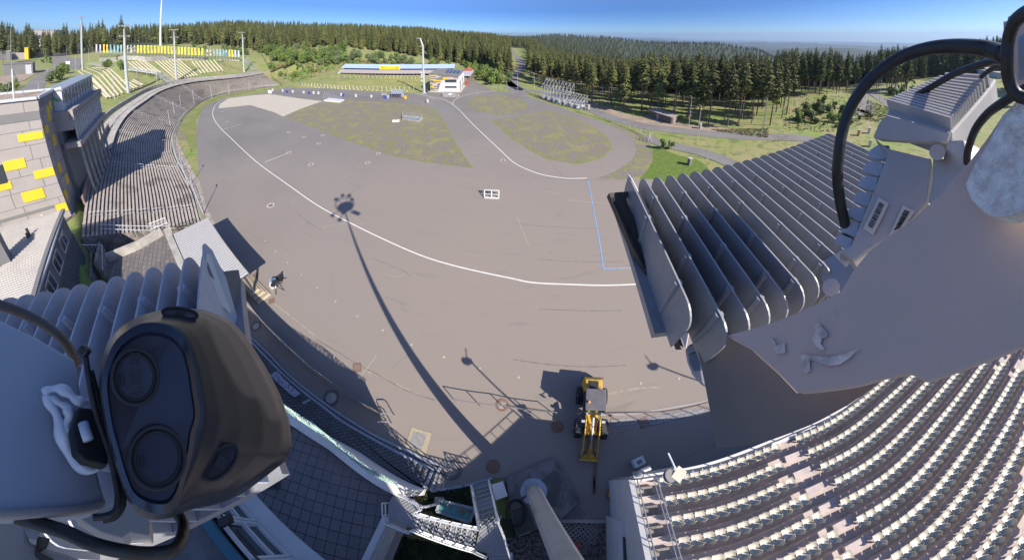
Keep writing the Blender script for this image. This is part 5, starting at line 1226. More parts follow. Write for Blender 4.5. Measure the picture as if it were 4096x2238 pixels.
# ---------- fences right ----------
def gline(k, pts): return [gt(*q) for q in T(k, pts)]
rail('mesh_fence', gline(1, [(2330, 880), (2450, 900), (2573, 912)]) + gline(2, [(80, 918), (180, 940), (285, 978)]), 1.6, 'green wire mesh fence beside the track behind the gravel oval', 'galv', sp=2.5, mid=(.3, .65), cat='fence')
rail('mesh_fence', gline(2, [(690, 1125), (760, 1150), (850, 1175), (940, 1200), (1030, 1232), (1120, 1262), (1200, 1290), (1270, 1325), (1330, 1355), (1390, 1400)]) + gline(6, [(1370, 20)]), 1.7, 'wire mesh fence with pale posts running along the outer bend of the track', 'galv', sp=1.9, mid=(.3, .65), cat='fence', r=.06)
rail('mesh_fence', [G(*t(1, x, y)) for x, y in ((60, 700), (130, 760), (200, 820), (262, 862))], 1.6, 'dark green mesh fence at the far end of the terrace', 'dark', sp=2, mid=(.5,), cat='fence')
rail('lawn_fence', [G(*t(1, x, y)) for x, y in ((385, 838), (520, 808), (640, 780), (770, 752))], 1.0, 'low rustic fence along the left edge of the mown range', 'wood', sp=2.5, cat='fence')
rail('path_railing', gline(3, [(90, 1390), (200, 1398)]) + gline(7, [(-10, 30)]), 1.0, 'low railing beside the gravel road behind the big fins', 'wood', cat='railing')

# ---------- steel frames with bulk bags ----------
fb0, fb1 = gt(*t(2, 292, 985)), gt(*t(2, 560, 1075)); fb2 = gt(*t(2, 700, 1105))
fd = (fb1 - fb0); fd.z = 0; FL = fd.length; fd.normalize(); fn_ = Vector((-fd.y, fd.x, 0))
if fn_.dot(fb0) < 0: fn_ = -fn_
fr = thing('steel_scaffold', 'tall open steel scaffold of repeated frames standing beside the track by the wood', 'scaffold', fb0)
ht = topz(fb0, t(2, 300, 790)[1]) - fb0.z; print('scaffold', FL, ht)
def frame_at(p, h, d):
    mb = MB(); 
    for q in (0, .5, 1): mb.beam(p + fn_ * d * q, p + fn_ * d * q + zz * h * (.55 + .45 * q), .09)
    mb.beam(p + zz * h * .55, p + fn_ * d + zz * h, .09); mb.beam(p + zz * h * .3, p + fn_ * d + zz * h * .3, .08); mb.beam(p, p + fn_ * d + zz * h * .6, .07); mb.beam(p + zz * h * .55, p + fn_ * d + zz * h * .6, .07)
    mb.build('frame', M['galv'], fr)
NF = 9
for i in range(NF): frame_at(fb0 + fd * (FL * i / (NF - 1)), ht, 3.2)
NG = 6; FL2 = (fb2 - fb1).length
for i in range(1, NG): frame_at(fb1.lerp(fb2, i / (NG - 1)), ht * .55, 3.0)
for q, z_ in ((0, .55), (1, 1), (.5, .78), (1, .6), (0, .3), (.5, .3)):
    mb = MB(); mb.beam(fb0 + fn_ * 3.2 * q + zz * ht * z_, fb0 + fd * FL + fn_ * 3.2 * q + zz * ht * z_, .09); mb.build('rail', M['galv'], fr)
    mb = MB(); mb.beam(fb1 + fn_ * 3 * q + zz * ht * .55 * z_, fb2 + fn_ * 3 * q + zz * ht * .55 * z_, .09); mb.build('rail', M['galv'], fr)
mb = MB(); mb.prism([fb0 - fn_ * .5, fb2 - fn_ * .5, fb2 + fn_ * 3.5, fb0 + fn_ * 3.5], zz * .12); mb.build('ground_plate', M['mid_grey'], fr)
M['bag'] = mat('bulk_bag', (0.58, 0.58, 0.57), .9, var=.1, scale=3, bump=.6, bscale=3)
for i in range(14):
    p = fb0.lerp(fb2, (i + .5) / 14) + fn_ * (.6 + .9 * (i % 2)); th = thing('bulk_bag', 'white filled bulk bag at the foot of the steel scaffold, %s from the left' % ordn(i + 1), 'bag', p, 'bulk bags under the scaffold')
    mb = MB(); bm = bmesh.new(); bmesh.ops.create_cube(bm, size=1.0); bmesh.ops.subdivide_edges(bm, edges=bm.edges, cuts=3, use_grid_fill=True)
    for v in bm.verts: v.co = v.co.lerp(v.co.normalized() * .62, .45) * 1.15 + Vector((rnd.uniform(-.04, .04), rnd.uniform(-.04, .04), 0))
    me = bpy.data.meshes.new('sack'); bm.to_mesh(me); bm.free(); me.materials.append(M['bag']); o = bpy.data.objects.new('sack', me); COL.objects.link(o); o.parent = th; o.location = (0, 0, .68)
    mb = MB(); [mb.path([(sx * .4, sy * .4, 1.15), (sx * .3, sy * .3, 1.45), (sx * .1, sy * .4, 1.2)], .03, 4) for sx in (-1, 1) for sy in (-1, 1)]; o = mb.build('loops', M['bag']); o.parent = th
small_box('electric_cabinet', t(2, 768, 1100), (1.0, .5, 1.7), 'light_grey', 'grey electric cabinet beside the short lamp post', 'cabinet', .4)

# ---------- wooden shed ----------
w0, w1, w2 = gt(*t(2, 1372, 1170)), gt(*t(2, 1598, 1246)), gt(*t(2, 1634, 1226))
hh = topz(w1, t(2, 1600, 1180)[1]) - w1.z; wd = (w1 - w0); wd.z = 0; WL = wd.length; wd.normalize(); wn_ = Vector((-wd.y, wd.x, 0))
if wn_.dot(w0) < 0: wn_ = -wn_
wt = 3.0; print('shed', WL, hh)
sh = thing('wooden_shed', 'long flat roofed shed clad in upright weathered boards before the wood', 'shed', w0); wz = min(w0.z, w1.z) - .2
W0 = Vector((w0.x, w0.y, wz)); W1 = W0 + wd * WL; hh += .3
mb = MB(); mb.prism([W0, W1, W1 + wn_ * wt, W0 + wn_ * wt], zz * hh); mb.build('wall', M['wood'], sh)
mb = MB(); k = 0
while k * .22 < WL: p = W0 + wd * (k * .22 + .1) - wn_ * .04; mb.beam(p, p + zz * (hh - .05), .15, .06, up=tuple(wn_)); k += 1
k = 0
while k * .22 < wt: p = W1 + wn_ * (k * .22 + .1) + wd * .04; mb.beam(p, p + zz * (hh - .05), .06, .15, up=tuple(wn_)); k += 1
o = mb.build('boards', mixmat(M['wood'].copy(), (.12, .09, .07), 2.5, .5, .6), sh); o['kind'] = 'stuff'
mb = MB(); mb.prism([W0 - wn_ * .3 - wd * .3 + zz * hh, W1 - wn_ * .3 + wd * .3 + zz * hh, W1 + wn_ * (wt + .3) + wd * .3 + zz * (hh - .1), W0 + wn_ * (wt + .3) - wd * .3 + zz * (hh - .1)], zz * .16); mb.build('roof', M['light_grey'], sh)
for p, nn in ((W0 + wd * WL * .36 - wn_ * .09, wd), (W1 + wd * .09 + wn_ * 1.0, wn_)): mb = MB(); mb.prism([p, p + nn * .95, p + nn * .95 + zz * 2.1, p + zz * 2.1], (-wn_ if nn is wd else wd) * .05); d_ = mb.build('door', M['light_grey'], sh)
mb = MB(); mb.prism([W0 - wn_ * .8 - wd * .8 + zz * .05, W1 - wn_ * .8 + wd * .8 + zz * .05, W1 + wn_ * (wt + .8) + wd * .8 + zz * .05, W0 + wn_ * (wt + .8) - wd * .8 + zz * .05], zz * .2); mb.build('slab', M['concrete'], sh)

# ---------- far left: garage, cars, signs, houses ----------
def house(name, label, cat, q0, q1, ytop, depth, m='white', roofm='roof_grey', gable=0.0, wins=0, k=0, over=.3):
    a, b = gt(*t(k, *q0)), gt(*t(k, *q1)); d = b - a; d.z = 0; L = d.length; d.normalize(); n_ = Vector((-d.y, d.x, 0))
    if n_.dot(a) < 0: n_ = -n_
    z = min(a.z, b.z) - 1.0; h = topz(a, t(k, q0[0], ytop)[1]) - z; h = max(2.5, min(h, 22)); A = Vector((a.x, a.y, z))
    th = thing(name, label, cat, A); W = [A, A + d * L, A + d * L + n_ * depth, A + n_ * depth]
    mb = MB(); mb.prism(W, zz * h); mb.build('wall', M[m], th)
    mb = MB()
    if gable:
        r0 = A + zz * h - d * over; r1 = A + d * (L + over) + zz * h; mb.add([r0 - n_ * over, r1 - n_ * over, r1 + n_ * (depth + over), r0 + n_ * (depth + over), r0 + n_ * depth / 2 + zz * gable, r1 + n_ * depth / 2 + zz * gable], [(0, 1, 5, 4), (2, 3, 4, 5), (0, 4, 3), (1, 2, 5), (0, 3, 2, 1)])
    else: mb.prism([p + zz * h + (p - (W[0] + W[2]) / 2).normalized() * over for p in W], zz * .3)
    mb.build('roof', M[roofm], th)
    for i in range(wins):
        u = L * (i + .3) / wins; w = L / wins * .45; mb = MB(); p = A + d * u - n_ * .05 + zz * (h * .5); mb.prism([p, p + d * w, p + d * w + zz * h * .25, p + zz * h * .25], n_ * .1); f_ = mb.build('window', M['glass'], th)
        mb = MB(); mb.beam(p - n_ * .03, p + d * w - n_ * .03, .1); mb.beam(p + zz * h * .25 - n_ * .03, p + d * w + zz * h * .25 - n_ * .03, .1); mb.build('frame', M['white'], f_)
    return th, A, d, n_, L, h
th, A, d, n_, L, h = house('garage', 'long flat grey garage with pale double door in front of the car park', 'garage', (35, 762), (335, 738), 650, 9, 'mid_grey', 'roof_grey')
mb = MB(); p = A + d * L * .75 - n_ * .06 + zz * 1; mb.prism([p, p + d * L * .2, p + d * L * .2 + zz * (h - 1.6), p + zz * (h - 1.6)], -n_ * .06); mb.build('door', M['galv'], th)
house('hall', 'large pale hall with dark flat roof beyond the car park at top left', 'building', (330, 475), (560, 470), 268, 25, 'light_grey', 'mid_grey', wins=5)
house('orange_house', 'orange house half hidden by trees, left one', 'house', (775, 375), (870, 378), 325, 10, 'orange', 'roof_grey', 2.5, 3) if 'orange' in M else None
house('orange_house', 'tall orange house standing among trees above the banner row', 'house', (1072, 372), (1118, 372), 285, 10, 'orange', 'roof_grey', 2.0, 2)
house('white_bungalow', 'low white bungalow behind the entrance road', 'house', (632, 432), (808, 418), 378, 9, 'white', 'light_grey', 1.0, 6)
house('small_kiosk', 'small pale hut on the bank left of the radio mast', 'hut', (1322, 418), (1360, 418), 388, 4, 'white', 'light_grey', .6)
house('entrance_kiosk', 'dark narrow kiosk with white panel beside the car park', 'kiosk', (60, 606), (106, 604), 515, 3, 'mid_grey', 'galv')
house('yellow_pillar', 'bright yellow advertising pillar at the entrance', 'sign', (287, 592), (328, 580), 480, 2.5, 'yellow', 'yellow')
house('display_wall', 'low white wall with black notice panel by the car park', 'wall', (108, 598), (300, 590), 535, 1.0, 'light_grey', 'light_grey')
house('bus_sign', 'small white billboard beside the entrance road', 'sign', (662, 648), (702, 647), 628, .4, 'white', 'white')
house('teal_board', 'pale teal board on the bank below the spruces', 'sign', (922, 436), (958, 434), 395, .4, 'glass2', 'white')
b = gt(*t(0, 155, 590)); mb = MB(); mb.box(b + zz * 2.0 + Vector((1.5, 0, 0)), (.2, 6, 1.8), math.atan2(b.x, b.y) * -1 + math.pi / 2 * 0); o = mb.build('notice_panel', M['black']); tag(o, 'black notice board on the low white wall', 'notice board'); o.name = 'notice_board'
def car(p, rz, m, label):
    th = thing('parked_car', label, 'car', p, 'cars in the car park', rz)
    prof = [(-2.1, .35), (-2.15, .8), (-1.6, .95), (-1.0, 1.42), (.5, 1.45), (1.15, .98), (2.0, .85), (2.15, .5), (2.1, .35)]
    mb = MB(); mb.prism([(x, -.85, z) for x, z in prof], (0, 1.7, 0)); o = mb.build('body', M[m], None, bevel=.06); o.parent = th
    mb = MB(); mb.prism([(-1.35, -.87, .98), (-.95, -.87, 1.36), (.42, -.87, 1.38), (.95, -.87, .98)], (0, 1.74, 0)); o = mb.build('windows', M['glass']); o.parent = th
    for x in (-1.35, 1.35):
        for y in (-.86, .86): mb = MB(); mb.tube((x, y - .1, .33), (x, y + .1, .33), .33, n=14); w = mb.build('wheel', M['black']); w.parent = th
for i, (x, y, m, c) in enumerate(((15, 522, 'dark', 'dark car at the left picture edge'), (45, 520, 'white', 'white car second from the left'), (95, 515, 'white', 'white van-like car in the middle of the row'), (180, 518, 'black', 'black car nearest the yellow pillar'))):
    car(gt(*t(0, x, y), dz=.15), rnd.uniform(0, 3), m, c + ' in the far car park')
for i, (k, x, y, m, lab) in enumerate(((3, 910, 1195, 'light_grey', 'grey box on a post in the cleared meadow'), (3, 1012, 1335, 'white', 'white box standing in the short grass on the right'), (3, 905, 1358, 'yellow2', 'small yellow box in the grass beside the big cable'), (7, 1020, 60, 'white', 'white hydrant box by the road behind the cable'), (6, 1780, 245, 'mid_grey', 'small dark pillar in the bright meadow'), (2, 1887, 1290, 'light_grey', 'small grey cabinet beside the road lamp'))):
    b = gt(*t(k, x, y)); th = thing('meadow_box', lab, 'box', b); mb = MB(); mb.box(b + zz * .7, (.8, .6, 1.4), .3); mb.build('body', M[m], th, bevel=.04); mb = MB(); mb.box(b + zz * 1.45, (.9, .7, .1), .3); mb.build('lid', M['concrete'], th)
# white industrial building far right
house('white_hall', 'large white flat roofed hall with lamps on its roof behind the cables at right', 'building', (1705, 745), (2340, 790), 640, 30, 'white', 'pale_gravel', k=3) 
# ================= curved fence along the lane =================
fl = gz(T(9, [(-120, 200), (0, 330), (60, 405), (130, 487), (210, 570), (300, 655), (400, 745), (500, 830), (620, 935), (745, 1025), (885, 1120), (1035, 1218), (1190, 1310), (1250, 1338)]))
fl = crv(fl, 4)
th = thing('lane_fence', 'curved grey mesh fence on a pale kerb along the shaded lane, lower left', 'fence', fl[0])
mb = MB(); mb.wall(fl, .10, .16); mb.build('kerb', M['concrete'], th)
FHt = 2.0
for q in (.14, FHt): mb = MB(); mb.path([p + zz * q for p in fl], .03, 5); mb.build('rail', M['mid_grey'], th)
W = resample(fl, 20)
for p in W: mb = MB(); mb.tube(p, p + zz * FHt, .035, n=6); mb.build('post', M['mid_grey'], th)
mb = MB(); W = resample(fl, 330)
for i, p in enumerate(W): mb.beam(p + zz * .14, p + zz * FHt, .022)
o = mb.build('mesh_bars', M['mid_grey'], th); o['kind'] = 'stuff'
S_ = resample(fl, 100)[30:50]; mb = MB(); mb.wall([p + zz * .2 for p in S_], FHt - .25, .03); mb.build('solid_panel', M['dark'], th)
e0 = fl[-1]; mb = MB()
for k in (0, .55): p = e0 + Vector((.35, -.1 - k, 0)); mb.path([p, p + zz * .9, p + Vector((.1, .05, 1.05)), p + Vector((.55, .2, 1.05)), p + Vector((.65, .25, .9)), p + Vector((.65, .25, 0))], .035, 6)
mb.build('end_hoops', M['steel'], th)

# ================= brick ledge with kerbs, retaining wall and plaza =================
wall_o = T(13, [(-420, -720), (-150, -455), (130, -215), (440, 0), (720, 175), (860, 275), (1150, 492), (1330, 602), (1520, 690)])
PZ = 4.2
wo = [G(*q, PZ) for q in wall_o]
k1 = gz(T(9, [(-60, 560), (130, 740), (280, 900), (500, 1090), (700, 1240), (930, 1395)]) + T(13, [(1210, 160), (1500, 297), (1860, 460)]))
k1 = crv(k1, 4); tip1 = G(*t(13, 1760, 712))
k2 = crv([G(*q, .15) for q in T(9, [(-60, 600), (100, 765), (250, 920), (480, 1120), (680, 1270), (850, 1400)]) + T(13, [(1180, 190), (1480, 350), (1782, 495)])], 4); tip2 = G(*t(13, 1690, 690), .15)
inner = [Vector((p.x, p.y, 0)) for p in wo]
M['setts'] = brickmat('dark_paving_setts', (0.135, 0.135, 0.14), (0.10, 0.10, 0.105), (0.03, 0.03, 0.032), 1.0, .42, .2, .018, -.55)
mb = MB(); mb.prism(k1 + [tip1] + inner[::-1], zz * .14); struct(mb.build('paved_ledge', M['setts'], None))
mb = MB(); mb.prism([Vector((p.x, p.y, .14)) for p in k2 + [tip2] + inner[::-1]], zz * .15); struct(mb.build('paved_ledge', M['setts'], None))
M['kerbstone'] = mat('kerb_stone', (0.30, 0.32, 0.36), .85, var=.1, scale=3)
mb = MB(); mb.wall(k1 + [tip1], .17, .15); struct(mb.build('kerb', M['kerbstone'], None))
mb = MB(); mb.wall([Vector((p.x, p.y, .14)) for p in k2 + [tip2]], .19, .15); struct(mb.build('kerb', M['kerbstone'], None))
mb = MB(); mb.wall(gz(T(13, [(1765, 712), (2165, 642), (2375, 580)])), .15, .15); struct(mb.build('kerb', M['kerbstone'], None))
th = thing('plaza_wall', 'thick curved white wall with wide pale coping between plaza and brick ledge', 'wall', wo[4])
wc = crv(wo, 5); wcen = off(wc, -.22)
if (wcen[5] - Vector((0, 0, 0))).length < (wc[5]).length and False: wcen = off(wc, .22)
mb = MB(); mb.wall([Vector((p.x, p.y, 0)) for p in wcen], PZ - .12, .34); mb.build('wall', M['white'], th)
mb = MB(); mb.wall([Vector((p.x, p.y, PZ - .12)) for p in wcen], .16, .52); mb.build('coping', mat('coping_stone', (0.62, 0.58, 0.52), .8, var=.08, scale=2), th)
# decorative scrolls of green wire on the arena side of the wall
mb = MB(); Wn = resample(off(wc, .16), 130)
for i in range(30, 129):
    p = Wn[i]; a = i * .9; mb.path([p + zz * (1.6 + .3 * math.sin(a + s)) + Vector((.13 * math.cos(a * 1.7 + s * 2), .13 * math.sin(a + s), 0)) for s in (0, 1, 2, 3, 4, 5)], .024, 4)
o = mb.build('wire_trellis', mat('green_wire', (0.32, 0.45, 0.40), .5, var=.2, scale=6), th); o['kind'] = 'stuff'
# plaza slab
pl = wc[::-1] if False else wc
slab = [Vector((p.x, p.y, PZ - .35)) for p in off(wc, -.45)]
rest = [G(*q, PZ - .35) for q in T(13, [(1385, 735), (1345, 830), (1310, 960), (1110, 1400), (1000, 1650)])] + [Vector((-14, -34, PZ - .35)), Vector((-38, -30, PZ - .35)), Vector((-34, -12, PZ - .35))]
if (slab[0] - rest[-1]).length > (slab[-1] - rest[-1]).length: pass
wdir = (wc[-6] - wc[-18]); wrot = math.atan2(wdir.y, wdir.x)
M['tiles'] = brickmat('plaza_slabs', (0.15, 0.14, 0.145), (0.115, 0.115, 0.125), (0.025, 0.025, 0.028), 1.0, .5, .5, .018, -(wrot + .38), 0.0)
mixmat(M['tiles'], (0.07, 0.07, 0.07), .9, .58, .68, 6, .5, None, .7)
mixmat(M['tiles'], (0.19, 0.16, 0.15), .25, .5, .7, 3, 0, None, .6)
mb = MB(); mb.prism([p - zz * 4 for p in slab + rest], zz * 4); struct(mb.build('plaza', M['tiles'], None))
p = G(*t(13, 190, 630), PZ - .33); mb = MB(); mb.box(p, (.6, .6, .03), .5); [mb.box(p + Vector((.07 * i - .2, 0, .02)), (.03, .5, .02), .5) for i in range(6)]; o = mb.build('plaza_drain', M['dark']); tag(o, 'dark square drain among broken slabs on the plaza', 'drain')
# benches on the ledge
def slab_bench(q, label, m, zt=.75):
    g = [G(*s, zt) for s in q]; c = sum(g, Vector()) / len(g); th = thing('ledge_bench', label, 'bench', (c.x, c.y, .3))
    mb = MB(); mb.prism(g, zz * .07); mb.build('seat', m, th)
    for s in (.15, .85):
        a = g[0].lerp(g[-1], s); b = g[1].lerp(g[-2], s)
        for k in (.2, .8): mb = MB(); p = a.lerp(b, k); mb.beam((p.x, p.y, .29), (p.x, p.y, zt), .07); mb.build('leg', M['steel'], th)
mb_ = mixmat(mat('worn_slab', (0.32, 0.32, 0.38), .85), (0.16, 0.15, 0.17), 5, .5, .6)
slab_bench(T(9, [(135, 945), (215, 915), (450, 1140), (385, 1175)]), 'long worn pale bench table on the shaded brick ledge', mb_)
slab_bench(T(9, [(470, 1225), (540, 1190), (552, 1205), (482, 1242)]), 'narrow pale board on posts at the end of the ledge table', M['kerbstone'], .6)
slab_bench(T(13, [(500, 20), (560, 5), (735, 160), (700, 165)]), 'narrow bluish bench against the plaza wall, upper one', M['kerbstone'], .6)
slab_bench(T(13, [(860, 262), (890, 268), (1275, 500), (1262, 515)]), 'long narrow bluish bench against the plaza wall, lower one', M['kerbstone'], .6)
# building with big windows on the plaza
wl0, wl1 = G(*t(12, 2090, 900), 7.0), G(*t(12, 2573, 1500), 7.0); wd_ = wl1 - wl0; wd_.z = 0; wd_.normalize(); wn2 = Vector((wd_.y, -wd_.x, 0))
if wn2.x < 0: wn2 = -wn2
gb = thing('glazed_building', 'building front with large white framed windows beside the plaza, bottom left', 'building', wl0)
a = Vector((wl0.x, wl0.y, PZ - .3)) - wd_ * 4; L_ = 16
mb = MB(); mb.prism([a - wn2 * .3, a + wd_ * L_ - wn2 * .3, a + wd_ * L_ - wn2 * 4, a - wn2 * 4], zz * 3.1); mb.build('wall', M['dark_concrete'], gb)
mb = MB(); mb.prism([a - wn2 * .1 + zz * 3.0, a + wd_ * L_ - wn2 * .1 + zz * 3.0, a + wd_ * L_ - wn2 * .5 + zz * 3.0, a - wn2 * .5 + zz * 3.0], zz * .2); mb.build('roof_edge', M['teal'] if 'teal' in M else M['dark'], gb)
mb = MB(); mb.prism([a + zz * 0 - wn2 * .25, a + wd_ * L_ - wn2 * .25, a + wd_ * L_ + wn2 * .9, a + wn2 * .9], zz * .12); mb.build('white_sill', M['white'], gb)
for i in range(7):
    p = a + wd_ * (i * 2.2 + .3); mb = MB(); mb.prism([p + zz * .4, p + wd_ * 1.8 + zz * .4, p + wd_ * 1.8 + zz * 2.8 - wn2 * .1, p + zz * 2.8 - wn2 * .1], wn2 * .06); f_ = mb.build('window', M['glass'], gb)
    mb = MB()
    for q1, q2 in (((-.1, .3), (1.9, .3)), ((1.9, .3), (1.9, 2.9)), ((1.9, 2.9), (-.1, 2.9)), ((-.1, 2.9), (-.1, .3)), ((-.1, 1.4), (1.9, 1.4))): mb.beam(p + wd_ * q1[0] + zz * q1[1] + wn2 * .1, p + wd_ * q2[0] + zz * q2[1] + wn2 * .1, .16)
    mb.build('frame', M['white'], f_)
mb = MB(); p = a + wd_ * 5 + zz * 3.3 + wn2 * .4; mb.tube(p - wd_ * 3, p + wd_ * 9, .05, n=6); mb.box(p, (.5, .3, .3), 1.0); mb.build('spotlight_rail', M['black'], gb)
th = thing('plaza_end_wall', 'pale wall and railing along the right edge of the plaza', 'wall', G(*t(13, 1300, 980), PZ))
ew = [G(*q, PZ - .3) for q in T(13, [(1320, 965), (1110, 1407), (1000, 1640)])]
mb = MB(); mb.wall([Vector((p.x, p.y, 0)) for p in ew], PZ - .1, .3); mb.build('wall', M['white'], th)
mb = MB()
R2 = off(ew, .35)
for a_, b_ in zip(R2, R2[1:]):
    for q in (.5, 1.0): mb.tube(a_ + zz * q, b_ + zz * q, .025, n=5)
    for k in range(26): p = a_.lerp(b_, k / 26); mb.tube(p, p + zz * 1.0, .015, n=4)
mb.build('railing', M['steel'], th)
ramp = [G(*q, 1.6) for q in T(13, [(1370, 1075), (1470, 1170), (1330, 1500), (1180, 1500)])]
mb = MB(); mb.prism(ramp, zz * .12); o = mb.build('pale_ramp', M['light_grey']); tag(o, 'smooth pale grey slab roof between plaza railing and steel stairs', 'roof slab')

# ================= steel grating stairs at the bottom centre =================
M['grating'] = bpy.data.materials.new('grating'); M['grating'].use_nodes = True
def _gr():
    m = M['grating']; n, l = m.node_tree.nodes, m.node_tree.links; b = n['Principled BSDF']; b.inputs['Base Color'].default_value = (.33, .33, .34, 1); b.inputs['Metallic'].default_value = .3; b.inputs['Roughness'].default_value = .5
    g = n.new('ShaderNodeNewGeometry'); ck = n.new('ShaderNodeTexChecker'); ck.inputs['Scale'].default_value = 11.0; l.new(g.outputs['Position'], ck.inputs['Vector']); l.new(ck.outputs['Fac'], b.inputs['Alpha'])
_gr()
st_ = thing('grating_stairs', 'galvanised steel grating stairs with double tube railings leading down from the plaza', 'staircase', G(*t(13, 1500, 900), 0))
L1 = [G(*q, 4.0) for q in T(13, [(1400, 725), (1490, 745), (1700, 870), (1640, 930), (1600, 1085), (1330, 1000), (1335, 830)])]
mb = MB(); mb.prism(L1, zz * .04); mb.build('upper_landing', M['grating'], st_)
L2 = [G(*q, 2.6) for q in T(13, [(2260, 1065), (2440, 1000), (2480, 1100), (2560, 1340), (2340, 1345), (2200, 1290)])]
mb = MB(); mb.prism(L2, zz * .04); mb.build('lower_landing', M['grating'], st_)
def flight(a0, a1, z0_, b0_, b1_, z1_, n_, nm='flight'):
    A0_, A1_, B0_, B1_ = G(*a0, z0_), G(*a1, z0_), G(*b0_, z1_), G(*b1_, z1_)
    f_ = None
    mb = MB(); mb.beam(A0_, B0_, .06, .2); mb.build('stringer', M['galv'], st_); mb = MB(); mb.beam(A1_, B1_, .06, .2); mb.build('stringer', M['galv'], st_)
    for i in range(n_):
        u0, u1 = i / n_, (i + .86) / n_; p, q, r_, s_ = A0_.lerp(B0_, u0), A1_.lerp(B1_, u0), A1_.lerp(B1_, u1), A0_.lerp(B0_, u1); z = p.z - (z0_ - z1_) / n_ * .5
        mb = MB(); mb.prism([Vector((v.x, v.y, z)) for v in (p, q, r_, s_)], zz * .03); tr = mb.build('tread', M['grating'], st_)
        mb = MB(); mb.beam(Vector((p.x, p.y, z)), Vector((q.x, q.y, z)), .05, .07); mb.build('nosing', M['galv'], tr)
    return A0_, A1_, B0_, B1_
f1 = flight(t(13, 1640, 935), t(13, 1600, 1085), 4.0, t(13, 2240, 1075), t(13, 2200, 1290), 2.6, 11)
f2 = flight(t(13, 2260, 1060), t(13, 2440, 1000), 2.6, t(13, 2180, 652), t(13, 2350, 603), .3, 9)
f3_ = flight(t(13, 2345, 1345), t(13, 2570, 1345), 2.6, t(13, 2360, 1560), t(13, 2600, 1560), 1.8, 5)
def rails(pts, n_=10, hh=1.0):
    for q in (hh, hh * .55): mb = MB(); mb.path(pts if q == 0 else [p + zz * q for p in pts], .035, 6); mb.build('handrail', M['galv'], st_)
    mb = MB(); Q = resample(pts, n_)
    for p in Q: mb.tube(p - zz * .1, p + zz * hh, .03, n=6)
    mb.build('rail_posts', M['galv'], st_)
rails(crv([L1[1], L1[2], G(*t(13, 1640, 935), 4), G(*t(13, 1900, 1000), 3.4), f1[2], G(*t(13, 2255, 1070), 2.6), G(*t(13, 2215, 850), 1.5), f2[2]], 3), 16)
rails([L1[6] + Vector((0, 0, 0)), G(*t(13, 1345, 1020), 4), G(*t(13, 1600, 1120), 3.9), f1[1], f1[3], G(*t(13, 2330, 1350), 2.6)], 12)
rails([f2[3], f2[1], G(*t(13, 2500, 1150), 2.6), G(*t(13, 2573, 1390), 2.6)], 9)
mb = MB()
for q, z in (((1600, 1085), 4), ((2250, 1080), 2.6), ((2200, 1290), 2.6), ((2440, 1010), 2.6), ((2340, 1340), 2.6), ((1700, 870), 4)):
    p = G(*t(13, *q), z); mb.beam((p.x, p.y, 0), p, .1)
mb.build('columns', M['galv'], st_)
# cabinet, glass trough
p4 = [G(*q, 1.2) for q in T(13, [(2370, 650), (2480, 617), (2525, 757), (2410, 800)])]
th = thing('white_cabinet', 'white topped electric cabinet beside the steel stairs', 'cabinet', (p4[0].x, p4[0].y, 0)); mb = MB(); mb.prism([p - zz * 1.2 for p in p4], zz * 1.15); mb.build('body', M['galv'], th); c_ = sum(p4, Vector()) / 4; mb = MB(); mb.prism([c_ + (p - c_) * 1.06 - zz * .05 for p in p4], zz * .06); mb.build('lid', M['white'], th)
p4 = [G(*q, .9) for q in T(13, [(1850, 800), (2200, 885), (2150, 1025), (1815, 915)])]
th = thing('glass_skylight', 'greenish glass skylight box with pale blue rim between the steel stairs', 'skylight', (p4[0].x, p4[0].y, 0)); mb = MB(); mb.prism([p - zz * .9 for p in p4], zz * .85); mb.build('base', M['light_grey'], th)
mb = MB(); mb.prism([p - zz * .05 for p in p4], zz * .05); mb.build('pane', mixmat(mat('teal_glass', (0.10, 0.30, 0.30), .15), (0.14, 0.13, 0.07), 1.4, .5, .62, 3), th)
mb = MB(); [mb.beam(a, b, .12, .1) for a, b in zip(p4, p4[1:] + p4[:1])]; mb.build('rim', M['kerbstone'], th)
p4 = [G(*q, .5) for q in T(13, [(1800, 770), (1890, 780), (1860, 840), (1790, 825)])]; mb = MB(); mb.prism([p - zz * .5 for p in p4], zz * .5); o = mb.build('stone_post_base', M['concrete']); tag(o, 'small grey stone block at the corner of the glass skylight', 'block')

# ================= light pole that carries the camera =================
PB = G(*t(14, 215, 710)); HP = Vector((PB.x - .04, PB.y, H))
pt = [G(*q, .45) for q in T(14, [(-60, 590), (180, 480), (405, 380), (448, 402), (560, 600), (680, 825), (470, 1018), (250, 1100), (60, 1180), (10, 1060), (-30, 800)])]
th = thing('pole_plinth', 'worn concrete foundation block round the foot of the tall light pole', 'foundation', (PB.x, PB.y, 0)); mb = MB(); mb.prism([p - zz * .45 for p in pt], zz * .45); mb.build('block', mixmat(mat('stained_concrete', (0.19, 0.17, 0.16), .95, var=.2, scale=1, bump=.6, bscale=9), (0.10, 0.09, 0.085), .9, .5, .62, 8, .6), th, bevel=.04)
pit_ = [G(*q, .458) for q in T(14, [(0, 900), (150, 850), (245, 1085), (40, 1170)])]; mb = MB(); mb.prism(pit_, zz * .004); mb.build('recess', mixmat(mat('mossy_recess', (0.07, 0.065, 0.06), .95), (0.06, 0.08, 0.03), 3, .5, .6), th)
gv = crv([G(*q, .46) for q in T(14, [(410, 490), (440, 490), (520, 570), (590, 800), (600, 850)])], 4); mb = MB(); mb.ribbon(gv, .16); mb.build('groove', M['dark_concrete'], th)
th = thing('light_pole', 'tall tapering twelve sided steel pole seen from its top, running down to the concrete foundation', 'pole', (PB.x, PB.y, .45))
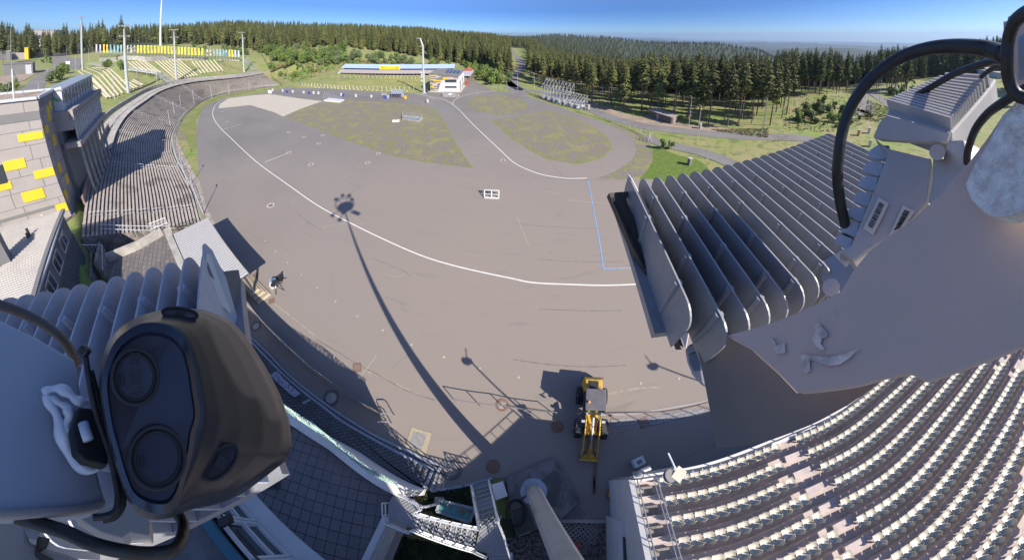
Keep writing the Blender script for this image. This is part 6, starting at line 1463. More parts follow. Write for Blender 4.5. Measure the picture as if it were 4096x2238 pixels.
mb = MB(); mb.path([PB + zz * .5, PB.lerp(HP, .5) + zz * .2, HP + zz * 1.6], .5, 12, rr=lambda u: .43 - .36 * u); mb.build('shaft', mixmat(mat('pole_grey', (0.30, 0.31, 0.31), .6, .15, var=.1, scale=2, bump=.3, bscale=5), (0.20, 0.20, 0.20), 1.2, .55, .7, 8, 0, (3, 3, .2)), th)
mb = MB(); mb.tube(PB + zz * .46, PB + zz * .52, .72, n=24); mb.build('flange', M['steel'], th)
mb = MB(); [mb.tube(PB + Vector((.62 * math.cos(a * .524), .62 * math.sin(a * .524), .5)), PB + Vector((.62 * math.cos(a * .524), .62 * math.sin(a * .524), .62)), .035, n=6) for a in range(12)]; mb.build('bolts', M['steel'], th)
mb = MB(); q = G(*t(14, 228, 705), 1.4); mb.box(q, (.42, .22, .5)); mb.build('junction_box', M['kerbstone'], th)
cc = G(*t(14, 40, 930), .5); mb = MB()
for k in range(9): mb.path([cc + Vector(((.52 - k * .012) * math.cos(a * .35), (.72 - .015 * k) * math.sin(a * .35), .03 + .03 * (k % 3) + rnd.uniform(0, .02))) for a in range(18)], .02, 5, closed=True)
mb.path([cc + Vector((-.1, .6, .05)), G(*t(14, 100, 800), .6), G(*t(14, 150, 750), .8)], .025, 5)
o = mb.build('cable_coil', M['black']); tag(o, 'coil of black cable lying on the foundation beside the pole foot', 'cable')
cq = G(*t(14, 100, 790), .55); mb = MB(); mb.tube(cq, cq + Vector((.15, .12, .05)), .06, n=8); o = mb.build('cable_plug', M['red']); tag(o, 'small red cable plug between coil and pole foot', 'plug')

# gravel bed, grass pavers, red box, bin, kerb
sheet('gravel_bed', [Vector((p.x, p.y, 0)) for p in gz(T(14, [(-200, 1180), (60, 1180), (250, 1105), (490, 1020), (1065, 1005), (1085, 1500), (-200, 1600)]))], -.004, mat('dark_pebbles', (0.22, 0.15, 0.15), .95, col2=(0.03, 0.035, 0.03), scale=7, bump=1, bscale=9, thr=(.42, .6)), smooth_=False)
rp_ = rnd; mb = MB(); bx = gz(T(14, [(700, 1060), (1060, 1040), (1070, 1400), (760, 1400), (300, 1400), (120, 1250)]))
for i in range(1500):
    a = bx[rp_.randrange(4)]; b = bx[rp_.randrange(6)]; c = bx[rp_.randrange(4)]; u, v = rp_.random(), rp_.random(); p = a.lerp(b, u).lerp(c, v * .6); s = rp_.uniform(.03, .08)
    q = [p + Vector((rp_.uniform(-s, s), rp_.uniform(-s, s), rp_.uniform(0, s * 1.2))) for _ in range(5)]; mb.add(q, [(0, 1, 2), (0, 2, 3), (0, 3, 4), (0, 4, 1), (1, 2, 4)])
o = mb.build('pebbles', mat('pebble', (0.30, 0.22, 0.22), .9, col2=(.08, .08, .08), scale=5), None); struct(o, 'loose pebbles in the bed below the kerb', 'stuff'); o['category'] = 'pebbles'
mb = MB(); mb.wall(gz(T(14, [(482, 1008), (700, 1010), (1062, 1012)])), .16, .18); struct(mb.build('kerb', M['concrete'], None))
pl_ = gz(T(14, [(540, 1040), (690, 1040), (720, 1130), (620, 1215)]), 0.02); c0_ = sum(pl_, Vector()) / 4; mb = MB()
for i in range(-5, 6):
    for j in range(-5, 6):
        p = c0_ + Vector((i * .24 + j * .06, j * .24 - i * .06, 0))
        if (p - c0_).length < 1.15: mb.path([p + Vector((.1 * math.cos(a * 1.05), .1 * math.sin(a * 1.05), .03)) for a in range(6)], .03, 4, closed=True)
o = mb.build('grass_paver', M['concrete']); tag(o, 'lattice of pale ring shaped paving stones in the pebble bed', 'paving')
p4 = [G(*q, .6) for q in T(14, [(597, 1235), (660, 1235), (690, 1262), (672, 1330)])]; th = thing('red_box', 'red box in the pebble bed right of the light pole', 'box', (p4[0].x, p4[0].y, 0)); mb = MB(); mb.prism([p - zz * .6 for p in p4], zz * .55); mb.build('body', M['red'], th); mb = MB(); c_ = sum(p4, Vector()) / 4; mb.prism([c_ + (p - c_) * 1.07 - zz * .05 for p in p4], zz * .06); mb.build('lid', M['red'], th)
pv = [G(*q, .15) for q in T(14, [(1055, 688), (1162, 688), (1190, 1003), (1060, 1003)])]; mb = MB(); mb.prism([p - zz * .14 for p in pv], zz * .14); struct(mb.build('paved_corner', brickmat('corner_slabs', (.15, .15, .155), (.12, .12, .125), (.04, .04, .04), 1, .5, .35, .02, 0), None))
p4 = [G(*q, 1.15) for q in T(14, [(1085, 880), (1178, 872), (1180, 962), (1100, 968)])]; th = thing('wheelie_bin', 'blue plastic wheeled bin standing against the white wall of the stand', 'bin', (p4[0].x, p4[0].y, 0)); c_ = sum(p4, Vector()) / 4
mb = MB(); mb.loft([[Vector((c_.x, c_.y, 0.06)) + (p - c_) * .8 for p in p4], [p - zz * .1 for p in p4]]); mb.build('body', M['blue_bin'], th, bevel=.03)
mb = MB(); mb.loft([[c_ + (p - c_) * 1.07 - zz * .1 for p in p4], [c_ + (p - c_) * 1.07 - zz * .04 for p in p4], [c_ + (p - c_) * .8 + zz * .04 for p in p4]]); mb.build('lid', M['blue_bin'], th, bevel=.02)
mb = MB(); mb.beam(p4[0] + zz * .05, p4[3] + zz * .05, .05); mb.build('handle', M['blue_bin'], th); 
for p in (p4[2], p4[3]): mb = MB(); q = Vector((p.x, p.y, .12)); mb.tube(q, q + Vector((.06, 0, 0)), .12, n=12); mb.build('wheel', M['black'], th)

# ================= grandstand =================
SZ = 4.6; DEP, RIS = .82, .37
SF = [G(*q, SZ) for q in ((2518, 1915), (2657, 1895), (2804, 1869), (3072, 1775), (3307, 1678), (3510, 1526))]
d_ = (SF[-1] - SF[-2]).normalized(); dprev = (SF[-2] - SF[-3]).normalized()
rot = math.atan2(d_.y, d_.x) - math.atan2(dprev.y, dprev.x)
ang = math.atan2(d_.y, d_.x)
P_ = SF[-1]
for i in range(9): ang += -0.035; P_ = P_ + Vector((math.cos(ang), math.sin(ang), 0)) * 5; SF.append(P_)
SFc = resample(crv(SF, 8), 160)
SL = sum((b - a).length for a, b in zip(SFc, SFc[1:])); print('stand length', SL, 'end', SFc[-1])
def srow(k, n_=160): return [p + zz * (RIS * k) for p in resample(off(SFc, -DEP * k), n_)]
ok_ = (srow(3)[10] - Vector((0, 0, 0))).length > 0
if srow(5)[5].y > SFc[5].y: DEP = -DEP
gs_ = thing('grandstand', 'large curved grandstand of concrete steps filled with pale seats, lower right', 'grandstand', (SFc[20].x, SFc[20].y, 0))
NSR = 26
mb = MB(); rq = []
for k in range(NSR):
    for kk, zk in ((k, k), (k + 1, k)): rq.append([Vector((p.x, p.y, SZ + RIS * zk)) for p in srow(kk)])
n = 160
for q in rq: mb.v.extend([tuple(p) for p in q])
for j in range(len(rq) - 1):
    for i in range(n - 1): mb.f.append((j * n + i, j * n + i + 1, (j + 1) * n + i + 1, (j + 1) * n + i)); mb.m.append(0)
mb.build('steps', M['stand_floor'], gs_, fixn=False)
mb = MB(); mb.wall([Vector((p.x, p.y, 0)) for p in SFc], SZ + .12, .22); mb.build('front_wall', mat('stand_wall', (0.30, 0.29, 0.29), .85, var=.12, scale=.8), gs_)
mb = MB(); mb.wall([Vector((p.x, p.y, SZ + .12)) for p in SFc], .12, .3); mb.build('front_coping', M['white'], gs_)
mb = MB(); mb.path([p + zz * 1.35 for p in SFc], .035, 6); 
FRP = resample(SFc, 48)
mb.build('front_rail', M['dark'], gs_)
for p in FRP: mb = MB(); mb.tube(p, p + zz * 1.35, .03, n=6); mb.build('rail_post', M['dark'], gs_)
# stepped side wall with stair at the near end
sw = [p for p in [srow(k)[0] for k in range(0, NSR)]]
mb = MB(); pts = [Vector((p.x, p.y, 0)) for p in sw]
q = []
mb.wall([Vector((p.x, p.y, 0)) for p in pts], lambda u: SZ + .3 + RIS * (NSR - 1) * u, .22); mb.build('side_wall', M['white'], gs_)
tdir = (SFc[1] - SFc[0]).normalized()
mb = MB()
for k in range(NSR * 2):
    p = srow(k / 2)[0]; z = SZ + RIS * k / 2 - .02; a = p + tdir * .13; b = p + tdir * .96
    ndir = (srow(1)[0] - srow(0)[0]); ndir.z = 0; ndir.normalize(); mb.prism([Vector((a.x, a.y, z)), Vector((b.x, b.y, z)), Vector((b.x, b.y, z)) + ndir * abs(DEP) / 2, Vector((a.x, a.y, z)) + ndir * abs(DEP) / 2], -zz * .19)
mb.build('side_stair', M['old_concrete'], gs_)
for s_ in (-.1, -.98):
    mb = MB(); Q = [srow(k)[0] - tdir * s_ + zz * 1.0 for k in range(NSR)]; mb.path(Q, .03, 6)
    for p in Q: mb.tube(p - zz * 1.0, p, .025, n=5)
    mb.path([p - zz * .5 for p in Q], .02, 5); mb.build('stair_railing', M['steel'], gs_)
# entrance block at the foot
eb = [G(*q, 3.2) for q in T(14, [(1070, 1008), (1225, 1040), (1290, 1420), (1300, 1600), (1090, 1600)])]
mb = MB(); mb.prism([p - zz * 3.2 for p in eb], zz * 3.2); eo = mb.build('entrance_block', M['white'], gs_)
dw = [G(*q, 3.22) for q in T(14, [(1113, 1165), (1168, 1192), (1175, 1410), (1120, 1410)])]; mb = MB(); mb.prism(dw, zz * .03); mb.build('roof_window', M['glass'], eo)
# lamp brackets at stand front
for li, lb in enumerate((G(*t(14, 1630, 455), 9.7), Vector((19.4, -2.2, 9.7)))):
    th = thing('stand_spotlight', ('floodlight on a tall bracket post at the front corner of the grandstand', 'second floodlight post on the grandstand front, behind the added dark sheet')[li], 'spotlight', (lb.x, lb.y, SZ))
    mb = MB(); mb.tube((lb.x, lb.y - .1, SZ - .5), (lb.x, lb.y - .1, lb.z), .06, n=8); mb.tube((lb.x, lb.y - .1, lb.z), lb + Vector((-.1, .5, .1)), .04, n=8); mb.build('arm', M['galv'], th)
    mb = MB(); hx = lb + Vector((.1, -.35, -.15)); mb.box(hx, (.5, .38, .12), .6); mb.build('lamp_head', M['seat'], th, bevel=.02)
    mb = MB(); mb.tube(lb + Vector((-.25, -.3, -.25)), lb + Vector((-.2, -.3, -.1)), .24, n=14); mb.build('bracket', M['mid_grey'], th)
hb_ = G(*t(14, 1262, 545), 5.0); th = thing('corner_fitting', 'grey pipe elbow fixed to the front corner of the grandstand', 'fitting', hb_); mb = MB(); mb.path([hb_, hb_ + zz * .4, hb_ + Vector((.1, .12, .55)), hb_ + Vector((.5, .15, .55))], .12, 10); mb.build('pipe', M['steel'], th); mb = MB(); mb.box(hb_ - zz * .1, (.4, .3, .15)); mb.build('base', M['steel'], th)
wb = G(*t(14, 1255, 425)); th = thing('white_container', 'small white box with open top standing on the shaded asphalt', 'box', wb); mb = MB(); mb.box(wb + zz * .3, (.7, .5, .6), .2); mb.build('body', M['white'], th, bevel=.05); mb = MB(); mb.box(wb + zz * .61, (.3, .2, .03), .2); mb.build('opening', M['mid_grey'], th)

# ---- seats ----
def seat_meshes():
    W = .455; mb = MB(); rings = []
    # pan: dished shell
    nx, ny = 6, 5; th_ = .018; q = []
    for j in range(ny + 1):
        v = j / ny
        for i in range(nx + 1):
            u = i / nx * 2 - 1; w = W / 2 * (1 - .10 * v * v)
            q.append(Vector((u * w, -.02 - v * .37, .43 - .035 * (1 - u * u) * math.sin(math.pi * min(1, v + .15)) + (.02 if abs(u) > .9 else 0) - .03 * (v > .9))))
    f = [(j * (nx + 1) + i, j * (nx + 1) + i + 1, (j + 1) * (nx + 1) + i + 1, (j + 1) * (nx + 1) + i) for j in range(ny) for i in range(nx)]
    pan = MB(); pan.add(q, f); pan.add([v - Vector((0, 0, th_)) for v in q], [g[::-1] for g in f])
    back = MB(); q = []
    for j in range(6):
        v = j / 5
        for i in range(nx + 1):
            u = i / nx * 2 - 1; w = W / 2 * .90 * (1 - .10 * v - (.45 * max(0, v - .62) / .38 * .60)); q.append(Vector((u * w, .0 + .045 * v - .07 * (u * u), .40 + v * .345 - (.05 * u * u if v > .9 else 0))))
    f = [(j * (nx + 1) + i, j * (nx + 1) + i + 1, (j + 1) * (nx + 1) + i + 1, (j + 1) * (nx + 1) + i) for j in range(5) for i in range(nx)]
    back.add(q, f); back.add([v + Vector((0, th_, 0)) for v in q], [g[::-1] for g in f])
    leg = MB(); leg.beam((0, -.12, 0), (0, -.12, .41), .05, .09); leg.beam((0, -.3, .40), (0, .02, .40), .06, .03)
    return pan, back, leg
pan, back, leg = seat_meshes()
pm, bm_, lm_ = pan.mesh('seat_pan', M['seat'], True), back.mesh('backrest', M['seat'], True), leg.mesh('bracket', M['steel'])
PITCH = .49
AISLE_S = [t(15, 300, 230), ]
# aisle: line across rows seen in the photo
ai0 = G(*t(15, 130, 235), SZ); 
cand = []
for k in range(NSR - 1):
    rowp = resample(off(SFc, -DEP * (k + .62)), 400); Lr = sum((b - a).length for a, b in zip(rowp, rowp[1:])); ns = int(Lr / PITCH)
    R_row = resample(rowp, ns)
    # aisle position: nearest point of the row to the aisle line
    base_i = min(range(len(SFc)), key=lambda i: (SFc[i].xy - ai0.xy).length); tg = (SFc[base_i + 1] - SFc[base_i - 1]).normalized(); nn_ = Vector((tg.y, -tg.x, 0)) if DEP > 0 else Vector((-tg.y, tg.x, 0))
    if nn_.y > 0: nn_ = -nn_
    for i in range(3, ns - 1):
        p = R_row[i]; tg2 = (R_row[i + 1] - R_row[i - 1]).normalized()
        s_al = (p - Vector((ai0.x, ai0.y, p.z))).dot(tg)
        s_al2 = s_al
        blocked = False
        for m_ in (0, 15.5, 31, 46, 61):
            if abs((p - Vector((ai0.x, ai0.y, p.z))).dot(tg) - m_) < .62: blocked = True
        if blocked: continue
        z = SZ + RIS * k + (.0)
        pos = Vector((p.x, p.y, z)); pq = px(pos + zz * .4)
        vis = -60 < pq[0] < 4160 and pq[1] < 2300
        cand.append(((pos - Vector((0, 0, H))).length, k, i, pos, math.atan2(tg2.y, tg2.x) + math.pi, vis))
vis = sorted([c for c in cand if c[5] and px(c[3])[0] < 4096 and px(c[3])[1] < 2238], key=lambda c: c[0]); print('seats', len(cand), len(vis))
near = vis[:300]; nid = {(c[1], c[2]) for c in near}
rowcount = {}
first = None
for c in sorted(near, key=lambda c: (c[1], c[2])):
    rowcount[c[1]] = rowcount.get(c[1], 0) + 1
    lab = 'pale plastic seat, %s seat from the stair in the %s row behind the front wall' % (ordn(rowcount[c[1]]), ordn(c[1] + 1))
    th = thing('stadium_seat', lab, 'seat', c[3], 'pale seats of the grandstand', c[4])
    for me, nm in ((pm, 'seat_pan'), (bm_, 'backrest'), (lm_, 'bracket')):
        o = bpy.data.objects.new(nm, me); COL.objects.link(o); o.parent = th
        if DEP > 0 and False: pass
mb = MB()
# lighter copy for the mass
fpan, fback, _l = seat_meshes()
for c in cand:
    if (c[1], c[2]) in nid or not c[5]: continue
    if c[0] > 75: continue
    Mx = Matrix.Translation(c[3]) @ Matrix.Rotation(c[4], 4, 'Z')
    for src in (fpan, fback): mb.add([Mx @ Vector(v) for v in src.v], src.f)
me = mb.mesh('seat_rows', M['seat'], True); o = bpy.data.objects.new('seat_rows', me); COL.objects.link(o); struct(o, 'remaining pale seats filling the grandstand rows', 'stuff'); o['category'] = 'seats'
# aisle steps
mb = MB()
for k in range(NSR - 1):
    for m_ in (0, 15.5, 31):
        row_ = resample(off(SFc, -DEP * (k + .2)), 400); i = min(range(400), key=lambda i: abs((row_[i] - Vector((ai0.x, ai0.y, row_[i].z))).dot(tg) - m_)); p = row_[i]; tg2 = (row_[min(399, i + 1)] - row_[i - 1]).normalized()
        mb.box((p.x, p.y, SZ + RIS * k + .09), (.95, .30, .18), math.atan2(tg2.y, tg2.x))
mb.build('aisle_steps', M['stand_floor'], gs_)

# railing on the asphalt in front of the stand
rail('track_railing', gz(T(10, [(-560, 1225), (0, 1290), (300, 1348), (440, 1350)])), 1.15, 'low tube railing on the asphalt left of the wheel loader', 'mid_grey', sp=1.6, mid=(), r=.035)
# paved gutter
gp = T(10, [(990, 1395), (1300, 1370), (1600, 1325), (1990, 1268)]); gp2 = T(14, [(1850, -25), (1500, 40), (1370, 62), (1000, 80)])
sheet('paved_gutter', gz(gp + gp2), .02, brickmat('gutter_stones', (.26, .25, .26), (.2, .2, .21), (.1, .1, .1), 1, .5, .25, .02, .1), smooth_=False)
for q in (T(10, [(900, 1345), (1230, 1335), (1540, 1290), (1700, 1262), (1975, 1207)]),):
    line('pale_kerb_strip', gz(q), .16, M['light_grey'], z=.03)
sheet('stone_framed_plate', gz(T(13, [(1565, 68), (1765, 130), (1700, 365), (1495, 290)])), .022, brickmat('yellow_setts', (.42, .36, .24), (.36, .30, .2), (.2, .17, .12), 4, .4, .4, .03, .3), smooth_=False)
sheet('steel_plate', gz(T(13, [(1585, 110), (1715, 150), (1665, 300), (1535, 255)])), .032, mat('plate', (.24, .22, .21), .7, var=.2, scale=6), smooth_=False)
# ================= compact wheel loader =================
Z4 = lambda a, b: (2270 + a / 4.02, 1470 + b / 4.02)
fa, ra = G(*Z4(368, 985), .5), G(*Z4(385, 455), .5)
hd = fa - ra; wb_ = hd.length; hd.z = 0; hd.normalize(); rz_ = math.atan2(hd.y, hd.x); print('loader wheelbase', wb_)
lc = (fa + ra) / 2; sL = 1.0
wl_o = thing('wheel_loader', 'yellow compact wheel loader with grey cab roof and pallet forks parked on the asphalt', 'wheel loader', (lc.x, lc.y, 0), None, rz_)
def lp(mb, nm, m, bevel=0.0, smooth=False): o = mb.build(nm, m, None, smooth, bevel); o.parent = wl_o; return o
hw = wb_ / 2
mb = MB(); mb.prism([(-hw - 1.05, -.62, .55), (-hw - 1.2, -.5, 1.1), (-hw - 1.1, -.52, 1.55), (-hw + .1, -.56, 1.62), (-hw + .2, -.6, .55)], (0, 0, 0)) if False else None
mb = MB(); mb.loft([[(-hw - 1.15, -.72, .6), (-hw - 1.15, .72, .6), (-hw - 1.2, .66, 1.2), (-hw - 1.2, -.66, 1.2)], [(-hw - 1.0, -.72, .6), (-hw - 1.0, .72, .6), (-hw - .95, .58, 1.55), (-hw - .95, -.58, 1.55)], [(-hw + .1, -.70, .6), (-hw + .1, .70, .6), (-hw + .1, .56, 1.62), (-hw + .1, -.56, 1.62)]]); lp(mb, 'engine_hood', M['yellow2'], .05)
mb = MB(); mb.box((-hw - 1.2, 0, .75), (.15, 1.5, .5)); mb.box((-hw - .4, 0, .62), (1.2, 1.3, .2)); lp(mb, 'counterweight', M['dark'], .03)
mb = MB(); mb.tube((-hw - .2, .3, 1.6), (-hw - .2, .3, 2.0), .06, n=10); mb.tube((-hw - .2, .05, 1.62), (-hw - .2, .05, 1.85), .13, n=12); lp(mb, 'exhaust', M['dark'])
mb = MB(); mb.box((-hw - .55, 0, 1.63), (.5, .6, .05)); lp(mb, 'hood_grille', M['black'])
cx0, cx1 = -hw - .02, -hw + 1.28
mb = MB(); mb.prism([(cx0, -.62, 1.0), (cx1 - .1, -.62, .9), (cx1 + .05, -.5, .9), (cx1 + .05, .5, .9), (cx1 - .1, .62, .9), (cx0, .62, 1.0)], (0, 0, .45)); lp(mb, 'cab_body', M['dark'], .03)
mb = MB(); mb.prism([(cx0, -.58, 1.45), (cx1, -.56, 1.45), (cx1, .56, 1.45), (cx0, .58, 1.45)], (0, 0, .95)); cg = lp(mb, 'cab_glass', M['glass'])
for x, y in ((cx0, -.6), (cx0, .6), (cx1, -.56), (cx1, .56)): mb = MB(); mb.beam((x, y, 1.0), (x * .98 + .01, y * .97, 2.42), .08); lp(mb, 'cab_pillar', M['black'])
mb = MB(); mb.box(((cx0 + cx1) / 2 - .03, 0, 2.47), (1.38, 1.3, .12)); lp(mb, 'cab_roof', mat('cab_roof_grey', (.10, .095, .105), .6, var=.1, scale=3), .05)
mb = MB(); mb.tube((cx1 - .45, -.42, 2.53), (cx1 - .45, -.42, 2.68), .07, n=12); lp(mb, 'beacon', M['orange'])
for s_ in (-1, 1):
    mb = MB(); mb.beam((cx1, s_ * .6, 2.2), (cx1 + .2, s_ * .95, 2.1), .04); mb.box((cx1 + .2, s_ * .98, 2.0), (.06, .18, .28)); lp(mb, 'mirror', M['black'])
    mb = MB(); mb.beam((cx1 + .1, s_ * .45, 2.0), (cx1 + .2, s_ * .45, 2.05), .12); lp(mb, 'headlight', M['galv'])
def wheel(x, y, r, w):
    mb = MB(); pr = [(-w / 2, r * .55), (-w / 2, r * .93), (-w * .36, r), (w * .36, r), (w / 2, r * .93), (w / 2, r * .55)]; n_ = 28
    rings_ = [[(x + rr * math.cos(a * 2 * math.pi / n_), y + yy, r + rr * math.sin(a * 2 * math.pi / n_)) for yy, rr in pr] for a in range(n_)]
    q = [p for r_ in rings_ for p in r_]; mb.add(q, [(a * 6 + k, a * 6 + k + 1, ((a + 1) % n_) * 6 + k + 1, ((a + 1) % n_) * 6 + k) for a in range(n_) for k in range(5)])
    for a in range(18):
        an = a * 2 * math.pi / 18
        for s1 in (-1, 1):
            aa = an + (.17 if s1 > 0 else 0); c1 = Vector((x + (r + .012) * math.cos(aa), y + s1 * w * .04, r + (r + .012) * math.sin(aa))); c2 = Vector((x + (r + .012) * math.cos(aa + .16), y + s1 * w * .47, r + (r + .012) * math.sin(aa + .16))); mb.beam(c1, c2, .06, .05, up=(math.cos(aa), 0, math.sin(aa)))
    o = lp(mb, 'tyre', M['tyre'])
    mb = MB(); mb.tube((x, y - w * .38, r), (x, y + w * .38, r), r * .56, n=20); mb.tube((x, y - w * .46, r), (x, y + w * .46, r), r * .2, n=12); ri = mb.build('rim', M['rimc']); ri.parent = o
M['tyre'] = mat('tyre', (.028, .027, .027), .85, var=.2, scale=5); M['rimc'] = mat('rim_cream', (.38, .34, .24), .6)
for x in (-hw, hw):
    for y in (-.80, .80): wheel(x, y, .56, .42)
    mb = MB(); mb.box((x, 0, .56), (.25, 1.3, .22)); lp(mb, 'axle', M['dark'])
for s_ in (-1, 1):
    mb = MB(); mb.prism([(hw - .65, s_ * .60, 1.0), (hw - .3, s_ * .60, 1.22), (hw + .35, s_ * .60, 1.22), (hw + .35, s_ * 1.0, 1.2), (hw - .3, s_ * 1.0, 1.2), (hw - .62, s_ * .98, .95)], (0, 0, .05)); lp(mb, 'mudguard', M['dark'], .02)
    mb = MB(); mb.tube((hw - .35, s_ * .62, 1.25), (hw - .35, s_ * .62, 1.6), .03, n=6); mb.box((hw - .33, s_ * .62, 1.62), (.14, .2, .16)); lp(mb, 'work_lamp', M['galv'])
    mb = MB(); mb.prism([(hw - .75, s_ * .40, 1.55), (hw - .45, s_ * .40, 1.75), (hw + .3, s_ * .40, 1.5), (hw + 1.5, s_ * .40, .62), (hw + 1.75, s_ * .40, .35), (hw + 1.6, s_ * .40, .25), (hw + 1.2, s_ * .40, .5), (hw + .2, s_ * .40, 1.2)], (0, s_ * .07, 0)); lp(mb, 'lift_arm', M['yellow2'])
    mb = MB(); mb.tube((hw - .4, s_ * .28, .8), (hw + .55, s_ * .3, 1.05), .055, n=8); lp(mb, 'lift_cylinder', M['dark'])
mb = MB(); mb.prism([(hw - .85, -.34, .5), (hw - .85, .34, .5), (hw + .35, .3, .5), (hw + .35, -.3, .5)], (0, 0, .75)); lp(mb, 'front_frame', M['yellow2'], .03)
mb = MB(); mb.tube((hw - .6, 0, 1.65), (hw + .35, 0, 1.35), .07, n=10); mb.tube((hw + .35, 0, 1.35), (hw + .8, 0, 1.1), .04, n=8); lp(mb, 'tilt_cylinder', M['galv'])
mb = MB(); mb.beam((hw + .75, 0, 1.15), (hw + 1.6, 0, .5), .09, .16); mb.box((hw + .35, 0, 1.1), (.16, .8, .14)); mb.box((hw + 1.25, 0, .55), (.12, .8, .12)); lp(mb, 'linkage', M['yellow2'])
mb = MB(); mb.prism([(hw + 1.35, -.07, .6), (hw + 1.35, .07, .6), (hw + 1.85, .5, .3), (hw + 1.85, -.5, .3)], (0, 0, .06)); mb.box((hw + 1.87, 0, .4), (.08, 1.1, .5)); lp(mb, 'coupler_plate', M['yellow2'])
for s_ in (-1, 1): mb = MB(); mb.path([(hw + .1, s_ * .15, 1.35), (hw + .5, s_ * .2, 1.3), (hw + 1.0, s_ * .18, .95), (hw + 1.5, s_ * .25, .6)], .025, 6); lp(mb, 'hydraulic_hose', M['black'])
fk = thing('pallet_fork', 'pair of worn steel fork tines lying on the asphalt in front of the wheel loader', 'fork', G(*t(14, 850, 400), 0))
for q0_, q1_ in (((838, 330), (850, 430)), ((848, 430), (815, 740)), ((820, 560), (835, 740))):
    a_, b_ = G(*t(14, *q0_), .08), G(*t(14, *q1_), .08); mb = MB(); mb.beam(a_, b_, .12, .05); mb.build('tine', M['rust'], fk)
# ================= trees =================
def spruce_mesh(seed, bare=0.12, width=.15, Ht=20.0, whorls=24, thin=1.0):
    r = random.Random(seed); mb = MB()
    for w in range(whorls):
        u = w / (whorls - 1); z = Ht * (bare + (1 - bare) * u ** .92); z = min(z, Ht * .985)
        L = Ht * width * ((1 - u) ** .8) * (1 if u > .12 else .72 + 2.3 * u) + .22
        nb = max(4, int((11 - 5 * u) * thin)); a0 = r.uniform(0, 6.28)
        for k in range(nb):
            a = a0 + k * 6.283 / nb + r.uniform(-.28, .28); l = L * r.uniform(.62, 1.15); zz_ = z + r.uniform(-.35, .35)
            d = Vector((math.cos(a), math.sin(a), 0)); s = Vector((-d.y, d.x, 0)); droop = l * r.uniform(.30, .62); wd2 = l * r.uniform(.24, .36)
            p0 = Vector((0, 0, zz_)); p1 = d * l * .45 + Vector((0, 0, zz_ - droop * .22)); p2 = d * l + Vector((0, 0, zz_ - droop * .8 + .12 * l))
            q = [p0, p1 + s * wd2 + Vector((0, 0, -wd2 * .5)), p2, p1 - s * wd2 + Vector((0, 0, -wd2 * .5)), p1 + Vector((0, 0, .08 * l))]
            mb.add(q, [(0, 1, 4), (1, 2, 4), (2, 3, 4), (3, 0, 4)])
            for j in (.55, .85):   # hanging twigs
                c = p0.lerp(p2, j) ; hgt_ = l * r.uniform(.18, .34)
                for sd in (-1, 1):
                    e = c + s * sd * wd2 * r.uniform(.5, 1.0); mb.add([c, e + Vector((0, 0, -hgt_ * .3)) + d * .1 * l, e + Vector((0, 0, -hgt_ - .2)), c + Vector((0, 0, -hgt_ * .8))], [(0, 1, 2, 3)])
    mb.add([(0.18, 0, Ht * .93), (-.09, .15, Ht * .93), (-.09, -.15, Ht * .93), (0, 0, Ht)], [(0, 1, 3), (1, 2, 3), (2, 0, 3)])
    return mb.mesh('spruce_crown', M['spruce'])
def trunk_mesh(Ht=20.0, bare=.12, r0=.24, seed=0):
    r = random.Random(seed); mb = MB(); mb.tube((0, 0, -1.0), (0, 0, Ht * .95), r0, .05, n=7, cap=False)
    z = Ht * .12
    while z < Ht * bare:
        a = r.uniform(0, 6.28); l = r.uniform(.4, 1.5); mb.tube((0, 0, z), (math.cos(a) * l, math.sin(a) * l, z - .15 * l), .04, .015, n=4, cap=False); z += r.uniform(.4, .9)
    return mb.mesh('spruce_trunk', M['bark'])
def bush_mesh(seed, lobes=6, n=900, R=1.6, Ht=3.5, leaf=.24):
    r = random.Random(seed); mb = MB(); L = []
    for i in range(lobes):
        a = r.uniform(0, 6.28); d = r.uniform(0, R * .6); L.append((Vector((math.cos(a) * d, math.sin(a) * d, r.uniform(Ht * .3, Ht * .78))), r.uniform(R * .38, R * .62)))
    for i in range(n):
        c, rr = L[r.randrange(lobes)]; v = Vector((r.gauss(0, 1), r.gauss(0, 1), r.gauss(0, 1))).normalized() * rr * r.uniform(.55, 1.08); v.z *= 1.15; p = c + v
        if p.z < .05: continue
        s = leaf * r.uniform(.6, 1.4); M3 = (v.normalized() + Vector((r.uniform(-.9, .9), r.uniform(-.9, .9), r.uniform(-.5, 1)))).normalized().to_track_quat('Z', 'Y').to_matrix()
        q = [p + M3 @ Vector(o) * s for o in ((-.5, -.3, 0), (.1, -.55, .1), (.6, 0, 0), (.1, .5, -.1), (-.45, .35, .1))]; mb.add(q, [(0, 1, 2, 3, 4)])
    return mb.mesh('foliage', M['leaf'])
def stem_mesh(seed, Ht=3.5):
    r = random.Random(seed); mb = MB(); mb.tube((0, 0, -.6), (0, 0, Ht * .6), .09, .04, n=6)
    for k in range(5): a = r.uniform(0, 6.28); mb.tube((0, 0, Ht * .2), (math.cos(a) * .9, math.sin(a) * .9, Ht * .6), .05, .02, n=5)
    return mb.mesh('stem', M['bark'])
SPR = [(spruce_mesh(1, .10, .155), trunk_mesh(20, .10, .22, 1)), (spruce_mesh(2, .16, .14), trunk_mesh(20, .16, .22, 2)), (spruce_mesh(3, .08, .17, thin=1.1), trunk_mesh(20, .08, .24, 3))]
SPT = [(spruce_mesh(4, .42, .135, whorls=17), trunk_mesh(20, .42, .22, 4)), (spruce_mesh(5, .50, .15, whorls=15, thin=.9), trunk_mesh(20, .50, .24, 5)), (spruce_mesh(6, .36, .14, whorls=18), trunk_mesh(20, .36, .2, 6)), (spruce_mesh(7, .60, .12, whorls=12, thin=.8), trunk_mesh(20, .6, .2, 7))]
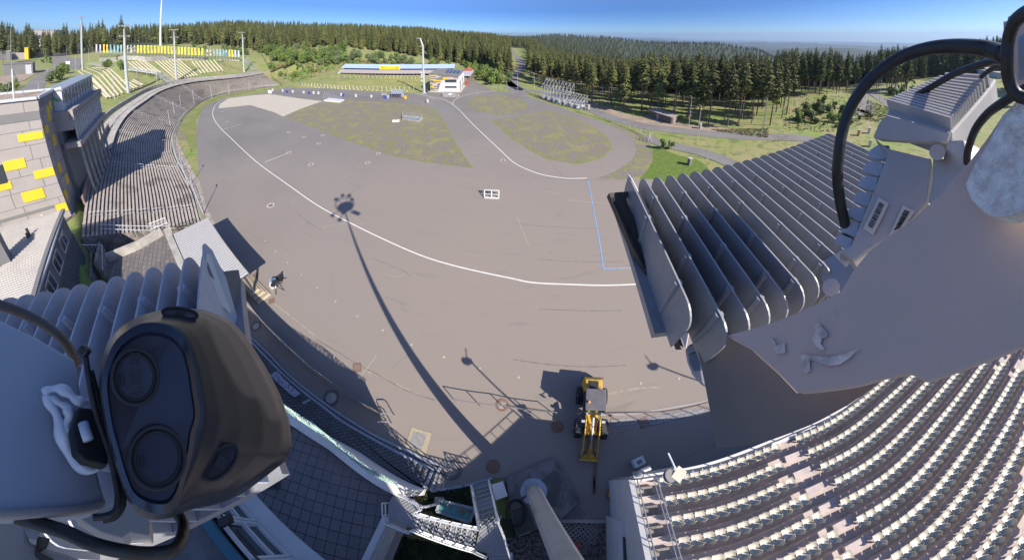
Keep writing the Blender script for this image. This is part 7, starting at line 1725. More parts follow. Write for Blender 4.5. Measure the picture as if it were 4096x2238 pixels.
BSH = [(bush_mesh(11), stem_mesh(1)), (bush_mesh(12, 8, 1100, 2.0, 4.2), stem_mesh(2, 4.2)), (bush_mesh(13, 5, 700, 1.3, 4.6), stem_mesh(3, 4.6))]
BSHp = []
for f_, s_ in BSH[:2]:
    g_ = f_.copy(); g_.materials.clear(); g_.materials.append(M['leaf_pale']); BSHp.append((g_, s_))
def plant(name, label, cat, p, sc, pair, group, pn_=('crown', 'trunk')):
    th = thing(name, label, cat, p, group, rnd.uniform(0, 6.28)); th.scale = (sc[0], sc[0], sc[1])
    for me, nm in zip(pair, pn_): o = bpy.data.objects.new(nm, me); COL.objects.link(o); o.parent = th
    return th
def poly_in(x, y, P_):
    c = False; j = len(P_) - 1
    for i in range(len(P_)):
        xi, yi = P_[i]; xj, yj = P_[j]
        if ((yi > y) != (yj > y)) and (x < (xj - xi) * (y - yi) / (yj - yi + 1e-12) + xi): c = not c
        j = i
    return c
def on(p): return Vector((p[0], p[1], hgt(p[0], p[1])))
def pol(az, D): a = R_(az); return (D * math.sin(a), D * math.cos(a))
def az_of(p): return math.degrees(math.atan2(p.x, p.y))
def edge_fn(pxs):
    """front edge of a wood given by photo pixels: returns interpolation azimuth -> distance"""
    E = sorted([(az_of(q), math.hypot(q.x, q.y)) for q in [gt(*p) for p in pxs]]); xs = [e[0] for e in E]; ys = [e[1] for e in E]
    return lambda a: lerp_table(a, xs, ys), xs[0], xs[-1]
edR, r0a, r1a = edge_fn([(2112, 322), (2167, 352), (2287, 372), (2327, 400), (2446, 436), (2525, 452), (2585, 455), (2724, 480), (2804, 490), (2923, 512), (3043, 522), (3110, 512)])
edQ, q0a, q1a = edge_fn([(3112, 388), (3191, 388), (3271, 382), (3370, 376)])
edM, m0a, m1a = edge_fn([(1000, 205), (1064, 214), (1130, 200), (1203, 194), (1300, 190), (1382, 188), (1462, 200), (1581, 214), (1700, 235), (1780, 250), (1860, 257), (1979, 296), (2035, 310)])
edL, l0a, l1a = edge_fn([(455, 178), (520, 172), (600, 170), (700, 180), (800, 182), (900, 190), (1010, 200)])
print('edges', r0a, r1a, q0a, q1a, m0a, m1a, l0a, l1a, edR(20), edR(45), edM(-20), edL(-75))
rt = random.Random(99)
trees = []    # (dist, pos, type, scale, zone)
def fill(ed, a0, a1, Dmax, sp, zone, thin_=None, front_t=True, cond=None):
    D = 30.0
    while D < Dmax:
        s_ = sp * (1 + max(0, D - 200) / 500); da = math.degrees(s_ / D); a = a0 + rt.uniform(0, da)
        while a < a1:
            aa = a + rt.uniform(-.4, .4) * da; dd_ = D + rt.uniform(-.45, .45) * s_
            e = ed(aa)
            if dd_ > e and (cond is None or cond(aa, dd_, e)):
                if thin_ is None or rt.random() < thin_(aa, dd_, e):
                    p = on(pol(aa, dd_)); tp = 'T' if (zone in 'RQ' and dd_ < e + 45) or (zone == 'M' and rt.random() < .15) or (zone == 'L' and rt.random() < .5) else 'S'
                    trees.append((math.hypot(p.x, p.y), p, tp, zone))
            a += da
        D += s_ * .95
def gapR(a, D, e):     # the forest road slot and the shed clearing
    x, y = px(Vector((*pol(a, D), hgt(*pol(a, D)))))
    return not (2020 < x < 2105 and y > 190)
fill(edR, r0a, r1a + 1.5, 420, 5.2, 'R', lambda a, D, e: 1.0 if a < 36 else (.8 if D < e + 40 else 1.0), cond=gapR)
fill(edQ, q0a - .5, q1a + 1, 330, 5.6, 'Q', None, cond=lambda a, D, e: True)
edQ2 = lambda a: 160.0
fill(edQ2, q1a + 2.2, 100, 420, 6.2, 'Q', lambda a, D, e: .95 if D > 200 else .75, cond=lambda a, D, e: not (83 < a < 97 and D < 250))
fill(edM, m0a, m1a, 430, 5.6, 'M', None, cond=lambda a, D, e: not (-27.2 < a < -25.2 and D < e + 22))
fill(edL, l0a, m0a, 460, 5.8, 'L')
fill(lambda a: 380.0, r0a - 8, r1a + 3, 1500, 9.5, 'F', cond=lambda a, D, e: not (35.2 < a < 39.5 and 620 < D < 880))
fill(lambda a: 900.0, 30, 80, 2600, 17, 'F')
fill(lambda a: 330.0, -100, -84, 460, 8, 'L')
# far left group behind the car park and individual trees by photo position
LT = [(15, 480, 150), (45, 470, 175), (75, 475, 170), (100, 470, 160), (130, 475, 230), (175, 470, 290), (235, 480, 300), (265, 470, 165), (290, 465, 185), (640, 460, 185), (670, 455, 200), (712, 400, 215), (835, 430, 130), (810, 420, 190), (930, 420, 140), (990, 430, 150), (1030, 435, 158), (965, 440, 230), (1055, 420, 240), (1215, 330, 140), (20, 300, 200), (150, 400, 280), (905, 430, 200), (1000, 445, 250)]
for i, (x, yb, yt) in enumerate(LT):
    b = gt(*t(0, x, yb)); zt = topz(b, t(0, x, yt)[1], 70); h = max(9, min(32, zt - b.z)); trees.append((0, b, 'T' if x < 300 and i % 2 == 0 else 'S', 'P', h))
ND = [tr for tr in trees if len(tr) == 5]; rest_ = sorted([tr for tr in trees if len(tr) == 4], key=lambda q: q[0])
def seen(p):
    a = px(p + Vector((0, 0, 17))); return -20 < a[0] < 4120 and a[1] < 2238
def in_view(p):
    a = px(p + Vector((0, 0, 18))); return 0 < a[0] < 3830
rest_ = [q for q in rest_ if seen(q[1])]
nearT = [q for q in rest_ if in_view(q[1]) and q[3] != 'F'][:262]; nset = {id(q) for q in nearT}
far = [q for q in rest_ if id(q) not in nset]
print('trees', len(trees), 'near', len(nearT), 'far', len(far), nearT[-1][0])
zl = {'R': ('in the wood beyond the service road', 'spruces at the edge of the right hand wood'), 'Q': ('in the bare trunked wood beyond the clearing', 'spruces of the far right wood'), 'M': ('on the hill behind the shooting range', 'spruces on the hill behind the range'), 'L': ('on the ridge behind the banner row', 'spruces on the ridge behind the banners')}
cnt = {}
for q in sorted(nearT, key=lambda q: (q[3], az_of(q[1]))):
    z = q[3]; cnt[z] = cnt.get(z, 0) + 1; bare_ = q[2] == 'T'
    hsc = rt.uniform(.80, 1.02) if z != 'M' and not (z == 'R' and az_of(q[1]) < 30) else rt.uniform(.72, .88) if z == 'R' else rt.uniform(.85, 1.1)
    pr_ = rt.choice(SPT if bare_ else SPR)
    plant('spruce_tree', '%s spruce %s, %s from the left' % ('bare stemmed' if bare_ else 'full crowned', zl[z][0], ordn(cnt[z])), 'tree', q[1], (hsc * rt.uniform(.9, 1.2), hsc), pr_, zl[z][1])
for i, q in enumerate(sorted(ND, key=lambda q: az_of(q[1]))):
    sc = q[4] / 20.0; plant('spruce_tree', 'single dark spruce rising near the entrance road at upper left, %s from the left' % ordn(i + 1), 'tree', q[1], (sc * 1.05, sc), rt.choice(SPT if q[2] == 'T' else SPR), 'single spruces at upper left')
# the mass of the forest: points that carry instanced trees
def gn_forest(name, pts, objs, label):
    """one vertex per tree; geometry nodes put one of a few tree meshes on each"""
    me = bpy.data.meshes.new(name); me.from_pydata([tuple(p[0]) for p in pts], [], [])
    for an, idx in (('sc', 1), ('rot', 2)):
        at = me.attributes.new(an, 'FLOAT', 'POINT'); at.data.foreach_set('value', [p[idx] for p in pts])
    o = bpy.data.objects.new(name, me); COL.objects.link(o); struct(o, label, 'stuff'); o['category'] = 'forest'
    ng = bpy.data.node_groups.new(name, 'GeometryNodeTree'); ng.interface.new_socket('Geometry', in_out='INPUT', socket_type='NodeSocketGeometry'); ng.interface.new_socket('Geometry', in_out='OUTPUT', socket_type='NodeSocketGeometry')
    n, l = ng.nodes, ng.links; gi = n.new('NodeGroupInput'); go = n.new('NodeGroupOutput'); jn = n.new('GeometryNodeJoinGeometry')
    ac = n.new('GeometryNodeInputNamedAttribute'); ac.data_type = 'FLOAT'; ac.inputs[0].default_value = 'sc'
    ar_ = n.new('GeometryNodeInputNamedAttribute'); ar_.data_type = 'FLOAT'; ar_.inputs[0].default_value = 'rot'
    cv_ = n.new('ShaderNodeCombineXYZ'); l.new(ar_.outputs[0], cv_.inputs[2])
    for ob in objs:
        oi = n.new('GeometryNodeObjectInfo'); oi.inputs['Object'].default_value = ob; oi.transform_space = 'ORIGINAL'; oi.inputs['As Instance'].default_value = True
        ip = n.new('GeometryNodeInstanceOnPoints'); l.new(gi.outputs[0], ip.inputs['Points']); l.new(oi.outputs['Geometry'], ip.inputs['Instance']); l.new(cv_.outputs[0], ip.inputs['Rotation']); l.new(ac.outputs[0], ip.inputs['Scale']); l.new(ip.outputs[0], jn.inputs[0])
    l.new(jn.outputs[0], go.inputs[0]); md = o.modifiers.new('trees', 'NODES'); md.node_group = ng; return o
proto = {}
for ob in list(COL.objects):
    if ob.name.startswith('crown') and ob.parent: proto.setdefault(ob.data.name, ob)
def pr_objs(pair):
    c = proto.get(pair[0].name)
    if c is None: return None
    return [c] + [s for s in c.parent.children if s.name.startswith('trunk')]
for i, pair in enumerate(SPR + SPT):
    obs = pr_objs(pair)
    if obs is None: continue
    tall = i >= 3; pts = []
    for j, q in enumerate(far):
        isT = q[2] == 'T'
        if isT != tall: continue
        k = (j * 7919) % (4 if tall else 3)
        if k != (i - 3 if tall else i): continue
        D = q[0]; sc = (rt.uniform(.68, .92) if q[3] == 'R' else rt.uniform(.8, 1.05)) * (1.0 if D < 1500 else 1.15); pts.append((q[1], sc, rt.uniform(0, 6.28)))
    if pts: gn_forest('spruce_forest', pts, obs, 'mass of dark spruces covering the hills')

# bushes and young broadleaved trees
bz = []
def bush_area(k, poly, n_, hr, grp, pale=.15, kind='BSH', nm='shrub'):
    xs = [p[0] for p in poly]; ys = [p[1] for p in poly]; c = 0; tries = 0
    while c < n_ and tries < n_ * 40:
        tries += 1; x, y = rt.uniform(min(xs), max(xs)), rt.uniform(min(ys), max(ys))
        if poly_in(x, y, poly): b = gt(*t(k, x, y)); bz.append((b, rt.uniform(*hr), grp, rt.random() < pale, x + 2573 * (k % 4))); c += 1
bush_area(1, [(130, 560), (250, 500), (560, 510), (800, 500), (900, 520), (880, 640), (700, 660), (450, 640), (200, 640)], 84, (1.3, 2.5), 'bushes on the slope left of the range')
bush_area(1, [(900, 560), (1200, 520), (1450, 590), (1700, 640), (1980, 660), (1960, 670), (1200, 668), (900, 665)], 34, (1.0, 1.9), 'bushes behind the target shelter', .5)
bush_area(1, [(150, 640), (800, 660), (820, 690), (600, 740), (420, 800), (250, 780), (130, 700)], 30, (.5, 1.1), 'low bushes left of the range')
bush_area(1, [(1980, 660), (2120, 720), (2330, 860), (2530, 900), (2560, 800), (2350, 700), (2150, 640)], 26, (.9, 1.9), 'bushes beside the patterned building')
bush_area(0, [(1020, 690), (1240, 720), (1240, 600), (1050, 600)], 6, (.7, 1.1), 'bushes between the bench groups')
bush_area(0, [(480, 850), (690, 780), (640, 700), (520, 760)], 5, (1.1, 1.5), 'bushes beside the entrance road')
bush_area(0, [(340, 640), (520, 650), (500, 580), (350, 590)], 6, (.5, .9), 'bushes on the bank below the car park')
bush_area(0, [(0, 1000), (190, 880), (240, 840), (20, 900)], 8, (.6, 1.0), 'dry bushes behind the office building')
bush_area(0, [(1080, 460), (1500, 440), (1600, 470), (2573, 570), (2560, 520), (1500, 400), (1090, 400)], 22, (.9, 1.8), 'light green bushes above the banner row')
bush_area(0, [(700, 430), (830, 425), (1000, 450), (900, 400)], 6, (.8, 1.4), 'bushes near the white bungalow')
bush_area(3, [(150, 1130), (900, 1060), (950, 1240), (850, 1290), (150, 1230)], 34, (.25, .5), 'low shrubs in the cleared meadow', .3)
bush_area(3, [(200, 1100), (700, 1000), (760, 1250), (200, 1250)], 16, (.5, 1.1), 'young trees in the cleared meadow', .2)
bush_area(3, [(1130, 980), (1250, 860), (1330, 880), (1560, 800), (1400, 960), (1260, 1000)], 16, (.4, .9), 'shrubs beside the valley path', .2)
bush_area(6, [(1520, 90), (1600, 60), (1600, 90), (1540, 110)], 2, (.5, .7), 'small trees by the bright meadow')
cnt = {}
for (b, s_, grp, pale, x) in sorted(bz, key=lambda q: (q[2], q[4])):
    cnt[grp] = cnt.get(grp, 0) + 1; tot = sum(1 for q in bz if q[2] == grp)
    sz = 'large' if s_ > 1.5 else ('medium' if s_ > .9 else 'small')
    plant('shrub', '%s %s bush, %s from left of %s' % (sz, 'pale green' if pale else 'green', ordn(cnt[grp]), grp), 'bush', b - Vector((0, 0, .15)), (s_ * rt.uniform(.9, 1.3), s_), rt.choice(BSHp if pale else BSH), grp, ('foliage', 'stem'))
# rough ground cover: tussocks and brush in the clearing, beds and slopes
def tuft_mesh(area, n_, s, m, name, label):
    mb = MB(); c = 0
    xs = [p[0] for _, P_ in area for p in P_]
    for k, P_ in area:
        X = [p[0] for p in P_]; Y = [p[1] for p in P_]
        for _ in range(n_ // len(area)):
            x, y = rt.uniform(min(X), max(X)), rt.uniform(min(Y), max(Y))
            if not poly_in(x, y, P_): continue
            b = gt(*t(k, x, y)); D = b.length; ss = s * rt.uniform(.5, 1.4) * (1 if D > 20 else .35)
            for j in range(4):
                a = rt.uniform(0, 6.28); d = Vector((math.cos(a), math.sin(a), 0)); e = Vector((-d.y, d.x, 0)) * ss * .25; mb.add([b - e, b + e, b + d * ss * .8 + Vector((0, 0, ss * rt.uniform(.5, 1.1))), b + d * ss * .35 - e * 2 + Vector((0, 0, ss * .7))], [(0, 1, 2), (0, 2, 3)])
    o = mb.build(name, m, None, fixn=False); struct(o, label, 'stuff'); o['category'] = 'ground cover'
tuft_mesh([(3, [(150, 970), (800, 960), (960, 1050), (950, 1250), (600, 1330), (150, 1300)]), (3, [(1000, 1000), (1240, 1090), (1150, 1240), (950, 1200)]), (2, [(2000, 1300), (2573, 1290), (2573, 1390), (2100, 1330)])], 3600, .28, mat('brush', (0.20, 0.27, 0.06), .9, col2=(.26, .20, .11), scale=.3, thr=(.45, .55)), 'meadow_brush', 'rough grass and brush in the cleared meadow')
tuft_mesh([(1, [(130, 560), (900, 540), (1200, 640), (820, 690), (400, 830), (150, 760)]), (1, [(900, 600), (1980, 660), (1980, 668), (900, 668)])], 4200, .8, mat('hill_brush', (0.13, 0.21, 0.04), .9, col2=(.23, .18, .09), scale=.12, thr=(.45, .55)), 'hillside_brush', 'green and brown brush covering the slope by the range')
tuft_mesh([(13, [(1680, 720), (1800, 720), (2170, 660), (2190, 850), (2230, 1060), (1900, 960), (1680, 870)]), (13, [(1480, 1180), (2000, 1290), (2330, 1370), (2330, 1407), (1400, 1407)])], 2600, .5, mat('bed_plants', (0.06, 0.09, 0.025), .9, col2=(.03, .035, .02), scale=2), 'plant_bed_cover', 'low plants covering the bed below the steel stairs')
# ================= head of the light pole: hardware right round the camera =================
import numpy as np
def fit_fins(Ap, Bp, d0, kA=None, kB=None):
    """fins are equally spaced parallel plates: find tips A0 + k a and B0 + k a along the seen rays"""
    rows, rhs = [], []
    A0 = np.array(dirv(*Ap[0])) * d0
    def cr(d): return np.array([[0, -d[2], d[1]], [d[2], 0, -d[0]], [-d[1], d[0], 0]])
    for k, q in (kA or list(enumerate(Ap))):
        C_ = cr(np.array(dirv(*q))); rows.append(np.hstack([C_ * k, np.zeros((3, 3))])); rhs.append(-C_ @ A0)
    for k, q in kB:
        C_ = cr(np.array(dirv(*q))); rows.append(np.hstack([C_ * k, C_])); rhs.append(np.zeros(3))
    X = np.linalg.lstsq(np.vstack(rows), np.hstack(rhs), rcond=None)[0]
    O = Vector((0, 0, H)); return O + Vector(A0), Vector(X[:3]), O + Vector(X[3:])
M['fin'] = mat('cast_fin', (0.27, 0.275, 0.30), .4, .1, var=.05, scale=30, bump=.1, bscale=500)
M['fin_l'] = mat('cast_fin_pale', (0.42, 0.44, 0.50), .5, .1, var=.05, scale=30, bump=.1, bscale=500)
M['cable'] = mat('cable_rubber', (0.022, 0.022, 0.025), .45, var=.3, scale=25, bump=.1, bscale=60)
def roundplate(A, B, v, rad, n=6, rad2=None):
    e = (B - A).normalized(); L = (B - A).length; dv = v.normalized(); out = []
    for (c, s0, s1) in ((0, 1, 1), (1, 1, 1)):
        pass
    r = rad
    for i in range(n + 1):
        a = math.pi / 2 * i / n; out.append(A + e * (r - r * math.cos(a)) + dv * (r - r * math.sin(a)))
    for i in range(n + 1):
        a = math.pi / 2 * i / n; out.append(B - e * (r - r * math.sin(a)) + dv * (r - r * math.cos(a)))
    return out + [B + v, A + v]
def fins(name, label, Ap, kB, d0, n_f, depth, rad, ext, m, sub_label=None, k0=0, kA=None, cut0=False):
    A0, a, B0 = fit_fins(Ap, None, d0, kA, kB)
    e = (B0 - A0); e.normalize(); nrm = a.cross(e).normalized()
    if nrm.dot(A0 - Vector((0, 0, H))) < 0: nrm = -nrm
    B0 = B0 + e * ext
    print(name, 'A0', A0, 'a', a, a.length, 'len', (B0 - A0).length, 'skew', a.normalized().dot(e))
    th = thing(name, label, 'floodlight', A0)
    ah = a.normalized()
    for k in range(k0, n_f):
        A, B = A0 + a * k, B0 + a * k - e * (.06 if k == 0 and cut0 else .0); P_ = roundplate(A, B, nrm * depth, rad)
        mb = MB(); mb.prism([p - ah * .0022 for p in P_], ah * .0044); f_ = mb.build('cooling_fin', m, th)
        mb = MB(); Lf_ = (B - A).length
        for u in ((.22, .62, .9) if k % 2 else (.40, .82)): c = A + e * Lf_ * u + nrm * .004; mb.tube(c, c + nrm * depth * .9, .0095, .008, n=10)
        bo = mb.build('boss', m, f_)
    c = [A0 + nrm * depth - e * .0 - ah * .03, B0 + nrm * depth - ah * .03 - e * (.10 if cut0 else 0), B0 + a * (n_f - 1) + nrm * depth + ah * .03, A0 + a * (n_f - 1) + nrm * depth + ah * .03]
    mb = MB(); mb.prism(c, nrm * .03); mb.build('housing', M['fin'], th)
    return th, A0, a, B0, nrm, e
FA = [(2512, 697), (2565, 687), (2619, 677), (2673, 667), (2724, 657), (2772, 647), (2820, 636), (2862, 629), (2900, 620), (2937, 612), (2979, 606), (3011, 600), (3043, 595), (3072, 591), (3104, 586), (3128, 580), (3155, 576), (3187, 572), (3211, 568), (3243, 563)]
FB = [(1, (2929, 1327)), (2, (3023, 1301)), (3, (3108, 1279)), (4, (3185, 1239)), (5, (3253, 1200)), (6, (3311, 1160))]
fr_, A0, a_v, B0, nrm_, e_ = fins('floodlight_right' if False else 'led_floodlight', 'big grey floodlight head with about twenty parallel cooling fins, right of the centre', FA, FB, .95, 23, .16, .05, .0, M['fin'], cut0=True)
# dark frame of the floodlight beside the first fin
def plate(outline, anchors, thick, m, name, parent, bevel=0.0, flat=True):
    a, b, c = [P(*q) for q in anchors]; nn = (b - a).cross(c - a).normalized(); O = Vector((0, 0, H)); pts = []
    for q in outline:
        d = dirv(*q); s = (a - O).dot(nn) / d.dot(nn); s = max(.25, min(4, abs(s))); pts.append(O + d * s)
    if nn.dot(a - O) < 0: nn = -nn
    mb = MB(); mb.prism(pts, nn * thick); o = mb.build(name, m, parent, bevel=bevel); return o, pts, nn
M['frame_dark'] = mat('frame_brown_black', (0.055, 0.048, 0.045), .6, var=.1, scale=20)
d0_ = (A0 - Vector((0, 0, H))).length
DF = [(2436, 771), (2475, 767), (2512, 765), (2506, 799), (2560, 930), (2617, 1073), (2669, 1200), (2736, 1391), (2727, 1396), (2677, 1291), (2601, 1120), (2530, 985), (2480, 870)]
plate(DF, ((2436, 771, .93), (2512, 765, .96), (2736, 1391, .90)), .03, M['frame_dark'], 'front_frame', fr_)
plate([(2452, 790), (2456, 788), (2690, 1270), (2692, 1285), (2684, 1280)], ((2436, 771, .925), (2512, 765, .955), (2736, 1391, .895)), .004, M['black'], 'seal_strip', fr_)
plate([(2512, 697), (2524, 712), (2600, 860), (2722, 1120), (2790, 1262), (2762, 1278), (2742, 1392), (2690, 1260), (2617, 1073), (2560, 935), (2508, 800), (2500, 760)], ((2512, 697, .955), (2508, 800, 1.03), (2790, 1262, .95)), .004, mat('outer_plate', (0.48, 0.46, 0.50), .5, var=.04, scale=8), 'outer_plate', fr_)
st_o, sp_, sn_ = plate([(2512, 722), (2523, 722), (2533, 745), (2529, 768), (2516, 745)], ((2512, 697, .95), (2508, 800, 1.025), (2790, 1262, .945)), .001, M['white'], 'arrow_sticker', fr_)
plate([(2514, 725), (2519, 728), (2517, 731), (2523, 745), (2520, 746), (2515, 733), (2513, 736)], ((2512, 697, .945), (2508, 800, 1.02), (2790, 1262, .94)), .001, M['black'], 'arrow', fr_)

LA = [(816, 978), (752, 996), (676, 1012), (601, 1030), (529, 1045), (460, 1063), (386, 1081), (318, 1101), (239, 1124), (167, 1138), (97, 1158), (30, 1178)]
LB = [(1, (724, 1227)), (2, (633, 1239)), (3, (553, 1233)), (4, (464, 1250)), (5, (382, 1251)), (6, (305, 1250)), (7, (236, 1243))]
fl_, lA0, la, lB0, ln_, le_ = fins('led_floodlight', 'second finned floodlight head behind the black camera housing, lower left', LA, LB, .95, 14, .16, .045, .35, M['fin_l'])
o_, pts_, nn_ = plate([(816, 978), (822, 972), (850, 1000), (905, 1110), (945, 1250), (975, 1330), (930, 1300), (820, 1240), (818, 1100)], ((816, 978, .94), (945, 1250, .99), (820, 1240, .92)), .006, M['fin_l'], 'outer_plate', fl_)
plate([(880, 1092), (897, 1084), (940, 1078), (955, 1078), (965, 1130), (985, 1245), (984, 1330), (955, 1285), (925, 1190)], ((880, 1092, 1.0), (955, 1078, 1.05), (984, 1330, 1.0)), .03, mat('bracket_taupe', (0.17, 0.145, 0.13), .6), 'side_frame', fl_)
lbp, lp_, lnn = plate([(824, 1010), (843, 1018), (925, 1240), (918, 1250), (872, 1205), (826, 1130)], ((816, 978, .935), (945, 1250, .985), (820, 1240, .915)), .001, M['white'], 'rating_label', fl_)
c_ = (lp_[0] + lp_[2]) / 2; rgt = (lp_[2] - lp_[0]).normalized(); up__ = (lnn.cross(rgt)).normalized()
for i in range(6): mbx = MB(); s0 = lp_[0].lerp(lp_[3], .12 + i * .1) - lnn * .001; s1 = lp_[0].lerp(lp_[2], .15 + i * .05).lerp(lp_[4], .2) - lnn * .001; mbx.beam(lp_[5].lerp(lp_[0], .15 + .12 * i) + rgt * .006 - lnn * .0015, lp_[5].lerp(lp_[0], .15 + .12 * i) + rgt * (.02 + .015 * (i % 3)) - lnn * .0015, .0015, .0006); mbx.build('print_line', M['black'], lbp)

# ---- steel arm plates at the right ----
M['arm'] = mat('arm_steel', (0.66, 0.46, 0.385), .6, .0, col2=(0.58, 0.44, 0.37), scale=3.5, bump=.15, bscale=300)
mixmat(M['arm'], (0.30, 0.30, 0.30), 9, .66, .72, 6, .8, None, .35)
arm = thing('steel_bracket_arm', 'wide smooth grey steel bracket arm sweeping across the right of the picture', 'bracket', P(3500, 1300, .6))
AO = [(2896, 1339), (3072, 1291), (3230, 1228), (3358, 1164), (3406, 1085), (3470, 1005), (3549, 942), (3640, 878), (3709, 819), (3765, 770), (3808, 719), (3865, 655), (3908, 600), (3960, 530), (4007, 458), (4060, 405), (4160, 320), (4160, 1358), (4096, 1383), (3950, 1442), (3868, 1470), (3700, 1528), (3640, 1494), (3530, 1512), (3430, 1541), (3187, 1570), (3120, 1500), (3010, 1400)]
plate(AO, ((2896, 1339, .72), (4096, 420, .62), (4096, 1383, .55)), .02, M['arm'], 'arm_plate', arm, bevel=.004)
plate([(2762, 1276), (2830, 1285), (2900, 1338), (3010, 1399), (3120, 1499), (3187, 1570), (3400, 1552), (3520, 1526), (3400, 1612), (3250, 1692), (3060, 1765), (2868, 1792), (2840, 1640), (2800, 1440)], ((2762, 1276, .84), (3187, 1570, .74), (2865, 1790, .80)), .02, mat('dark_fill_tone', (0.17, 0.145, 0.13), .7, var=.15, scale=3), 'dark_fill_sheet', arm)  # added dark sheet for a dark shade fill; the arm has no such plate
plate([(4012, 458), (3960, 560), (3900, 655), (3862, 735), (3882, 792), (3935, 850), (3990, 866), (4040, 860), (4100, 838), (4160, 815), (4160, 360)], ((4012, 458, .58), (3862, 735, .58), (4160, 815, .5)), .02, mixmat(mat('galv_sun_glitter', (0.92, 0.82, 0.76), .6, .0, var=.25, scale=60, bump=.6, bscale=180), (0.85, .78, .72), 120, .55, .65), 'sunlit_galv_patch', arm)  # pale speckled colour stands in for sun glitter on galvanised steel
for i, (q, s_) in enumerate((([(3082, 1352), (3092, 1350), (3106, 1378), (3130, 1372), (3138, 1368), (3142, 1408), (3134, 1412), (3108, 1413), (3098, 1395)], 0), ([(3252, 1290), (3280, 1292), (3300, 1318), (3312, 1330), (3308, 1345), (3288, 1352), (3282, 1372), (3300, 1396), (3282, 1398), (3258, 1378), (3248, 1350), (3262, 1325)], 1), ([(3205, 1420), (3225, 1415), (3250, 1420), (3330, 1425), (3400, 1405), (3440, 1390), (3400, 1428), (3360, 1455), (3310, 1462), (3260, 1440), (3238, 1438), (3240, 1480), (3222, 1490), (3205, 1455)], 2))):
    plate(q, ((2896, 1339, .715), (4096, 420, .615), (4096, 1383, .545)), .0006, mat('dry_smear', (0.64, 0.52, 0.46), .9, var=.3, scale=60) if i == 0 else bpy.data.materials['dry_smear'], 'dried_smear', arm)
gd = thing('sensor_housing', 'small pale grey sensor housing hanging below the finned floodlight', 'sensor', P(2790, 1480, .9))
plate([(2735, 1398), (2752, 1374), (2790, 1368), (2803, 1420), (2826, 1552), (2800, 1538), (2765, 1500), (2745, 1450)], ((2735, 1398, .92), (2803, 1420, .9), (2826, 1552, .9)), .05, mat('sensor_grey', (0.38, 0.36, 0.40), .5), 'body', gd, bevel=.008)
plate([(2750, 1412), (2792, 1403), (2806, 1430), (2808, 1480), (2775, 1486), (2755, 1450)], ((2735, 1398, .905), (2803, 1420, .885), (2826, 1552, .885)), .01, mat('sensor_dark', (0.12, 0.13, 0.17), .3), 'window', gd, bevel=.004)

# ---- small finned luminaire with labels, upper right ----
lu = thing('small_luminaire', 'pale grey finned luminaire with two barcode labels and a black cable loop, upper right', 'luminaire', P(3600, 700, .8))
M['lum'] = mat('luminaire_grey', (0.44, 0.42, 0.42), .5, .1, var=.05, scale=10, bump=.1, bscale=400)
anc = ((3777, 315, 1.05), (3983, 315, 1.0), (3805, 530, .80))
plate(T(3, [(1770, 795), (1870, 747), (2290, 790), (2240, 870), (1840, 1330), (1190, 1150), (1225, 1055)]), anc, .06, M['lum'], 'top_plate', lu, bevel=.004)
L0, L1_ = T(3, [(1800, 830), (1215, 1085)]); R0, R1_ = T(3, [(2230, 870), (1850, 1300)])
a, b, c = [P(*q) for q in anc]; nnn = (b - a).cross(c - a).normalized(); O_ = Vector((0, 0, H))
def onp(q): d = dirv(*q); return O_ + d * ((a - O_).dot(nnn) / d.dot(nnn))
if nnn.dot(a - O_) > 0: nnn = -nnn
for i in range(15):
    u = (i / 14) ** .85; p = onp((L0[0] + (L1_[0] - L0[0]) * u, L0[1] + (L1_[1] - L0[1]) * u)); q = onp((R0[0] + (R1_[0] - R0[0]) * u, R0[1] + (R1_[1] - R0[1]) * u))
    mb = MB(); mb.beam(p + nnn * .012, q + nnn * .012, .006, .028, up=tuple(nnn)); mb.build('rib', M['lum'], lu)
anb = ((3553, 592, .83), (3725, 636, .80), (3410, 1037, .74))
plate(T(3, [(1190, 1150), (1840, 1330), (1800, 1440), (1100, 1400), (1050, 1380), (1110, 1240)]), ((3546, 458, .83), (3805, 530, .80), (3500, 560, .83)), .05, M['lum'], 'end_cap', lu, bevel=.004)
plate(T(7, [(1070, -30), (1130, 30), (1210, 85), (1640, 190), (1590, 620), (1450, 790), (1210, 965), (1010, 1090), (850, 1205), (735, 1105), (835, 1060), (905, 900), (965, 750), (1030, 600), (1095, 440), (1150, 290), (1205, 130)]), anb, .10, M['lum'], 'body', lu, bevel=.004)
plate(T(7, [(1650, 70), (1750, 190), (1812, 0), (1960, -10), (2010, 200), (1950, 420), (1830, 560), (1690, 650), (1600, 625), (1645, 400)]), ((3725, 636, .81), (3868, 560, .75), (3705, 815, .76)), .06, M['lum'], 'side_plate', lu, bevel=.004)
tips = [(1000, 140), (950, 290), (900, 440), (845, 590), (780, 740), (720, 885), (670, 1005)]; roots = [(1205, 110), (1150, 280), (1095, 430), (1030, 590), (965, 740), (905, 890), (835, 1045)]
for tp, ro in zip(tips, roots):
    q = [(ro[0] + 15, ro[1] - 60), ((tp[0] + ro[0]) / 2, (tp[1] + ro[1]) / 2 - 80), (tp[0] + 35, tp[1] - 55), (tp[0] + 2, tp[1] - 12), (tp[0] + 12, tp[1] + 25), (tp[0] + 70, tp[1] + 45), (ro[0] - 45, ro[1] + 78), (ro[0] - 10, ro[1] + 60)]
    plate(T(7, q), ((3553, 592, .86), (3450, 640, .86), (3400, 1000, .77)), .012, M['fin_l'], 'side_fin', lu, bevel=.002)
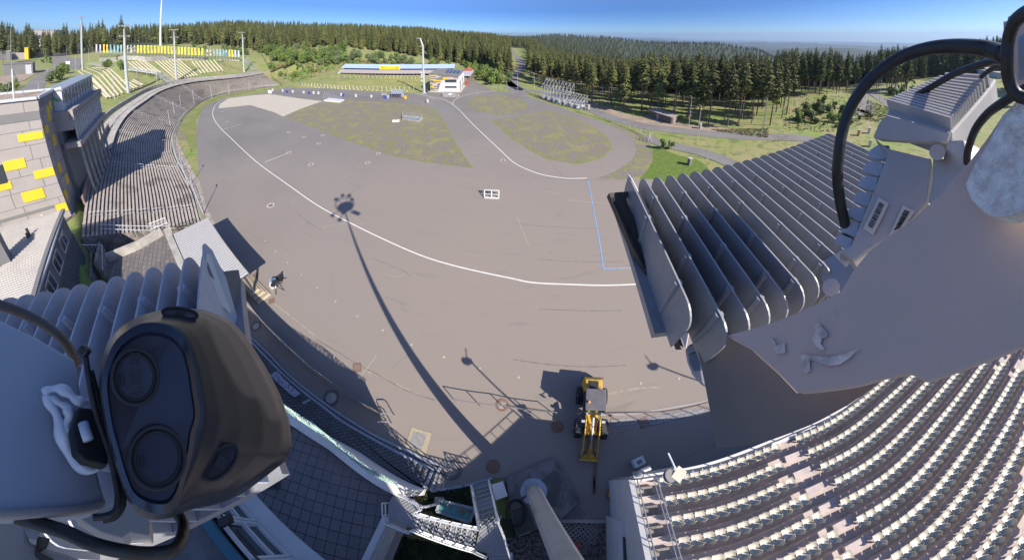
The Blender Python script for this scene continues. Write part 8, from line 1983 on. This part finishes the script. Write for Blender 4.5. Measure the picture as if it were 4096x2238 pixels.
def label_quad(q, anc_, nm, bars=True):
    o, pts, nn = plate(q, anc_, .001, M['white_label'], nm, lu)
    if bars:
        r2 = random.Random(len(q) + int(q[0][0])); a_, b_, c_, d_ = pts[:4]   # a-b top edge, d-c bottom: bars across the short side
        u = .12; mb = MB(); n_ = nn * -.0012
        while u < .88:
            w = r2.choice((.006, .012, .02)); p0 = a_.lerp(d_, u).lerp(b_.lerp(c_, u), .25) + n_; p1 = a_.lerp(d_, u).lerp(b_.lerp(c_, u), .72) + n_; mb.beam(p0, p1, (d_ - a_).length * w, .0004, up=tuple(nn)); u += w + r2.choice((.01, .015, .02))
        mb.build('barcode', M['black'], o)
    return o, pts, nn
M['white_label'] = mat('label_paper', (0.62, 0.58, 0.52), .6)
anb2 = tuple((x, y, d * .992) for x, y, d in anb)
label_quad(T(7, [(1110, 570), (1215, 632), (1055, 952), (955, 885)]), anb2, 'barcode_label')
label_quad(T(7, [(1355, 652), (1476, 712), (1350, 880), (1207, 970)]), anb2, 'barcode_label')
o, pts, nn = label_quad(T(7, [(745, 1105), (850, 1195), (785, 1275), (665, 1155)]), ((3366, 998, .80), (3410, 1037, .80), (3340, 1020, .80)), 'type_label', False)
rg = (pts[2] - pts[3]).normalized(); 
for i, tx in enumerate(("Order n. 2673", "Series 16 System", "Input 3x230", "1200 W")):
    p0 = pts[0].lerp(pts[3], .18 + .2 * i).lerp(pts[1].lerp(pts[2], .18 + .2 * i), .5) - nn * .0015
    text(tx, p0, (pts[1] - pts[0]), (pts[0] - pts[3]), (pts[0] - pts[3]).length * .17, M['black'], o, 'print', .0002)
plate([(3270, 1052), (3358, 1000), (3372, 1015), (3460, 1085), (3406, 1140), (3350, 1175), (3290, 1130)], ((3270, 1052, .95), (3358, 1000, .95), (3350, 1175, .9)), .03, M['fin'], 'rear_bracket', lu, bevel=.004)
kp = P(*t(7, 1700, 120), .74); mb = MB(); mb.tube(kp, kp + dirv(*t(7, 1700, 120)) * .06, .014, n=20); mb.build('boss', M['lum'], lu)
sc_ = P(*t(11, 635, 70), .80); dd_ = dirv(*t(11, 635, 70)); mb = MB(); mb.tube(sc_, sc_ + dd_ * .03, .018, n=20); mb.tube(sc_ - dd_ * .002, sc_, .010, n=6); o = mb.build('socket_screw', M['steel']); tag(o, 'dark socket head screw in the corner of the floodlight frame', 'screw')
plate(T(11, [(575, 130), (690, 60), (705, 75), (650, 148), (612, 158)]), ((3300, 1170, .83), (3350, 1145, .83), (3330, 1185, .82)), .02, M['fin'], 'corner_lug', fr_)
def cable(pts, r, label, name='power_cable', m=None, part=None, parent=None):
    Q = crv([P(*q) for q in pts], 8); mb = MB(); mb.path(Q, r, 14); o = mb.build(name, m or M['cable'], parent, smooth=True)
    if parent is None: tag(o, label, 'cable')
    return o
cable([(4010, 214, .60), (3960, 198, .62), (3908, 189, .63), (3808, 184, .66), (3709, 194, .68), (3609, 226, .70), (3518, 284, .70), (3450, 354, .70), (3400, 434, .70), (3372, 517, .70), (3357, 600, .70), (3350, 700, .72), (3360, 800, .76), (3382, 900, .80), (3400, 960, .84)], .0118, 'thick black cable arching over the luminaire, largest of the cables at upper right')
cable([(4010, 240, .8), (3947, 250, .85), (3828, 290, .9), (3729, 345, .92), (3649, 388, .94), (3605, 408, .95), (3570, 440, .97)], .0074, 'thinner black cable passing behind the big cable arch at upper right')
cable([(4010, 250, .9), (3960, 280, .92), (3925, 305, .95)], .0052, 'short black cable right behind the luminaire top')
cable([(4160, 30, .42), (4096, 56, .43), (4055, 95, .44), (4034, 160, .45), (4028, 239, .45), (4036, 318, .46), (4070, 380, .46), (4160, 400, .46)], .0066, 'black cable loop at the right picture edge')
cable([(4110, 352, .55), (4060, 378, .56), (4010, 410, .58), (3950, 455, .62), (3900, 520, .66), (3872, 600, .70), (3868, 650, .72)], .0062, 'black cable descending beside the sun-toned galvanised patch')
bx_ = thing('mounting_box', 'grey mounting box at the top right corner behind the cable loop', 'box', P(4080, 200, .8))
plate([(4009, 82), (4027, 82), (4028, 62), (4070, 58), (4160, 58), (4160, 360), (4040, 330), (4012, 230)], ((4009, 82, .75), (4160, 58, .7), (4040, 330, .7)), .06, M['arm'], 'body', bx_, bevel=.005)
plate([(4062, 150), (4096, 125), (4160, 122), (4160, 325), (4066, 322)], ((4062, 150, .66), (4160, 122, .64), (4066, 322, .64)), .02, M['fin'], 'cover', bx_, bevel=.005)

# ================= left: bracket panel, camera module, cables =================
pn2 = thing('bracket_panel', 'large smooth blue grey bracket panel at the lower left edge', 'bracket', P(150, 1700, .5))
M['panel'] = mat('panel_paint', (0.36, 0.40, 0.48), .45, .05, var=.04, scale=3)
plate([(-80, 1232), (0, 1271), (150, 1345), (302, 1434), (318, 1510), (330, 1590), (350, 1700), (385, 1850), (420, 1980), (430, 2012), (408, 2036), (340, 2048), (200, 2058), (0, 2068), (-80, 2072)], ((0, 1271, .52), (302, 1434, .54), (0, 2068, .48)), .03, M['panel'], 'panel', pn2, bevel=.006)
plate([(-80, 2030), (200, 2022), (340, 2014), (425, 1990), (430, 2012), (408, 2036), (340, 2048), (200, 2058), (0, 2068), (-80, 2072)], ((0, 1271, .515), (302, 1434, .535), (0, 2068, .475)), .01, mat('panel_lip', (0.30, 0.28, 0.28), .5), 'lower_lip', pn2, bevel=.004)
cable([(-60, 1200, .62), (60, 1238, .62), (160, 1285, .62), (240, 1345, .62), (288, 1410, .63), (305, 1450, .64)], .0055, '', 'rolled_edge', mat('edge_brown', (.09, .075, .065), .4), parent=pn2)
plate([(308, 1632), (320, 1622), (400, 1632), (412, 1700), (428, 1800), (438, 1846), (420, 1856), (335, 1836), (300, 1800), (286, 1710)], ((308, 1632, .48), (412, 1700, .48), (335, 1836, .46)), .01, M['black'], 'latch_plate', pn2, bevel=.004)
mb = MB(); q0_, q1_ = P(332, 1690, .465), P(354, 1758, .46); mb.path([q0_, q0_.lerp(q1_, .5), q1_], .0042, 14); mb.build('latch_slot', mat('pale_slot', (.55, .62, .75), .3), pn2, smooth=True)
M['sealant'] = mat('sealant', (.70, .78, .88), .35, var=.1, scale=20)
for pts, r in (([(168, 1568), (195, 1556), (235, 1552), (275, 1570), (305, 1598), (340, 1604), (356, 1596)], .0038), ([(180, 1575), (196, 1610), (222, 1650), (238, 1700), (250, 1750), (270, 1800), (305, 1848), (345, 1872), (380, 1876), (402, 1858)], .0044), ([(196, 1585), (225, 1605), (262, 1625), (276, 1660), (262, 1700), (266, 1750), (285, 1790)], .0034)):
    Q = crv([P(x, y, .495) for x, y in pts], 6); mb = MB(); mb.path(Q, r, 10, rr=lambda u, r=r: r * (.55 + .6 * math.sin(math.pi * min(1, max(0, u))) + .25 * math.sin(u * 19))); mb.build('sealant_smear', M['sealant'], pn2, smooth=True)
zt_ = thing('cable_tie', 'black cable tie with square head strapped along the bracket panel edge', 'cable tie', P(342, 1400, .5))
mb = MB(); mb.path(crv([P(x, y, .46) for x, y in ((340, 1400), (350, 1478), (372, 1597), (398, 1690), (436, 1800), (458, 1890), (472, 1980), (462, 2040), (420, 2062), (370, 2066))], 6), .0026, 8); mb.build('strap', M['cable'], zt_, smooth=True)
mb = MB(); mb.path(crv([P(x, y, .47) for x, y in ((362, 1480), (392, 1597), (424, 1700), (458, 1820), (480, 1930), (490, 2010), (460, 2060), (410, 2075))], 6), .0030, 8); mb.build('edge_trim', M['black'], zt_, smooth=True)
hc = P(338, 1402, .45); mb = MB(); mb.box((0, 0, 0), (.0095, .009, .0095)); hd_ = mb.build('head', M['cable'], None, bevel=.003); hd_.location = (0, 0, 0); hd_.parent = zt_; hd_.matrix_parent_inverse = Matrix.Identity(4); hd_.location = hc - zt_.location; hd_.rotation_euler = (.4, .6, .3)
# camera module: lofted shell
def px_ring(pts, n=200):
    Q = crv([Vector((x, y, 0)) for x, y in pts], 8, True); Q.append(Q[0]); return resample(Q, n + 1)[:-1]
face = px_ring(T(8, [(1085, 760), (1140, 640), (1230, 540), (1400, 440), (1600, 430), (1770, 500), (1880, 640), (1945, 860), (1980, 1100), (2010, 1350)]) + T(12, [(1960, 150), (1930, 350), (1860, 600), (1800, 800), (1700, 930), (1520, 930), (1340, 830), (1240, 620), (1160, 350), (1090, 100)]) + T(8, [(1040, 1200), (1030, 960)]))
silh = px_ring(T(8, [(1010, 820), (1080, 640), (1200, 480), (1400, 358), (1700, 285), (2000, 290), (2200, 352), (2340, 425), (2470, 565)]) + T(9, [(60, 810), (130, 930), (220, 1100), (270, 1220), (330, 1400)]) + T(13, [(352, 160), (350, 280), (300, 400), (180, 500)]) + T(12, [(2573, 640), (2400, 755), (2150, 850), (1900, 905), (1700, 985), (1480, 985), (1300, 840), (1180, 560), (1080, 250)]) + T(8, [(1010, 1250), (985, 1000)]))
def align(ref, ring):
    n = len(ref); c1 = sum(ref, Vector()) / n; c2 = sum(ring, Vector()) / n
    a1 = math.atan2(ref[0].y - c1.y, ref[0].x - c1.x); k = min(range(n), key=lambda i: abs((math.atan2(ring[i].y - c2.y, ring[i].x - c2.x) - a1 + math.pi) % (2 * math.pi) - math.pi)); return ring[k:] + ring[:k]
silh = align(face, silh); nR = len(face); fc_ = sum(face, Vector()) / nR; sc2 = sum(silh, Vector()) / nR
cmod = thing('camera_housing', 'rounded black twin lens camera housing with two round dark covers, lower left', 'camera', P(700, 1600, .42))
mods = []
def mixr(u, grow=0.0): return [face[i].lerp(silh[i], u) for i in range(nR)]
rings3 = []
US = [(u_ / 44, lerp_table(u_ / 44, (0, .06, .22, .45, .7, .9, 1), (.4, .402, .412, .43, .452, .476, .5))) for u_ in range(45)]
for u, d in US: rings3.append([P(q.x, q.y, d) for q in mixr(u)])
for s, d in ((.97, .53), (.85, .56), (.6, .58)): rings3.append([P(sc2.x + (q.x - sc2.x) * s, sc2.y + (q.y - sc2.y) * s, d) for q in silh])
M['house_black'] = mat('housing_black', (0.030, 0.030, 0.034), .28, var=.06, scale=3)
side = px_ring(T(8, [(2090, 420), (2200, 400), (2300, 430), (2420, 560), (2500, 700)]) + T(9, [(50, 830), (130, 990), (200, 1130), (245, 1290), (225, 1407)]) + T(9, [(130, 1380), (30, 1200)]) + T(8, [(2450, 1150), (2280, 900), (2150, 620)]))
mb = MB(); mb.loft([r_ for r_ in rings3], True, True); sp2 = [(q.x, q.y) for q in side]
bo_ = mb.build('body', M['house_black'], cmod, smooth=True); at_ = bo_.data.attributes.new('sun_tint', 'FLOAT', 'POINT'); vals = []
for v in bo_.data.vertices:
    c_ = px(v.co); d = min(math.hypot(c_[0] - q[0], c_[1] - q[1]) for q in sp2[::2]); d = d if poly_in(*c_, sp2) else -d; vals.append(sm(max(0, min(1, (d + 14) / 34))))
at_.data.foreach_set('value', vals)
_n, _l = M['house_black'].node_tree.nodes, M['house_black'].node_tree.links; _a = _n.new('ShaderNodeAttribute'); _a.attribute_name = 'sun_tint'; _m = _n.new('ShaderNodeMix'); _m.data_type = 'RGBA'; _b = _n['Principled BSDF']; _l.new(_a.outputs['Fac'], _m.inputs[0]); _l.new(_b.inputs['Base Color'].links[0].from_socket, _m.inputs[6])
_m.inputs[7].default_value = (.17, .122, .09, 1); _l.new(_m.outputs[2], _b.inputs['Base Color'])  # brown tint paints the sunlit side into the housing colour
fcx = [(fc_.x + (q.x - fc_.x) * s, fc_.y + (q.y - fc_.y) * s) for s in (1,) for q in face]
M['face'] = mat('face_navy', (0.020, 0.025, 0.045), .18, var=.15, scale=10)
mb = MB(); R0_ = [P(x, y, .3985) for x, y in fcx]; R1_2 = [P(fc_.x + (q.x - fc_.x) * .9, fc_.y + (q.y - fc_.y) * .9, .394) for q in face]; R2_2 = [P(fc_.x + (q.x - fc_.x) * .86, fc_.y + (q.y - fc_.y) * .86, .397) for q in face]; mb.loft([R0_, R1_2, R2_2], True, True); mb.build('front_face', M['face'], cmod, smooth=False)
side = px_ring(T(8, [(2090, 420), (2200, 400), (2300, 430), (2420, 560), (2500, 700)]) + T(9, [(50, 830), (130, 990), (200, 1130), (245, 1290), (225, 1407)]) + T(9, [(130, 1380), (30, 1200)]) + T(8, [(2450, 1150), (2280, 900), (2150, 620)]))
ssc = sum(side, Vector()) / nR
def shell_d(q):
    best = (1e9, .46)
    for u, d in US:
        for r_ in mixr(u)[::3]:
            e = (r_ - q).length
            if e < best[0]: best = (e, d)
    return best[1] - .003
def oval(cx, cy, rx, ry, rot, d, r_, m, nm, n=40, fill=None):
    pts = [P(cx + rx * math.cos(a) * math.cos(rot) - ry * math.sin(a) * math.sin(rot), cy + rx * math.cos(a) * math.sin(rot) + ry * math.sin(a) * math.cos(rot), d) for a in [k * 2 * math.pi / n for k in range(n)]]
    mb = MB(); mb.path(pts, r_, 8, closed=True); o = mb.build(nm, m, cmod, smooth=True)
    if fill: mb = MB(); mb.prism([p + (p - Vector((0, 0, H))).normalized() * .001 for p in pts], dirv(cx, cy) * .004); mb.build('lens_cover', fill, o)
    return o
for (cx, cy, rx, ry) in ((541, 1506, 92, 110), (629, 1829, 110, 126)):
    oval(cx, cy, rx, ry, .05, .3905, .0015, M['black'], 'outer_ring'); oval(cx, cy, rx * .82, ry * .84, .05, .3915, .0010, M['black'], 'inner_ring', fill=M['face'])
    sl_ = P(cx - rx * .55, cy + 10, .389); mb = MB(); mb.path([P(cx - rx * .62, cy - 12, .3895), P(cx - rx * .52, cy + 35, .3895)], .0015, 8); mb.build('slot', M['face'], cmod)
tq = P(541, 1500, .3885); vx = (P(545, 1560, .3885) - P(537, 1440, .3885)).normalized(); vy = (P(600, 1498, .3885) - P(480, 1502, .3885)).normalized()
text('M 20°E', tq, vx, vy, .012, M['black'], cmod, 'lettering', .0004)
for (cx, cy, rx, ry, rt_, dq) in ((720, 1253, 70, 23, .12, .462), (883, 1847, 88, 45, -.85, .455)):
    d_ = shell_d(Vector((cx, cy, 0))) - .004; oval(cx, cy, rx, ry, rt_, d_, .0016, M['black'], 'screw_rim', fill=M['face'])
    k_ = .38; mb = MB(); mb.prism([P(cx + dx_ * rx * k_, cy + dy_ * ry * .8, d_ - .001) for dx_, dy_ in ((-.9, .3), (-.1, -.9), (1, -.3), (.2, .9))], dirv(cx, cy) * .002); mb.build('hex_socket', M['black'], cmod)
cable([(60, 2062, .50), (139, 2086, .50), (259, 2124, .49), (358, 2168, .48), (477, 2199, .48), (597, 2211, .49), (692, 2195, .50), (728, 2144, .52), (730, 2084, .54), (700, 2040, .56)], .0054, 'thick black cable hanging in a loop under the camera housing, bottom left')
bp2 = thing('mount_plates', 'beige grey folded mounting plates behind the hanging cable, bottom left', 'bracket', P(200, 2150, .6))
M['beige'] = mat('beige_paint', (0.40, 0.36, 0.33), .55, var=.05, scale=6)
plate([(-60, 2060), (110, 2070), (115, 2160), (185, 2182), (260, 2205), (340, 2235), (420, 2290), (-60, 2290)], ((0, 2075, .62), (110, 2078, .62), (340, 2235, .60)), .02, M['beige'], 'lower_plate', bp2, bevel=.004)
plate([(290, 2050), (458, 2010), (525, 1998), (601, 2076), (601, 2128), (593, 2140), (517, 2124), (489, 2148), (398, 2120)], ((302, 2068, .64), (458, 2016, .64), (489, 2148, .62)), .02, M['beige'], 'upper_plate', bp2, bevel=.004)
plate([(150, 2140), (200, 2150), (185, 2182), (150, 2200), (215, 2232), (200, 2250), (140, 2205)], ((150, 2140, .615), (200, 2150, .615), (215, 2232, .595)), .004, M['frame_dark'], 'fold_gap', bp2)
b_ = P(131, 2125, .585); dd_ = dirv(131, 2125); mb = MB(); mb.tube(b_, b_ + dd_ * .03, .0058, n=16); mb.tube(b_ - dd_ * .002, b_, .003, n=6); mb.build('bolt', M['kerbstone'], bp2)

# ================= platform with lamps at the pole head (overhead, throws the round shadow) =================
pc = Vector((HP.x + .1, HP.y + .25, H + 1.25))
pf = thing('pole_head_platform', 'round steel platform with lamp heads on top of the light pole, overhead', 'platform', pc)
mb = MB(); mb.ring(pc, .3, 1.25, 40); mb.ring(pc - zz * .03, .3, 1.25, 40); mb.tube(pc - zz * .05, pc + zz * .1, .35, n=16); mb.build('deck', M['steel'], pf)
mb = MB(); mb.path([pc + Vector((1.4 * math.cos(k * .157), 1.4 * math.sin(k * .157), .7)) for k in range(40)], .04, 6, closed=True); mb.build('guard_ring', M['steel'], pf)
for k in range(9):
    a = k * .7; p = pc + Vector((1.38 * math.cos(a), 1.38 * math.sin(a), .0)); mb = MB(); mb.tube(p, p + zz * 1.3, .035, n=6); mb.build('stanchion', M['steel'], pf)
for a, z_, rr_ in ((.6, 1.2, 1.3), (1.5, 1.3, 1.3), (2.4, 1.3, 1.3), (3.3, 1.2, 1.35), (4.2, -.5, 2.1), (5.0, -.4, 2.3)):
    p = pc + Vector((rr_ * math.cos(a), rr_ * math.sin(a), z_)); 
    if z_ < 0 and p.y > -.3: continue
    mb = MB(); mb.box(p, (.55, .5, .2), a); mb.tube(p, p + (pc - p) * .4, .04, n=6); mb.build('lamp_head', M['fin'], pf)

# unseen tall block added behind the camera, beside the pole, to shade the plaza and the lane
tbk = thing('unseen_shade_block', 'tall plain unseen block added behind the camera to shade the plaza', 'building', (-4, -15, 0))
mb = MB(); mb.box((-4, -15.5, 7.4), (13, 13, 14.8)); mb.build('wall', M['light_grey'], tbk)  # body of the added unseen shade block
mb = MB(); mb.box((-4, -15.5, 14.95), (13.6, 13.6, .3)); mb.build('roof', M['roof_grey'], tbk)  # top of the added unseen shade block
for i in range(4):
    for j in range(4): mb = MB(); mb.box((-9 + i * 3.3, -8.97, 2.5 + j * 3.3), (1.6, .1, 1.7)); mb.build('window', M['glass'], tbk)  # made-up windows on the added unseen shade block
# ================= haze =================
hz = MB(); hz.box((0, 0, -175), (30000, 30000, 550)); 
mh = bpy.data.materials.new('haze'); mh.use_nodes = True; nt = mh.node_tree; nt.nodes.clear(); ou = nt.nodes.new('ShaderNodeOutputMaterial'); pv_ = nt.nodes.new('ShaderNodeVolumePrincipled'); pv_.inputs['Color'].default_value = (.42, .56, .80, 1); pv_.inputs['Density'].default_value = 0.8e-4; pv_.inputs['Anisotropy'].default_value = .2; nt.links.new(pv_.outputs[0], ou.inputs['Volume'])
ho = hz.build('haze', mh, None); struct(ho, 'thin blue haze over the distant hills', 'stuff'); ho['category'] = 'haze'

split_islands({'support', 'supports', 'columns', 'posts', 'loudspeaker', 'flange', 'leg', 'slot_posts', 'side_windows', 'vent_pipe', 'end_hoops', 'loops', 'mudguard', 'emblem', 'mullion', 'column', 'treads', 'rail_posts', 'bolts', 'yellow_panels', 'window', 'deck', 'roof_bars', 'aisle_steps', 'side_wall'}, 2, 80)
